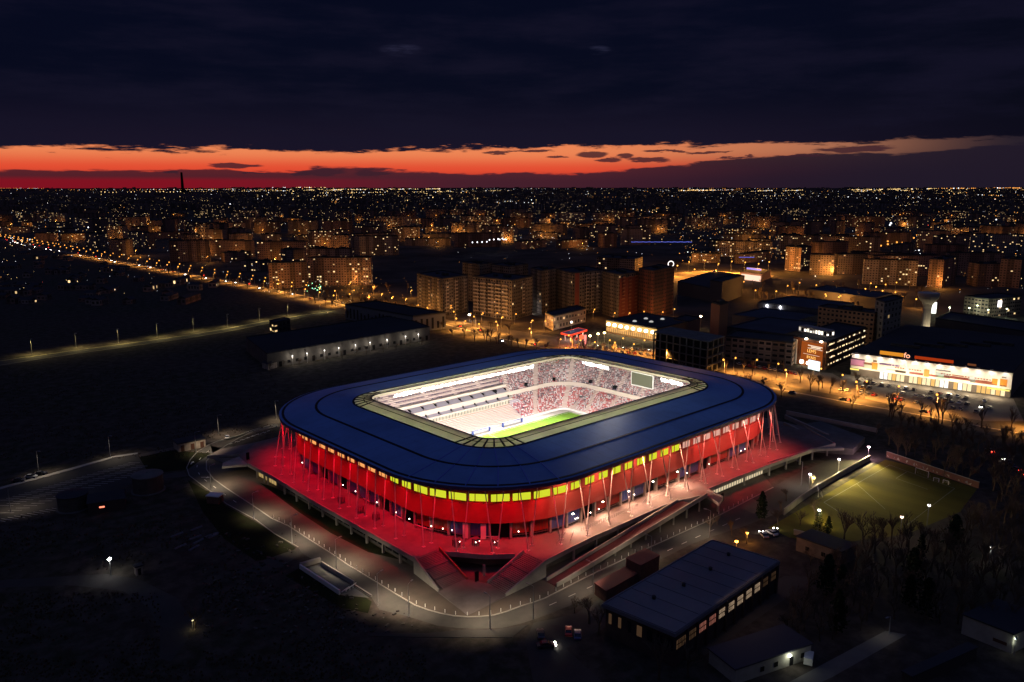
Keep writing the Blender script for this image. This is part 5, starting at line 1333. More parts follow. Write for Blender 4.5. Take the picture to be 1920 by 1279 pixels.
for k in (-.3, 0.3): q = MB(); q.ocen(cc_ + (B - A) * k, (0, 1), 1.0, 2.0, 0.1, 2.0); q.build('pump', mat('pump_red', (.4, .03, .03), .5), r)
light('station_light', 'POINT', tuple(cc_ + Vector((0, 0, 4))), 4500, (1, .42, .3), 1.5, r); light('station_light', 'POINT', tuple(B + Vector((-6, -6, 5))), 4500, (1, .10, .05), 1, r)
for i, (px, py, yt) in enumerate([(1090, 650, 632), (1097, 650, 628)]):
    k = G(px, py); t_ = thing('station_pylon', ['red-glowing round price sign by the petrol station', 'slim red and white price pylon by the petrol station'][i], 'sign', (k.x, k.y, 0)); zt = hgt(k, yt)
    q = MB(); q.bar((0, 0, 0), (0, 0, zt), .25); q.build('pole', M_steel, t_, loc=(0, 0, 0)); q = MB()
    if i == 0: q.ball((0, 0, zt), 1.7, zs=1)
    else: q.box(-.9, -.3, 1, .9, .3, zt)
    q.build('panel', emat('pylon_red', (1, .10, .04), 2.2) if i == 0 else emat('pylon_pink', (1, .25, .2), 1.6), t_, loc=(0, 0, 0))
for i, (px, py) in enumerate([(1106, 636), (1121, 632), (1133, 630)]):
    pole_lamp(G(px, py + 12), 7, 'yellow-white lamp between petrol station and diner, %s from the station' % nth(i + 1), energy=1500, color=(1, .76, .30), name='forecourt_lamp', r_=.9, strength=16, group='forecourt lamps')
# pale arched-window building
r, P4, h = bld('inn', 'pale two-storey building with rows of small lit windows behind the petrol station', 'building', G(1022, 612), G(1037, 620), G(1098, 604), 594, wm=facade_material('inn_wall', [(.42, .33, .28), (.42, .33, .28), (.40, .30, .26)], lit=.35, strength=1.4, wu=(.3, .7), wv=(.3, .75), vary=False), cw=4.5, ch=4.5, lift=False)
pole_lamp(G(1041, 616), 4, 'glaring white lamp at the near corner of the pale inn', energy=1800, strength=30, r_=.8, name='corner_lamp', color=(1, .9, .85))
pole_lamp(G(1071, 626), 9, 'white lamp above the petrol station canopy', energy=500, strength=30, r_=.7, name='canopy_lamp', color=(.9, .92, 1))
# open concrete frame
A, B, C = G(1222, 680), G(1326, 703), G(1356, 690); h = hgt(B, 641); P4 = quad4(A, B, C); cc_ = (A + C) / 2
r = thing('concrete_frame', 'unlit open concrete frame of four bare storeys beside the diner', 'building frame', (cc_.x, cc_.y, 0))
for k in range(5): q = MB(); q.obox([(v.x, v.y) for v in P4], h * k / 4.0 - (.5 if k else 0), h * k / 4.0 + (0 if k else .1)); q.build('floor_slab', M_dconc, r)
for s_ in range(9):
    for t_ in range(4):
        v = A + (B - A) * (s_ / 8) + (C - B) * (t_ / 3); v = cc_ + (v - cc_) * .96; q = MB(); q.ocen(v, B - A, .7, .7, 0, h - .5)
        if t_ == 0 or s_ == 8: q.build('column', M_dconc, r)
q = MB(); u = cc_; q.obox([((cc_ + (v - cc_) * .9).x, (cc_ + (v - cc_) * .9).y) for v in P4], .1, h - .6); q.build('core', M_void, r)
bld('brick_tower', 'square brown brick tower with a lamp at its side behind the concrete frame', 'tower', G(1330, 641), G(1346, 647), G(1362, 641), 573, wm=mat('brown_brick', (.20, .10, .07), .85), group=None)
pole_lamp(G(1313, 618), hgt(G(1313, 618), 593), 'round warm lamp beside the brown brick tower', energy=1600, color=(1, .66, .36), strength=20, r_=.9, name='tower_lamp')
r, P4, h = bld('brick_annexe', 'low orange-lit brick gable left of the brick tower', 'building', G(1262, 622), G(1290, 628), G(1312, 620), 604, wm=mat('brown_brick', (0, 0, 0)), lift=False)
# long office and sheds behind
r, P4, h = bld('long_office', 'long three-storey office with small dark windows beside the billboard building', 'office', G(1358, 672), G(1484, 686), G(1500, 672), 644, wm=M_off, cw=4, ch=4, lift=False)
for i, (px, py, en) in enumerate([(1391, 657, 3600), (1416, 661, 3000), (1446, 664, 3600), (1465, 670, 2500), (1480, 668, 2500)]):
    pole_lamp(G(px, py + 12), 5.0, 'white yard lamp at the foot of the long office, %s from the frame' % nth(i + 1), energy=en, color=(1, .82, .62), strength=20, r_=.55, name='office_lamp', group='lamps along the long office')
SH = 'big dark sheds behind the long office'
for i, (a, b, c, yt, lab) in enumerate([((1362, 640), (1470, 655), (1540, 632), 628, 'big flat dark shed directly behind the long office'), ((1372, 612), (1480, 628), (1535, 612), 606, 'dark shed with four white lamps along its near edge'), ((1420, 590), (1540, 606), (1600, 592), 582, 'dark ribbed shed before the tall brown slab'), ((1515, 562), (1640, 580), (1672, 570), 560, 'long low shed behind the tall brown slab')]):
    bld('industrial_shed', lab, 'shed', G(*a), G(*b), G(*c), yt, wm=mat('shed_clad', (.085, .08, .09), .8), rm_=mat('blue_black_roof', (.045, .052, .072), .7, noise=.4, scale=.05), lift=False, group=SH)
for i, (px, py) in enumerate([(1438, 573), (1463, 576), (1487, 578), (1511, 581)]):
    z = 9; p = G(px, py, z); r = thing('shed_lamp', 'white lamp on the dark shed roofs, %s from the brick tower' % nth(i + 1), 'lamp', (p.x, p.y, 0), group='four white shed lamps')
    q = MB(); q.bar((0, 0, 0), (0, 0, z), .12); q.build('pole', M_steel, r, loc=(0, 0, 0)); q = MB(); q.ball((0, 0, z), .95); q.build('lamp', emat('shed_white', (.9, .93, 1), 12), r, loc=(0, 0, 0)); light('lamp_light', 'POINT', (p.x, p.y, z - 1.5), 900, (.9, .93, 1), .5, r)
# office with orange billboard
A, B, C = G(1486, 680), G(1546, 694), G(1620, 660); 
M_glass_off = facade_material('billboard_office_wall', [(.16, .085, .05), (.16, .085, .05), (.16, .085, .05)], lit=.72, strength=2.0, wu=(.12, .88), wv=(.50, .74), vary=False, warm=(1, .70, .36), cool=(1, .86, .62))
r, P4, h = bld('billboard_office', 'corner office with an orange backlit billboard and four rows of lit windows', 'office', A, B, C, 644, wm=M_glass_off, cw=2.3, ch=4.6, lift=False)
d = (B - A).normalized(); nr = Vector((d.y, -d.x, 0)); nr = nr if nr.dot(CAMP - A) > 0 else -nr; L = (B - A).length
q = MB(); q.ocen((A + B) / 2 + nr * .25, d, L + .6, .5, .05, h + .3); q.build('end_wall', mat('rust_clad', (.20, .075, .035), .8), r)
bb = A + d * L * .60 + nr * .65
q = MB(); q.ocen(bb, d, L * .66, .3, h * .12, h * .92); bo = q.build('billboard', emat('billboard_orange', (.75, .16, .025), .42), r)
def text_part(s_, size, pos, dvec, m_, parent, name='lettering', ext=.04):
    cu = bpy.data.curves.new(name, 'FONT'); cu.body = s_; cu.size = size; cu.align_x = 'CENTER'; cu.align_y = 'CENTER'; cu.extrude = ext
    tmp = bpy.data.objects.new('tmp_text', cu); COL.objects.link(tmp); bpy.context.view_layer.update()
    me = bpy.data.meshes.new_from_object(tmp.evaluated_get(bpy.context.evaluated_depsgraph_get())); bpy.data.objects.remove(tmp)
    o = bpy.data.objects.new(name, me); COL.objects.link(o); me.materials.clear(); me.materials.append(m_)
    yaw = math.atan2(dvec.y, dvec.x); o.rotation_euler = (math.pi / 2, 0, yaw); o.parent = parent
    base = parent.location + (parent.parent.location if parent.parent else Vector((0, 0, 0)))
    o.location = Vector(pos) - Vector(base)
    return o
dr = d if d.dot(RGT) > 0 else -d
M_btx = emat('billboard_letter', (1.0, .50, .12), 1.6); M_btx2 = emat('billboard_letter_pale', (1, .78, .55), 1.1)
text_part("LEM'S", L * .115, bb + nr * .25 + Vector((0, 0, h * .60)), dr, M_btx, bo)
text_part("BYAES", L * .10, bb + nr * .25 + Vector((0, 0, h * .36)), dr, M_btx, bo)
q = MB(); q.ocen(bb + nr * .3 + dr * L * .1, d, L * .44, .16, h * .80, h * .83); q.ocen(bb + nr * .3 + dr * L * .1, d, L * .44, .16, h * .70, h * .72); q.ocen(bb + nr * .3 + dr * L * .12, d, L * .3, .1, h * .745, h * .785); q.ocen(bb + nr * .3, d, L * .5, .1, h * .465, h * .475); q.build('billboard_line', M_btx2, bo)
for k in (.2, .35, .45): light('billboard_light', 'SPOT', tuple(A + d * L * (k + .2) + nr * 3 + Vector((0, 0, 2.0))), 4200, (1, .50, .10), .5, r, tuple(A + d * L * (k + .2) + nr * .6 + Vector((0, 0, h * .5))), 120)
q = MB(); q.ball(A + d * L * .35 + nr * 2 + Vector((0, 0, 2.5)), 1.3); q.ball(A + d * L * .55 + nr * 2 + Vector((0, 0, 2.5)), 1.1); q.build('uplight', emat('uplight_glow', (1, .85, .6), 12), r)
for k in (.42, .88): q = MB(); q.ball(A + d * L * k + nr * 1.2 + Vector((0, 0, h + .6)), 1.0, zs=.6); q.build('roof_lamp', emat('uplight_glow', (0, 0, 0), 0), r); light('roof_light', 'POINT', tuple(A + d * L * k + nr * 2.2 + Vector((0, 0, h + 1.4))), 900, (1, .82, .55), .6, r)
q = MB(); q.ocen(A + d * L * .07 + nr * .7, d, 3, .8, .05, h - 1); q.build('light_pillar', mat('pillar_white', (.6, .55, .5), .7), r); light('pillar_light', 'POINT', tuple(A + d * L * .07 + nr * 3 + Vector((0, 0, 1.5))), 1000, (1, .8, .5), .4, r)
a, b = G(1497, 622, h), G(1549, 633, h); d2 = (b - a).normalized(); q2 = Vector((-d2.y, d2.x, 0)); q2 = q2 if q2.dot(a - CAMP) > 0 else -q2
M_pent = facade_material('penthouse_wall', [(.3, .28, .26)] * 3, lit=.85, strength=2.6, wu=(.15, .85), wv=(.25, .8), vary=False, warm=(1, .9, .75), cool=(1, .98, .95))
q = MB(); wall_uv(q, [a, b, b + q2 * 7, a + q2 * 7], h, h + 4.2, 0, 2.2, 4.2); q.face([(v.x, v.y, h + 4.2) for v in (a, b, b + q2 * 7, a + q2 * 7)]); q.build('penthouse', M_pent, r)
c = G(1525, 703); t_ = thing('display_screen', 'small bright video screen standing below the orange billboard', 'screen', (c.x, c.y, 0)); q = MB(); q.ocen((0, 0), dr, 8, .4, 3, 8.5); q.build('panel', emat('small_screen', (.85, .95, .95), 1.5), t_, loc=(0, 0, 0)); q = MB(); q.ocen((0, 0), dr, .6, .6, 0, 3); q.build('post', M_steel, t_, loc=(0, 0, 0))
# tall brown slab and tower, water tower
bld('slab_office', 'wide brown seven-storey slab behind the billboard office', 'office', G(1530, 640), G(1634, 656), G(1650, 650), 588, wm=facade_material('brown_slab_wall', [(.26, .15, .09)] * 3, lit=.01, strength=1, vary=False), lift=True)
bld('slab_tower', 'grey lift tower with dark window strips joined to the brown slab', 'office', G(1634, 652), G(1650, 660), G(1684, 648), 568, wm=facade_material('grey_slab_wall', [(.24, .22, .19)] * 3, lit=.02, strength=1, vary=False, wu=(.3, .7)), cw=6, ch=4, lift=False)
p = G(1734, 625); zt = hgt(p, 549); r = thing('water_tower', 'tall pale concrete mushroom-shaped water tower lit from below', 'water tower', (p.x, p.y, 0)); M_wt = mat('water_tower_concrete', (.46, .42, .36), .85, .2)
q = MB(); prof = [(3.2, 0), (2.9, zt * .3), (2.8, zt * .62), (3.4, zt * .72), (6.5, zt * .86), (7.4, zt * .93), (7.5, zt), (0.1, zt + .5)]
rings = [[Vector((a * math.cos(2 * math.pi * k / 20), a * math.sin(2 * math.pi * k / 20), z)) for k in range(20)] for a, z in prof]
for u, v in zip(rings[:3], rings[1:3]): q.loft(u, v)
q.build('stem', M_wt, r, loc=(0, 0, 0)); q = MB()
for u, v in zip(rings[2:], rings[3:]): q.loft(u, v)
q.build('bowl', M_wt, r, loc=(0, 0, 0))
for dx, dy in ((-8, -6), (5, -9)): light('tower_uplight', 'SPOT', (p.x + dx, p.y + dy, 1.0), 5200, (1, .85, .55), .5, r, (p.x, p.y, zt * .4), 70)
# ------------------------------------------------------------ shopping mall
A, B = G(1595, 703), G(1894, 746); d = (B - A).normalized(); nr = Vector((d.y, -d.x, 0)); nr = nr if nr.dot(CAMP - A) > 0 else -nr; L = (B - A).length
h = hgt(A, 661); dep = 120.0; C = B - nr * dep; P4 = quad4(A, B, C); cc_ = (A + C) / 2
mall = thing('shopping_mall', 'long shopping mall with a floodlit white banner front and a huge dark roof', 'mall', (cc_.x, cc_.y, 0))
q = MB(); q.obox([((v).x, (v).y) for v in P4], 0, h); q.build('wall', mat('mall_wall', (.14, .12, .11), .8), mall)
q = MB(); q.obox([(v.x, v.y) for v in P4], h + .003, h + .5); rf = q.build('roof', mat('mall_roof', (.028, .028, .032), .8, noise=.4, scale=.04), mall)
for k in range(5): q = MB(); q.ocen(A + d * L * (.25 + .13 * k) - nr * (35 + 11 * k), d, 16, 3, h + .5, h + 2.2); q.build('roof_monitor', M_droof, rf)
z0, z1 = h * .34, h * .98; M_mf = mat('mall_panel', (.80, .76, .72), .7, .2)
q = MB(); q.ocen((A + B) / 2 + nr * .6, d, L, 1.2, z0, z1); fr = q.build('front_panel', M_mf, mall)
dr = d if d.dot(RGT) > 0 else -d
def banner(u, wd, zz0, zz1, colr, name='banner'):
    q = MB(); q.ocen(A + d * (L * u) + nr * 1.26, d, wd, .12, z0 + (z1 - z0) * zz0, z0 + (z1 - z0) * zz1); return q.build(name, mat('banner_%d_%d_%d' % tuple(int(c * 99) for c in colr), colr, .6), mall)
for (u, wd, a, b, cl) in [(.045, 7.5, .20, .62, (.62, .28, .48)), (.045, 7.6, .60, .68, (.10, .03, .06)), (.045, 7.6, .18, .24, (.30, .03, .10)), (.113, 5, .12, .36, (.40, .46, .40)), (.113, 5, .36, .50, (.22, .10, .06)), (.162, 3, .10, .55, (.70, .28, .04)), (.162, 1.8, .62, .72, (.14, .08, .03)), (.335, 5.5, .12, .26, (.05, .04, .04)), (.285, 7, .22, .26, (.40, .26, .20)), (.435, 7, .14, .28, (.28, .09, .08)), (.50, 2.6, .10, .56, (.70, .30, .08)), (.545, 4.6, .16, .28, (.34, .07, .06)), (.60, 7.2, .30, .48, (.40, .50, .56)), (.60, 7.2, .16, .30, (.16, .26, .22)), (.60, 7.2, .60, .66, (.12, .12, .16)), (.70, 15, .20, .36, (.16, .035, .03)), (.78, 4, .30, .5, (.50, .60, .68)), (.78, 2.4, .12, .30, (.14, .16, .17)), (.845, 8, .14, .34, (.24, .07, .045)), (.905, 2.6, .14, .55, (.72, .27, .03)), (.905, 2.4, .14, .22, (.10, .03, .02)), (.955, 3.2, .14, .6, (.72, .28, .03)), (.955, 3.0, .14, .22, (.10, .03, .02)), (.955, 2.0, .66, .74, (.12, .10, .06))]:
    banner(u, wd, a, b, cl)
M_mtx = mat('mall_letter', (.20, .13, .30), .6); M_mtx2 = mat('mall_letter_rust', (.26, .08, .05), .6)
q = MB()
for k, u in enumerate((.205, .22, .235, .25, .265, .285, .305, .318)): q.ocen(A + d * L * u + nr * 1.3, d, 1.9 if k < 4 else 1.1, .1, z0 + (z1 - z0) * .50, z0 + (z1 - z0) * .60)
q.build('lettering', M_mtx, mall)
for u, n_ in ((.335, 4), (.435, 5), (.66, 8), (.72, 6), (.845, 6)):
    q = MB()
    for k in range(n_): q.ocen(A + d * (L * u + (k - n_ / 2) * 1.35) + nr * 1.3, d, .9, .1, z0 + (z1 - z0) * .40, z0 + (z1 - z0) * .46)
    q.build('lettering', M_mtx2, mall)
# roof signs
q = MB(); q.ocen(A + d * L * .26 - nr * 1, d, L * .155, .6, h + .9, h + 2.9); q.build('roof_sign', emat('amber_sign', (1, .36, .03), .75), mall)
q = MB(); q.ocen(A + d * L * .53 - nr * 1, d, L * .24, .6, h + .8, h + 2.4); q.build('roof_sign', emat('red_sign', (.75, .07, .01), .5), mall)
q = MB(); q.ocen(A + d * L * .76 - nr * 1, d, L * .05, .6, h + .8, h + 1.8); q.build('roof_sign', emat('dim_sign', (.5, .16, .06), .3), mall)
text_part('fo', 4.2, A + d * L * .362 - nr * .4 + Vector((0, 0, h + 2.0)), dr, emat('pale_red_letter', (1, .42, .25), 2.0), mall, 'roof_letter')
for k in range(13):
    u = (k + .5) / 13; q = MB(); q.ocen(A + d * L * u + nr * 3.0, d, 1.6, .4, z1 + .9, z1 + 1.1); q.bar(A + d * L * u + nr * .5 + Vector((0, 0, z1 + 1.0)), A + d * L * u + nr * 3 + Vector((0, 0, z1 + 1)), .08); q.build('lamp_arm', M_steel, mall)
    light('banner_light', 'SPOT', tuple(A + d * L * u + nr * 3.2 + Vector((0, 0, z1 + .7))), 1000, (1, .88, .76), .4, mall, tuple(A + d * L * u + nr * .6 + Vector((0, 0, z0 + 3.5))), 115, .9)
M_sf = [emat('shop_cream', (1, .80, .46), 1.2), emat('shop_white', (1, .95, .85), 1.5), emat('shop_amber', (1, .58, .18), 1.0)]
random.seed(9)
for k in range(34):
    u = .03 + .94 * (k + .5) / 34
    if k in (0, 1, 2, 3, 4, 5, 12, 22, 27): continue
    q = MB(); q.ocen(A + d * L * u + nr * .1, d, L / 34 * .78, .12, .4, z0 - .4); q.build('shopfront', M_sf[1 if k in (6, 7, 20, 21, 24) else random.choice((0, 0, 2))], mall)
q = MB(); q.ocen(A + d * L * .03 + nr * 1.8, d, L * .06, .4, z0 - .9, z0 - .2); q.ocen(A + d * L * .93 + nr * 1.8, d, L * .13, .4, z0 - .9, z0 - .2); q.build('canopy_light', emat('canopy_yellow', (1, .78, .18), 1.4), mall)
for k in range(7): light('shop_light', 'POINT', tuple(A + d * L * (.12 + .8 * k / 6) + nr * 7 + Vector((0, 0, 4))), 3400, (1, .78, .48), 1.5, mall)
sheet('parking_lot', gp([(1585, 702), (1900, 748), (1920, 790), (1800, 790), (1640, 752), (1560, 728)]), 0.05, mat('pale_asphalt', (.17, .155, .14), .9, .2, noise=.3, scale=.05))
bld('rear_store', 'long dark store building with a pale parapet behind the mall roof', 'store', G(1752, 618), G(1940, 648), G(1960, 632), 626, wm=mat('store_clad', (.10, .085, .08), .8), lift=False, parapet=1.0)
# far car park with sign and totem
sheet('parking_lot', gp([(1752, 603), (1800, 588), (1905, 597), (1925, 618), (1850, 622)]), 0.05, mat('green_asphalt', (.16, .17, .11), .9, .2))
for i, (px, py) in enumerate([(1778, 601), (1815, 602), (1850, 606), (1885, 604), (1830, 597)]): pole_lamp(G(px, py), 11, 'pale green-white lamp over the far car park, %s from the white totem' % nth(i + 1), energy=5200, color=(.9, 1, .62), strength=7, r_=.7, name='car_park_lamp', group='lamps over the far car park')
p = G(1750, 592); r = thing('totem_sign', 'tall white glowing totem sign right of the water tower', 'sign', (p.x, p.y, 0)); zt = hgt(p, 567); q = MB(); q.ocen((0, 0), RGT, 3.5, 1, 2, zt); q.build('panel', emat('totem_white', (.95, 1, .9), 2.2), r, loc=(0, 0, 0)); q = MB(); q.ocen((0, 0), RGT, 2, .8, 0, 2); q.build('base', M_dconc, r, loc=(0, 0, 0))
r, P4, h = bld('courtyard_block', 'brown five-storey block carrying a square white lit sign behind the far car park', 'apartment block', G(1805, 590), G(1850, 597), G(1912, 590), 562, wm=M_off, lift=False)
c = G(1868, 594); q = MB(); zt = hgt(c, 563); zb = hgt(c, 575); q.ocen(c + (CAMP - c).normalized() * 3, RGT, 6.5, .5, zb, zt); q.build('square_sign', emat('square_white', (1, .95, .98), 2.4), r)
# ------------------------------------------------------------ left: warehouse with lamps, long hall, shack
M_wh = mat('warehouse_wall', (.13, .12, .11), .85, .2, noise=.3, scale=.2)
A, B, C = G(462, 658), G(502, 692), G(806, 637)
r, P4, h = bld('lamp_warehouse', 'broad low warehouse with a dark flat roof and white lamps along its front', 'warehouse', A, B, C, 664, wm=M_wh, rm_=mat('warehouse_roof', (.018, .020, .026), .8, noise=.4, scale=.05), lift=False, parapet=.5)
d = (C - B).normalized(); nr = Vector((d.y, -d.x, 0)); nr = nr if nr.dot(CAMP - B) > 0 else -nr; L = (C - B).length
for k in range(22):
    q = MB(); q.ocen(B + d * L * (k + .5) / 22 + nr * .05, d, L / 22 * .35, .1, .1 if k % 4 == 1 else 1.6, 3.4); q.build('loading_door' if k % 4 == 1 else 'window', M_void, r)
for i, (px, py) in enumerate([(540, 668), (566, 663), (601, 658), (630, 654), (663, 649), (694, 645), (728, 640), (763, 634), (783, 629)]):
    k = min(max((G(px, py, 5) - B).dot(d) / L, 0.01), .99); p = B + d * L * k + nr * 2.2
    t_ = thing('wall_lamp', 'white lamp on the warehouse front, %s from its near corner' % nth(i + 1), 'lamp', (p.x, p.y, 0), group='white lamps along the warehouse front')
    q = MB(); q.bar((0, 0, 0), (0, 0, 6.0), .1); q.build('post', M_steel, t_, loc=(0, 0, 0)); q = MB(); q.ball((0, 0, 6), .34); q.build('lamp', emat('warehouse_lamp', (1, .95, .9), 4), t_, loc=(0, 0, 0))
    light('lamp_light', 'POINT', (p.x + nr.x, p.y + nr.y, 5.2), 620, (1, .88, .72), .4, t_)
A, B, C = G(648, 598), G(775, 624), G(836, 616)
r, P4, h = bld('long_hall', 'long dark hall with a grey flank of narrow bays beyond the lamp warehouse', 'hall', A, B, C, 594, wm=facade_material('hall_bays', [(.13, .135, .16)] * 3, lit=.0, strength=0, vary=False, wu=(.35, .75), wv=(.1, .8)), cw=5, ch=9, lift=False, rm_=mat('warehouse_roof', (0, 0, 0)))
bld('lit_shack', 'small dark shack with four lit window panes beside the field road', 'shack', G(506, 622), G(514, 626), G(545, 619), 606, wm=facade_material('shack_wall', [(.05, .05, .05)] * 3, lit=.45, strength=2.2, vary=False, wu=(.2, .8), wv=(.3, .8)), cw=5, ch=4, lift=False)
simple_house('gate_lodge', 'tiny pale gabled lodge at the near end of the lamp warehouse', 'lodge', (G(492, 690), G(503, 694), G(520, 689)), 3.5, M_plast, M_droof, 'gable')
# ------------------------------------------------------------ field road on the left
def curve(pts): return [(p.x, p.y) for p in gp(pts)]
fr_ = curve([(-80, 694), (0, 681), (120, 663), (240, 647), (360, 630), (430, 618), (490, 606), (560, 594), (640, 582), (700, 574)])
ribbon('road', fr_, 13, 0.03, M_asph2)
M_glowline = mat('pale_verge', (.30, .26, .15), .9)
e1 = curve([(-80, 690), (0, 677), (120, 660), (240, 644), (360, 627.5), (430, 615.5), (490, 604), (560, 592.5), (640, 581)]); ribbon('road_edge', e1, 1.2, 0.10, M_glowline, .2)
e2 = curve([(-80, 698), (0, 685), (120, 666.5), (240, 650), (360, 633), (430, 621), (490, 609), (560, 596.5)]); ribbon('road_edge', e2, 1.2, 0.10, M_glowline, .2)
for i, (px, py) in enumerate([(60, 664), (143, 652), (222, 643), (295, 632), (363, 621), (427, 613), (487, 601), (540, 592), (600, 584)]):
    lamp_post(G(px, py), 10, 'grey lamp post beside the field road, %s from the frame edge' % nth(i + 1), 'lamp posts along the field road', (.3, -.9, 0), energy=9500, color=(1, .80, .30), spot=160)
sheet('road', gp([(500, 557), (540, 552), (650, 583), (640, 590), (560, 572)]), 0.035, M_asph2)
# ================================================================== TREES
random.seed(33)
M_bark = mat('bark', (.085, .065, .048), .9, .1); M_twig = mat('twig', (.120, .090, .065), .9, .1); M_leaf = mat('dark_needles', (.022, .038, .016), .9, .1, noise=.5, scale=1.5)
def bare_tree(seed, h, spread=.55, bush=False):
    rnd = random.Random(seed); tk = MB(); cr = MB()
    def grow(p, d, L, r, lev):
        q = p + d * L
        (tk if lev == 0 else cr).bar(p, q, r, r * .62, 4 if lev < 2 else 3, caps=False)
        if lev >= 4: return
        n = 4 if lev < 2 else 3
        for k in range(n):
            ax = Vector((rnd.gauss(0, 1), rnd.gauss(0, 1), rnd.gauss(0, .5))); nd = (d + ax.normalized() * spread * (1.25 if lev == 0 else 1.1) + Vector((0, 0, .22))).normalized()
            s = q if k == 0 else p.lerp(q, rnd.uniform(.45, .98))
            grow(s, nd, L * rnd.uniform(.55, .80), max(r * .58, .035), lev + 1)
    grow(Vector((0, 0, 0)), Vector((rnd.gauss(0, .05), rnd.gauss(0, .05), 1)).normalized(), h * .33, h * .027, 0)
    return tk, cr
def dense_tree(seed, h, w, m_):
    rnd = random.Random(seed); tk = MB(); cr = MB(); tk.bar((0, 0, 0), (0, 0, h * .8), h * .018, h * .006, 5)
    lob = [rnd.uniform(.55, 1.15) for _ in range(40)]
    for _ in range(520):
        z = rnd.random() ** .8; rad = w * lob[int(z * 7.99) * 5 + int(rnd.random() * 4.99)] * (1 - z) ** .5 * (.35 + .65 * rnd.random()) * (1 if z > .06 else .5); an = rnd.random() * 6.283
        c = Vector((rad * math.cos(an), rad * math.sin(an), h * (.08 + .92 * z))); a = Vector((rnd.gauss(0, 1), rnd.gauss(0, 1), rnd.gauss(0, 1))).normalized() * .34; b = a.orthogonal().normalized() * .26
        cr.face([c - a - b, c + a - b * .6, c + a * .7 + b, c - a * .8 + b * .9])
    return tk, cr
def tree_proto(name, tk, cr, mats2, h):
    r = thing(name, 'x', 'tree'); t_ = tk.build('trunk', mats2[0], r, loc=(0, 0, 0)); c_ = cr.build('crown', mats2[1], r, loc=(0, 0, 0)); return [r, [t_, c_], h, False]
BARE = [tree_proto('bare_tree', *bare_tree(s, 10, sp), (M_bark, M_twig), 10) for s, sp in ((1, .6), (2, .5), (3, .7), (4, .55), (5, .45), (6, .65))]
CONE = [tree_proto('poplar_tree', *bare_tree(s, 10, .30), (M_bark, M_twig), 10) for s in (21, 22, 23)]
FIR = [tree_proto('evergreen_tree', *dense_tree(s, 10, w, M_leaf), (M_bark, M_leaf), 10) for s, w in ((7, 2.6), (8, 3.0))]
def plant(pool, p, h, lab, group):
    pr = random.choice(pool); r, ch, hh, used = pr; rz = random.random() * 6.28; sc = h / hh
    if not used:
        pr[3] = True; r.location = (p.x, p.y, 0); r.rotation_euler.z = rz; r.scale = (sc,) * 3; o = r
    else: o = dup(r, ch, (p.x, p.y, 0), rz, sc)
    o['label'] = lab; o['group'] = group
    return o
# trees one can place, by the foot of the trunk and the row of the top
for i, (px, py, yt, pool, lab) in enumerate([
    (1427, 975, 922, 'F', 'bushy dark evergreen beside the pavement opposite the ramp top'), (1533, 998, 958, 'F', 'dark evergreen standing round the lattice floodlight pole'), (1552, 1002, 968, 'F', 'narrow dark evergreen right of the lattice floodlight'),
    (1522, 915, 885, 'B', 'bare tree lit golden beside the training wall lamp'), (1474, 940, 905, 'B', 'bare tree lit pinkish at the near end of the training wall'), (1465, 966, 930, 'B', 'wide bare tree below the pinkish lit tree'),
    (1458, 990, 940, 'B', 'bare tree between the road and the training pitch end'), (1500, 985, 945, 'B', 'spreading bare tree before the training turf corner'), (1528, 975, 920, 'B', 'tall bare tree in front of the training turf'),
    (1582, 1022, 945, 'B', 'tall slim bare tree at the middle of the training pitch edge'), (1618, 1020, 950, 'B', 'bare tree second along the training pitch edge'), (1640, 1010, 952, 'B', 'bare tree third along the training pitch edge'),
    (1655, 1015, 950, 'B', 'bare tree fourth along the training pitch edge'), (1672, 1020, 948, 'B', 'bare tree fifth along the training pitch edge'), (1700, 1025, 955, 'B', 'bare tree just right of the warm pitch floodlight'),
    (1078, 1150, 1110, 'B', 'bare bush tree by the parked cars and the road'), (1105, 1170, 1100, 'B', 'dark bare tree at the left corner of the hall'), (1122, 1190, 1120, 'B', 'dark bare tree against the hall end wall'),
    (1330, 1000, 960, 'B', 'bare tree above the far hall roof edge'), (1345, 985, 958, 'B', 'bare tree nearest the lit barrier by the hall roof'), (1400, 1020, 975, 'B', 'orange-lit bare tree past the hall roof'), (1372, 1005, 965, 'B', 'bare tree between two orange lamps'),
    (1360, 1185, 1120, 'B', 'bare tree standing before the lit hall windows'), (1235, 1275, 1180, 'B', 'dark slim bare tree before the near hall corner'), (1290, 1270, 1190, 'B', 'dark bare tree right of the near hall corner'),
    (367, 1178, 1128, 'B', 'bare bush glowing faintly at the dim yellow lamp'), (1560, 1075, 1010, 'B', 'bare tree leaning over the garden shed front'), (1520, 1060, 1020, 'B', 'small bare tree at the left of the garden shed')]):
    p = G(px, py); plant({'B': BARE, 'F': FIR, 'C': CONE}[pool], p, max(3.5, hgt(p, yt)), lab, 'trees near the training pitch and hall')
for i, (px, py, yt) in enumerate([(1667, 782, 728), (1672, 790, 745), (1690, 778, 742), (1725, 785, 744), (1745, 790, 752), (1766, 795, 730), (1760, 792, 742), (1840, 803, 748), (1895, 808, 756)]):
    p = G(px, py); plant(CONE, p, hgt(p, yt), 'dark poplar before the mall car park, %s counted from the stadium side' % nth(i + 1), 'dark poplars before the mall')
n = 0
def in_poly(x, y, P_):
    c = False; j = len(P_) - 1
    for i in range(len(P_)):
        if (P_[i][1] > y) != (P_[j][1] > y) and x < (P_[j][0] - P_[i][0]) * (y - P_[i][1]) / (P_[j][1] - P_[i][1]) + P_[i][0]: c = not c
        j = i
    return c
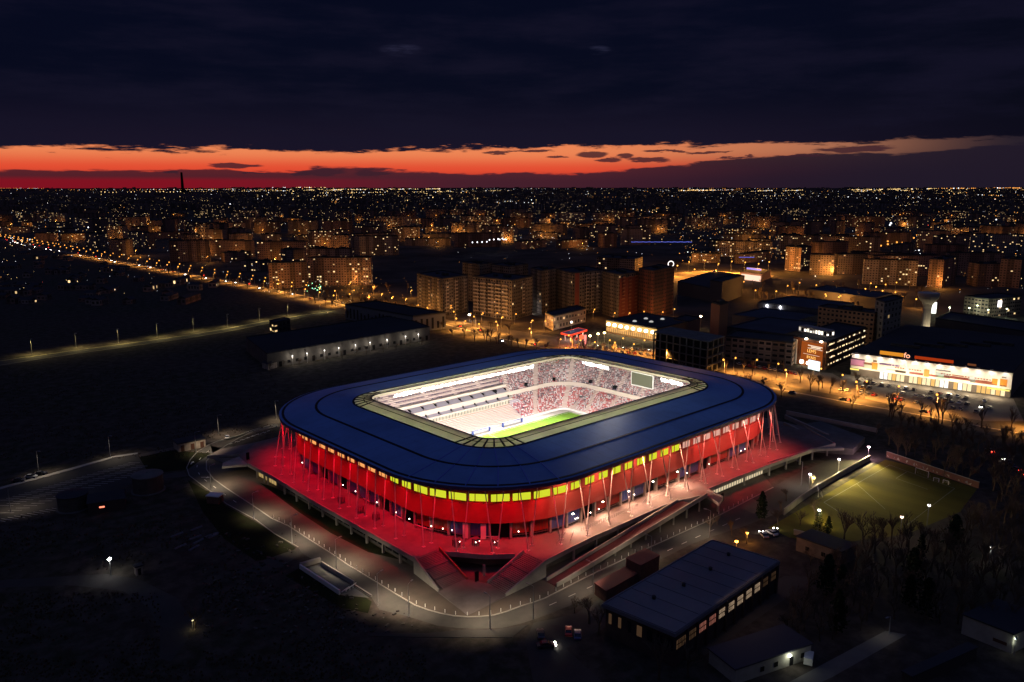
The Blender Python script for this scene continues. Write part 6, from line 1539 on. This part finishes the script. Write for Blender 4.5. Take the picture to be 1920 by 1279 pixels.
wood = [(1600, 1040), (1700, 1030), (1800, 1000), (1870, 950), (1700, 868), (1640, 815), (1700, 800), (1935, 830), (1940, 1170), (1880, 1200), (1790, 1175), (1700, 1165), (1650, 1170), (1560, 1215), (1500, 1210), (1450, 1180), (1540, 1090), (1620, 1060)]
tpp = [(1540, 935), (1660, 862), (1870, 930), (1820, 990), (1600, 1015)]
spots = []
rnd = random.Random(8)
while len(spots) < 255:
    x, y = rnd.uniform(1450, 1940), rnd.uniform(800, 1215)
    if in_poly(x, y, wood) and not in_poly(x, y, tpp):
        p = G(x, y)
        if all((p - q).length > 3.0 for q in spots): spots.append(p)
spots.sort(key=lambda p: proj(p)[1])
mass_spots = [(p, rnd.uniform(7, 12)) for p in spots[:115]]
for i, p in enumerate(spots[115:]):
    plant(BARE if rnd.random() < .95 else FIR, p, rnd.uniform(7, 12), 'bare tree of the dark wood, %s counted from its middle towards the camera' % nth(i + 1), 'trees of the dark wood')
for k, o in enumerate(o for o in list(bpy.data.objects) if o.get('group') == 'trees of the dark wood' and o.name.startswith('evergreen')):
    o['label'] = o['label'].replace('bare tree', 'dark evergreen')
# ================================================================== AVENUE AND STREET LAMPS
AV = [(-30, 446), (0, 449), (77, 464), (130, 474), (187, 485), (253, 496), (312, 507), (400, 523), (453, 532), (500, 541), (560, 553), (627, 568), (660, 577), (720, 590), (830, 607), (900, 626), (1000, 649), (1100, 667), (1250, 692), (1400, 720), (1500, 738), (1600, 757), (1700, 774), (1800, 793), (1960, 822)]
av = Path([G(x, y) for x, y in AV], False)
ribbon('road', [(p.x, p.y) for p in (av.at(av.len * k / 160)[0] for k in range(161))], 21, 0.06, M_asph2)
ribbon('verge', [(p.x, p.y) for p in (av.at(av.len * k / 160)[0] for k in range(161))], 1.6, 0.16, M_kerb, .1)
M_sod = emat('sodium_glow', (1, .40, .06), 3.2); M_sod2 = emat('sodium_glow_far', (1, .38, .06), 2.0)
lamp_parts = {}
def sodium(p, h, lab, group, en=0, r_=.55, m_=M_sod, side=(1, 0), spot=None):
    key = (round(h), round(r_ * 10), m_.name)
    if key not in lamp_parts:
        q = MB(); q.bar((0, 0, 0), (0, 0, h), .14, .09, 5); q.bar((0, 0, h), (1.4, 0, h + .2), .07, .06, 4); g = MB(); g.ball((1.5, 0, h + .1), r_, n=7, m=5)
        lamp_parts[key] = (q.mesh('pole', M_steel), g.mesh('lamp', m_))
    me = lamp_parts[key]; r = thing('sodium_lamp', lab, 'street lamp', (p.x, p.y, 0), math.atan2(side[1], side[0]), group)
    for nm, m2 in zip(('pole', 'lamp'), me):
        o = bpy.data.objects.new(nm, m2); COL.objects.link(o); o.parent = r
    if en:
        l = light('lamp_light', 'SPOT' if spot else 'POINT', (1.5, 0, h - 1.2), en, (1, .40, .07), .5, spot=spot or 120, blend=.9); l.parent = r
    return r
d = 0.0; i = 0; nlit = 0
while d < av.len and i < 190:
    p, tn = av.at(d); nr = Vector((-tn.y, tn.x, 0)); px, py = proj(p)
    dist = (p - CAMP).length
    if px > 1540 and False: break
    for s_ in ((1, -1) if dist > 560 else (1,)):
        if px < 645 or px > 780:
            i += 1; q_ = p + nr * s_ * 9.5
            en = 0
            if dist < 1500 and (i % 2 == 0 or dist < 800): en = 44000 if dist < 800 else 40000
            sodium(q_, 9.5, 'orange sodium lamp on the avenue, %s counted from the far end' % nth(i), 'orange lamps along the avenue', en, r_=.34 + dist * .00030, m_=M_sod if dist < 900 else M_sod2, side=(-nr.x * s_, -nr.y * s_), spot=152)
    d += 34 if dist > 1000 else 30 if dist > 600 else 38
# amber yard and tower surroundings
rnd = random.Random(14)
for i, (px, py) in enumerate([(1268, 520), (1290, 512), (1320, 509), (1345, 516), (1370, 511), (1395, 513), (1420, 516), (1300, 528), (1340, 530), (1440, 512)]):
    sodium(G(px, py), 14, 'tall sodium lamp over the amber yard, %s from the ring sign' % nth(i + 1), 'lamps over the amber yard', 60000, r_=.8)
for i, (px, py) in enumerate([(1150, 500), (1165, 501), (1180, 503), (1195, 506), (1130, 498)]):
    sodium(G(px, py + 8), 12, 'sodium lamp at the foot of the amber-lit long block, %s along' % nth(i + 1), 'lamps by the amber-lit block', 40000, r_=.9)
# lamps along the near side of the towers and the wooded verge
for i, (px, py) in enumerate([(662, 560), (690, 571), (715, 567), (735, 573), (760, 577), (735, 590), (782, 590), (800, 598), (843, 591), (880, 607), (903, 606), (940, 614), (996, 621), (1020, 622), (870, 622), (770, 560), (700, 552), (655, 545), (815, 612)]):
    sodium(G(px, py), 8, 'orange lamp among the bare trees before the towers, %s from the long hall' % nth(i + 1), 'orange lamps before the towers', 7500, r_=.5)
for i, (px, py, en) in enumerate([(880, 590, 1500), (995, 577, 1500)]):
    pole_lamp(G(px, py + 12), hgt(G(px, py + 12), py), ['glaring white lamp before the wavy balcony tower', 'glaring white lamp at the foot of the middle tower'][i], energy=1500, strength=12, r_=1.0, name='tower_lamp')
for i, (px, py) in enumerate([(1660, 562), (1676, 556), (1652, 553), (1715, 570), (1608, 560), (1620, 549), (1570, 566), (1545, 560), (1640, 545)]):
    sodium(G(px, py + 10), 9, 'orange lamp in the dark park by the water tower, %s in its group' % nth(i + 1), 'orange park lamps', 9000, r_=.7)
for i, (px, py) in enumerate([(1048, 662), (1085, 664), (1112, 668), (1140, 664), (1165, 660), (1185, 672), (1205, 664), (1228, 676), (1375, 700), (1415, 704), (1455, 712), (1500, 708), (1535, 722), (1575, 735), (1620, 748), (1680, 758)]):
    sodium(G(px, py), 9, 'orange lamp by the shop forecourts behind the stadium, %s from the petrol station' % nth(i + 1), 'orange lamps by the shop forecourts', 26000, r_=.5, spot=156)
for i, (px, py) in enumerate([(1570, 472), (1583, 470), (1600, 468), (1613, 466), (1628, 464), (1645, 463), (1663, 459), (1675, 456), (1690, 454), (1703, 450), (1718, 446), (1732, 443), (1747, 439), (1758, 435), (1663, 465), (1680, 461), (1697, 457), (1712, 452), (1650, 468), (1630, 470)]):
    sodium(G(px, py + 4), 10, 'far orange lamp on the slanting boulevard, %s along it' % nth(i + 1), 'orange lamps along the far boulevard', 0, r_=1.5, m_=M_sod2)
for i, (px, py) in enumerate([(1022, 604), (1050, 600), (1085, 600), (1112, 599), (1150, 606), (1178, 606), (1205, 603), (1240, 604), (1262, 598), (965, 608), (930, 606)]):  # extra lamps put in to brighten the dark end towers
    sodium(G(px, py), 8, 'added orange lamp brightening the foot of the end towers, %s from the wavy balconies' % nth(i + 1), 'added orange lamps at the end towers', 3800, r_=.5)
rt = random.Random(61)
for i in range(16):
    sodium(G(1290 + i * 26 + rt.uniform(-9, 9), 540 + rt.uniform(-6, 26) + (i > 4) * 8), 9, 'orange lamp among the trees before the far slabs, %s from the amber yard' % nth(i + 1), 'orange lamps before the far slabs', 9000, r_=.65)
for i in range(90):
    px, py = (rt.uniform(1400, 1740), rt.uniform(538, 585)) if i % 3 else (rt.uniform(645, 785), rt.uniform(545, 603))
    mass_spots.append((G(px, py), rt.uniform(9, 14)))
mass = MB()
for p, h in mass_spots:
    pr = rt.choice(BARE); an = rt.random() * 6.28; s_ = h / pr[2]; ca, sa = math.cos(an) * s_, math.sin(an) * s_
    for prt in pr[1]:
        base = len(mass.v)
        mass.v.extend((p.x + v.co.x * ca - v.co.y * sa, p.y + v.co.x * sa + v.co.y * ca, v.co.z * s_) for v in prt.data.vertices)
        for f_ in prt.data.polygons:
            mass.f.append(tuple(base + i_ for i_ in f_.vertices)); mass.mi.append(0); mass.uv.extend([(0, 0)] * len(f_.vertices))
tag(mass.build('woods', M_twig), kind='stuff')
# bare street trees along the avenue
rnd = random.Random(4); d = av.len * .50; i = 0
while d < av.len * .995 and i < 90:
    p, tn = av.at(d); nr = Vector((-tn.y, tn.x, 0)); q_ = p + nr * rnd.choice((-1, 1, -1)) * rnd.uniform(12, 17)
    i += 1; plant(BARE, q_, rnd.uniform(8, 12.5), 'bare street tree beside the avenue, %s counted from the long hall' % nth(i), 'bare street trees along the avenue'); d += rnd.uniform(7, 14)
for i, (px, py) in enumerate([(848, 630), (870, 633), (890, 640), (912, 640), (935, 645), (960, 650), (985, 655), (1006, 655), (1075, 655), (1083, 662), (1098, 668), (1130, 662), (1150, 668), (700, 600), (730, 604), (752, 600), (800, 606), (765, 598), (815, 606), (830, 618), (1240, 655), (1440, 700), (1470, 700), (1500, 718), (1520, 735), (1542, 728), (1556, 738), (1605, 728), (1620, 735), (1395, 700), (1410, 705)]):
    plant(BARE, G(px, py), rnd.uniform(9, 13), 'bare tree on the verge before the towers and shops, %s from the long hall' % nth(i + 1), 'bare trees on the verge')
for i in range(34):
    k = i / 33; px = 505 + 290 * k + rnd.uniform(-5, 5); py = 694 - 50 * k + rnd.uniform(-1, 3)
    if i % 3 == 0: plant(BARE, G(px, py), rnd.uniform(5, 8), 'small bare tree before the lamp warehouse, %s from its near corner' % nth(i // 3 + 1), 'small bare trees before the lamp warehouse')
# ================================================================== CARS
def car_proto(name, colr, i):
    m_ = mat('car_paint_%d' % i, colr, .35, .5, .2)
    r = thing('parked_car', 'x', 'car'); q = MB()
    prof = [(-2.1, .35), (-2.15, .8), (-1.5, .92), (1.2, .90), (2.05, .74), (2.15, .35)]
    def ext(pr, w, mi): 
        n = len(pr)
        q.face([(x, -w, z) for x, z in pr][::-1], mi); q.face([(x, w, z) for x, z in pr], mi)
        for a in range(n): b = (a + 1) % n; q.face([(pr[a][0], -w, pr[a][1]), (pr[a][0], w, pr[a][1]), (pr[b][0], w, pr[b][1]), (pr[b][0], -w, pr[b][1])], mi)
    ext(prof, .86, 0); body = q.build('body', m_, r, loc=(0, 0, 0))
    q = MB(); ext([(-1.55, .915), (-1.1, 1.40), (.35, 1.42), (1.15, .905)], .76, 0); cab = q.build('cabin_glass', mat('car_glass', (.015, .018, .022), .12, .6), r, loc=(0, 0, 0))
    q = MB(); q.box(-1.0, -.70, 1.40, .30, .70, 1.455); top = q.build('roof_panel', m_, r, loc=(0, 0, 0))
    ch = [body, cab, top]
    for (x, y) in ((-1.3, -.8), (-1.3, .8), (1.35, -.8), (1.35, .8)):
        q = MB(); q.bar((x, y - .1, .32), (x, y + .1, .32), .32, .32, 10); ch.append(q.build('wheel', M_void, r, loc=(0, 0, 0)))
    q = MB(); q.box(2.0, -.75, .55, 2.17, -.4, .72); q.box(2.0, .4, .55, 2.17, .75, .72); ch.append(q.build('headlight', mat('lamp_lens', (.6, .6, .6), .2, .6), r, loc=(0, 0, 0)))
    q = MB(); q.box(-2.18, -.78, .62, -2.05, -.45, .80); q.box(-2.18, .45, .62, -2.05, .78, .80); ch.append(q.build('tail_light', mat('tail_lens', (.3, .01, .01), .3, .5), r, loc=(0, 0, 0)))
    return [r, ch, False]
CARS = [car_proto('parked_car', c, i) for i, c in enumerate([(.60, .60, .60), (.05, .05, .06), (.30, .31, .33), (.30, .02, .02), (.04, .06, .16)])]
CN = ['white', 'black', 'silver', 'red', 'navy']
HL = emat('headlight_glow', (1, .93, .80), 30); TL = emat('tail_light_glow', (1, .04, .02), 14)
def put_car(p, rz, lab, group, ci=None, lit=None, name='parked_car', z=0.0):
    ci = random.randrange(5) if ci is None else ci; pr = CARS[ci]
    p = Vector((p.x, p.y, z))
    if not pr[2]: pr[2] = True; o = pr[0]; o.location = p; o.rotation_euler.z = rz
    else: o = dup(pr[0], pr[1], p, rz)
    o['label'] = lab.replace('@', CN[ci]); o['group'] = group
    if lit:
        q = MB()
        if lit == 'h':
            for y in (-.58, .58): q.ball((2.25, y, .65), .24, n=6, m=4)
            c = q.build('headlight_beam', HL, o, loc=(0, 0, 0))
        else:
            for y in (-.62, .62): q.ball((-2.2, y, .72), .2, n=6, m=4)
            c = q.build('tail_glow', TL, o, loc=(0, 0, 0))
    return o
random.seed(12)
o = put_car(G(426, 822), math.atan2(1.2, .9) + .25, '@ car with a bright nose on the ring road beside the plaster shed', 'car by itself', 0, None, z=.01)
# car park, yard, van
for i, (px, py) in enumerate([(35, 903), (58, 896), (76, 890)]): put_car(G(px, py), -.5, '@ car parked at the back edge of the car park, %s from the open end' % nth(i + 1), 'cars at the car park edge', [1, 2, 1][i], z=.02)
for i, (px, py, rz, c, lit) in enumerate([(1014, 1193, .9, 1, None), (1024, 1213, -.6, 1, 'h'), (1066, 1187, .75, 3, None), (1083, 1194, .75, 4, None)]): put_car(G(px, py), rz, '@ car parked in the dark yard left of the sports hall, %s from the road' % nth(i + 1), 'cars in the dark yard', c, lit, z=.01)
for i, (px, py, l) in enumerate([(1455, 1000, 'h'), (1432, 1006, 'h'), (1447, 1002, None)]): put_car(G(px, py), .6 + i * .3, '@ car among trees between hall and training pitch, %s of three' % nth(i + 1), 'cars behind the hall', [1, 2, 0][i], l, z=.01)
v = G(1516, 1240); r = thing('white_van', 'white van parked beside the white bungalow', 'van', (v.x, v.y, 0.01), math.atan2(1, 1.1) - .35)
q = MB(); pr = [(-2.4, .4), (-2.45, 2.1), (1.0, 2.15), (1.75, 1.35), (2.4, 1.15), (2.45, .4)]; w_ = .95
q.face([(x, -w_, z) for x, z in pr][::-1]); q.face([(x, w_, z) for x, z in pr])
for a in range(6): b = (a + 1) % 6; q.face([(pr[a][0], -w_, pr[a][1]), (pr[a][0], w_, pr[a][1]), (pr[b][0], w_, pr[b][1]), (pr[b][0], -w_, pr[b][1])])
q.build('body', mat('van_white', (.62, .62, .60), .4), r, loc=(0, 0, 0))
q = MB(); q.face([(1.06, -.8, 2.10), (1.72, -.8, 1.42), (1.72, .8, 1.42), (1.06, .8, 2.10)]); q.box(-.2, -.97, 1.35, 1.0, .97, 1.95); q.box(-2.0, -.965, 1.4, -.5, .965, 1.9); q.build('window_glass', mat('car_glass', (0, 0, 0)), r, loc=(0, 0, 0))
for (x, y) in ((-1.5, -.86), (-1.5, .86), (1.5, -.86), (1.5, .86)): q = MB(); q.bar((x, y - .11, .36), (x, y + .11, .36), .36, .36, 10); q.build('wheel', M_void, r, loc=(0, 0, 0))
# mall car park rows
A, B = G(1600, 716), G(1890, 762); d = (B - A).normalized(); nr = Vector((d.y, -d.x, 0)); nr = nr if nr.dot(CAMP - A) > 0 else -nr; L = (B - A).length
for row in range(3):
    k = 0; s_ = 2.0
    while s_ < L - 3 and k < 40:
        if random.random() < .74 and not (row == 1 and .22 < s_ / L < .36):
            k += 1; p = A + d * s_ + nr * (row * 13 - 2 + random.uniform(-.4, .4)); lit = 't' if random.random() < .05 else 'h' if random.random() < .06 else None
            put_car(p, math.atan2(nr.y, nr.x) + (math.pi if random.random() < .4 else 0) + random.uniform(-.05, .05), '@ car in the %s row of the mall car park, %s from the billboard end' % (nth(row + 1), nth(k)), 'cars in the mall car park', None, lit, z=.06)
        s_ += 3.4 if row else 4.2
# far car park and shop forecourts
for i in range(44):
    px = 1765 + (i % 15) * 9.6 + random.uniform(-2, 2); py = 596 + (i // 15) * 7 + (px - 1765) * .055; put_car(G(px, py), random.choice((.5, 3.6)) + random.uniform(-.1, .1), '@ car in the %s row of the far greenish car park, %s from the totem' % (nth(i // 15 + 1), nth(i % 15 + 1)), 'cars in the far car park', None, 't' if i % 7 == 3 else 'h' if i % 9 == 4 else None, z=.06)
for i in range(20):
    px = 1112 + i * 6.0; py = 650 + (i % 2) * 7 + i * .5; put_car(G(px, py), 1.0, '@ car on the diner forecourt, %s from the petrol station' % nth(i + 1), 'cars on the diner forecourt', None, 'h' if i % 8 == 2 else None, z=.02)
for i in range(12):
    px = 1385 + i * 9.5; py = 684 + i * 1.6; put_car(G(px, py), .9, '@ car before the long office, %s from the concrete frame' % nth(i + 1), 'cars before the long office', None, None, z=.02)
# traffic on the avenue
i = 0; d = av.len * .02
while d < av.len * .985 and i < 78:
    p, tn = av.at(d); nr = Vector((-tn.y, tn.x, 0)); s_ = random.choice((-1, 1)); i += 1
    q_ = p + nr * s_ * random.choice((3, 6.5)); fwd = tn * (-s_)
    towards = fwd.dot(CAMP - q_) > 0
    put_car(q_, math.atan2(fwd.y, fwd.x), '@ car driving on the avenue, %s counted from its far end' % nth(i), 'cars on the avenue', None, ('h' if towards else 't') if random.random() < .8 else None, z=.07)
    px, py = proj(p); d += random.uniform(14, 46) if px > 700 else random.uniform(16, 50)
for i, (px, py, l) in enumerate([(1897, 876, 't'), (1905, 882, 't'), (1914, 889, 't'), (1888, 868, 'h'), (1855, 847, 't')]): put_car(G(px, py), .9, '@ car with glowing tail lights on the lane through the dark wood, %s in line' % nth(i + 1), 'cars on the wood lane', 1, l, z=.01)
# ================================================================== CITY BLOCKS
rnd = random.Random(100)
NUM = ['four', 'five', 'six', 'seven', 'eight', 'nine', 'ten', 'eleven']
def av_y(px):
    for (a, b), (c, d_) in zip(AV, AV[1:]):
        if a <= px <= c: return b + (d_ - b) * (px - a) / (c - a)
    return 449
AVOID = [[(770, 476), (1275, 476), (1275, 700), (640, 700), (640, 585), (770, 600)], [(1255, 497), (1440, 497), (1500, 545), (1960, 545), (1960, 900), (1255, 900)], [(1110, 478), (1215, 478), (1215, 520), (1110, 520)]]
rows = [533, 512, 494, 478, 463, 450, 438, 427, 417, 408]
placed = []
for ri, py in enumerate(rows):
    px = -30 + rnd.uniform(0, 30); k = 0; dist = 108.5 * 1509 / (py - 350)
    while px < 1950:
        L = rnd.choice((28, 40, 55, 70, 85)) * (1.0 if ri < 7 else 1.25); wpx = L * 1480 / dist
        jy = py + rnd.uniform(-.30, .30) * (py - 350) * .12; cx = px + wpx / 2
        bad = any(in_poly(cx + dx, jy + 4, P_) for P_ in AVOID for dx in (-wpx / 2, 0, wpx / 2)) or (cx < 660 and jy > av_y(max(0, cx)) - 9) or (1225 < cx < 1310 and 445 < jy < 475)
        if not bad and rnd.random() < .93:
            st = rnd.choice((4, 4, 5, 8, 8, 9, 10, 10)) if L > 30 else rnd.choice((8, 10, 11)); h = st * 2.9 + 1.5
            c = G(cx, jy); an = HEAD + math.pi / 2 + rnd.choice((0, 0, .35, -.35, .8, -.7)) + rnd.uniform(-.06, .06)
            dv = Vector((math.cos(an), math.sin(an), 0)); wv = Vector((-dv.y, dv.x, 0)); W_ = rnd.uniform(11, 15) if L > 30 else rnd.uniform(16, 22)
            P4 = [c - dv * L / 2 - wv * W_ / 2, c + dv * L / 2 - wv * W_ / 2, c + dv * L / 2 + wv * W_ / 2, c - dv * L / 2 + wv * W_ / 2]
            q = MB(); loc = [Vector((v.x - c.x, v.y - c.y, 0)) for v in P4]; wall_uv(q, loc, 0, h, 0, 3.1, 2.9)
            lo2 = [v * .0 for v in loc]
            q.face([(v.x, v.y, h) for v in loc], 1)
            for a_ in range(4):
                u, v = loc[a_], loc[(a_ + 1) % 4]; q.ocen((u + v) / 2 * .985, v - u, (v - u).length * .985, .4, h + .002, h + .9, 1)
            for s2 in (-.28, .25): q.ocen(loc[0].lerp(loc[1], .5 + s2) * .0 + Vector((dv.x, dv.y, 0)) * L * s2, dv, 5, 4, h, h + 2.4, 1)
            o = q.build('apartment_block', [M_blk, M_roofd], loc=(c.x, c.y, 0)); k += 1
            shape = 'tower' if L < 30 else 'short slab' if L < 45 else 'slab' if L < 65 else 'long slab'
            tag(o, '%s-storey %s of flats, %s from the left in the %s city row back' % (NUM[st - 4], shape, nth(k), nth(ri + 1)), 'apartment block', 'apartment blocks of the dark city')
            placed.append(c)
        px += wpx * rnd.uniform(1.03, 1.32) + 2
# sodium lamps in the streets between the blocks
rl = random.Random(71); cand = [c for c in placed if (c - CAMP).length < 3300]; rl.shuffle(cand)
for i, c in enumerate(sorted(cand[:140], key=lambda c: proj(c)[0])):
    tw = (CAMP - c); tw.z = 0; tw.normalize(); q_ = c + tw * rl.uniform(20, 40) + Vector((-tw.y, tw.x, 0)) * rl.uniform(-25, 25); dist = (c - CAMP).length
    sodium(q_, 9, 'orange street lamp before a block in the dark city, %s from the left' % nth(i + 1), 'orange street lamps in the dark city', rl.uniform(4500, 19000), r_=dist * .0005, m_=M_sod2)
# farther blocks as one mass
q = MB()
for _ in range(2500):
    py = 352.5 + 52 * rnd.random() ** 1.5; px = rnd.uniform(-40, 1960)
    if py < 375 and px < 420 and rnd.random() < .8: continue
    c = G(px, py); dist = (c - CAMP).length
    L = rnd.uniform(30, 90) * (1 + dist / 14000); h = rnd.uniform(9, 32) * (1 + dist / 40000); an = HEAD + math.pi / 2 + rnd.gauss(0, .4); dv = Vector((math.cos(an), math.sin(an), 0)); wv = Vector((-dv.y, dv.x, 0)) * 8
    P4 = [c - dv * L / 2 - wv, c + dv * L / 2 - wv, c + dv * L / 2 + wv, c - dv * L / 2 + wv]; wall_uv(q, P4, 0, h, 0, 3.2, 3.0); q.face([(v.x, v.y, h) for v in P4], 1)
tag(q.build('distant_city', [M_far, M_roofd]), kind='stuff')
# low houses left of the avenue
k = 0
while k < 60:
    px, py = rnd.uniform(0, 600), rnd.uniform(470, 572)
    if py < av_y(px) + 10 or (px > 380 and py > 545): continue
    k += 1; c = G(px, py); an = HEAD + rnd.choice((0, .2, 1.5)); dv = Vector((math.cos(an), math.sin(an), 0)); wv = Vector((-dv.y, dv.x, 0)); L = rnd.uniform(9, 16) if rnd.random() < .8 else rnd.uniform(20, 40)
    A = c - dv * L / 2; B = c + dv * L / 2; C = B + wv * 8
    o = MB(); P4 = [A - c, B - c, C - c, C - c - dv * L]; h = rnd.uniform(3.2, 6.5); wall_uv(o, P4, 0, h, 0, 3.4, h)
    z, zr = Vector((0, 0, h)), Vector((0, 0, h + 2.2)); m1, m2 = (P4[0] + P4[3]) / 2, (P4[1] + P4[2]) / 2
    o.face([P4[0] + z, P4[1] + z, m2 + zr, m1 + zr], 1); o.face([P4[2] + z, P4[3] + z, m1 + zr, m2 + zr], 1); o.face([P4[1] + z, P4[2] + z, m2 + zr], 1); o.face([P4[3] + z, P4[0] + z, m1 + zr], 1)
    ob = o.build('small_house', [M_blk, M_roofd], loc=(c.x, c.y, 0))
    ob['px'] = px; ob['py'] = py; tag(ob, 'x', 'house', 'small houses below the avenue')
hs_ = sorted((o for o in bpy.data.objects if o.name.startswith('small_house')), key=lambda o: o['px'])
for i, o in enumerate(hs_):
    o['label'] = 'small gabled house in the dark quarter below the avenue, %s from the left' % nth(i + 1); del o['px']; del o['py']
# chimney on the horizon
p = G(343, 361.0); zt = hgt(p, 323); r = thing('power_station_chimney', 'tall slender chimney standing black against the red horizon', 'chimney', (p.x, p.y, 0)); wd = (p - CAMP).length * .0011
q = MB(); q.bar((0, 0, 0), (0, 0, zt), wd * 1.7, wd, 12); q.build('shaft', M_void, r, loc=(0, 0, 0)); q = MB(); q.ocen((0, 0), (1, 0), wd * 12, wd * 5, 0, zt * .12); q.build('boiler_house', M_void, r, loc=(0, 0, 0))
# ================================================================== LIGHTS OF THE CITY
L_Y = emat('city_yellow', (1, .66, .26), 2.3); L_O = emat('city_orange', (1, .38, .07), 1.9); L_W = emat('city_white', (.92, .95, 1), 2.4); L_R = emat('city_red', (1, .08, .04), 4.0); L_B = emat('city_blue', (.16, .20, 1), 1.1); L_G = emat('city_green', (.3, 1, .5), 3.5)
MS = [L_Y, L_O, L_W, L_R, L_B, L_G]
lights = MB(); rnd = random.Random(55)
def dot(px, py, mi, k=1.0, z=None):
    c = G(px, py + .01); dist = (c - CAMP).length; c.z = z if z is not None else rnd.uniform(5, 14)
    if z is None and dist > 3000: c.z = rnd.uniform(8, 24)
    lights.octa(c, dist * .00044 * k, mi)
def cloud(n, x0, x1, y0, y1, wts, kmin=.6, kmax=1.4, pw=1.0):
    for _ in range(n):
        r_ = rnd.random(); mi = 0; a = 0
        for j, w_ in enumerate(wts):
            a += w_
            if r_ < a: mi = j; break
        k = kmin + (kmax - kmin) * rnd.random() ** 2.2
        dot(rnd.uniform(x0, x1), y0 + (y1 - y0) * rnd.random() ** pw, mi, k)
def street(x0, y0, x1, y1, step, mi, k, jit=.4):
    a, b = G(x0, y0), G(x1, y1); n = max(2, int((b - a).length / step))
    for i in range(n + 1):
        c = a.lerp(b, i / n); x, y = proj(c)
        if -5 < x < 1925 and rnd.random() < .86: dot(x + rnd.gauss(0, jit), y + rnd.gauss(0, jit * .3), mi if rnd.random() < .85 else 2, k * rnd.uniform(.6, 1.3))
for _ in range(58):
    y = 354 + 130 * rnd.random() ** 1.7; x = rnd.uniform(-50, 1950); c = G(x, y)
    if x < 640 and y > av_y(max(0, min(x, 640))) - 8 or 770 < x < 1270 and y > 470 or y > 495: continue
    dist = (c - CAMP).length; an = HEAD + rnd.choice((.25, -1.32, .9, -.6)) + rnd.gauss(0, .08); L = rnd.uniform(.12, .42) * dist
    e_ = c + Vector((math.cos(an), math.sin(an), 0)) * L; x1, y1 = proj(e_)
    if y1 < 353 or y1 > 500: continue
    street(x, y, x1, y1, 30 + dist * .006, rnd.choice((0, 0, 1, 1, 1, 2)), rnd.uniform(.45, .85))
for (x0, y0, x1, y1, st, mi, k) in [(190, 362.2, 345, 361.4, 60, 0, 1.1), (300, 377.5, 400, 381, 45, 0, .9), (345, 361, 640, 358, 80, 0, .8), (480, 351.6, 610, 351.9, 300, 0, 1.2), (560, 357, 830, 355, 70, 0, 1.2), (600, 364, 850, 361, 60, 0, 1.2), (590, 370, 800, 366, 50, 0, 1.1), (640, 376, 760, 372, 50, 0, 1.0), (780, 362, 980, 358, 90, 0, .8), (1250, 358.5, 1340, 357.5, 70, 0, 1.3), (1390, 360, 1505, 358, 80, 0, 1.0), (1590, 357, 1760, 354.5, 160, 0, 1.1), (1590, 360, 1700, 358.5, 90, 0, 1.1), (1760, 354, 1915, 353, 300, 1, 1.2), (1500, 375, 1740, 373, 60, 2, .9), (1540, 378, 1700, 377, 55, 2, .9), (1800, 368, 1920, 372, 60, 1, .9), (925, 383, 1000, 385, 40, 2, 1.1)]:
    street(x0, y0, x1, y1, st, mi, k)
cloud(300, 480, 900, 353.5, 382, (.75, .07, .18), .5, 1.7, 1.2)
cloud(70, 0, 430, 354, 400, (.35, .15, .5), .35, 1.1); cloud(190, 0, 760, 395, 480, (.42, .33, .25), .28, 1.0); cloud(330, 760, 1500, 354, 420, (.34, .16, .5), .3, 1.1)
cloud(120, 1590, 1920, 353.5, 366, (.7, .25, .05), .4, 1.3); cloud(120, 1480, 1740, 372, 381, (.35, .1, .55), .5, 1.5)
cloud(90, 1700, 1920, 358, 400, (.5, .4, .1), .4, 1.3); cloud(270, 760, 1920, 400, 500, (.36, .30, .33, .01), .28, 1.05); cloud(30, 920, 1010, 380, 388, (.5, .2, .3), .9, 1.8); cloud(40, 1160, 1250, 398, 406, (.4, .5, .1), .7, 1.5)
cloud(170, 1270, 1500, 438, 500, (.3, .62, .08), .5, 1.5); cloud(60, 600, 780, 540, 600, (.2, .75, .05), .4, 1.1); cloud(70, 1500, 1920, 500, 570, (.25, .5, .25), .35, .9)
cloud(90, 0, 620, 480, 570, (.4, .2, .38, .02), .3, .8); cloud(30, 480, 620, 545, 566, (.5, .3, .1, .05, 0, .05), .5, 1.1); cloud(16, 575, 605, 549, 556, (.3, .1, .1, 0, 0, .5), .8, 2.0)
cloud(34, 1690, 1920, 430, 520, (.35, .4, .25), .6, 1.5); cloud(22, 20, 60, 455, 472, (.5, .1, .4), .8, 1.5)
for px, py, k in [(738, 396, 2.2), (126, 373, 1.5), (169, 373, 1.5), (166, 431, 2.0), (194, 399, 1.7), (432, 391, 1.9), (1695, 404, 2.0), (1670, 425, 3.0), (1668, 428, 2.4), (1867, 420, 1.8), (1350, 537, 1.6), (1886, 436, 3.0), (1890, 440, 2.6), (1527, 540, 1.8), (1722, 480, 2.0), (1840, 495, 2.0)]: dot(px, py, 2, k)
for k in range(4): dot(886 + 9 * k, 475 - k * .4, 2, 2.7, 18); dot(918 + 8 * k, 475 - 1 * k, 2, 2.9, 22)
for px in (937, 945, 949): dot(px, 474, 2, 2.6, 22)
for k in range(60): dot(1184 + 1.9 * k, 463 + .3 * math.sin(k), 4, 1.3, 9)
for k in range(18): dot(1385 + 1.6 * k, 505, 4, 1.2, 16)
for k in range(24): dot(1362 + 1.2 * k, 470, 2, 1.2, 10)
tag(lights.build('city_lights', MS), kind='stuff')
for m_ in MS: m_.cycles.emission_sampling = 'NONE'
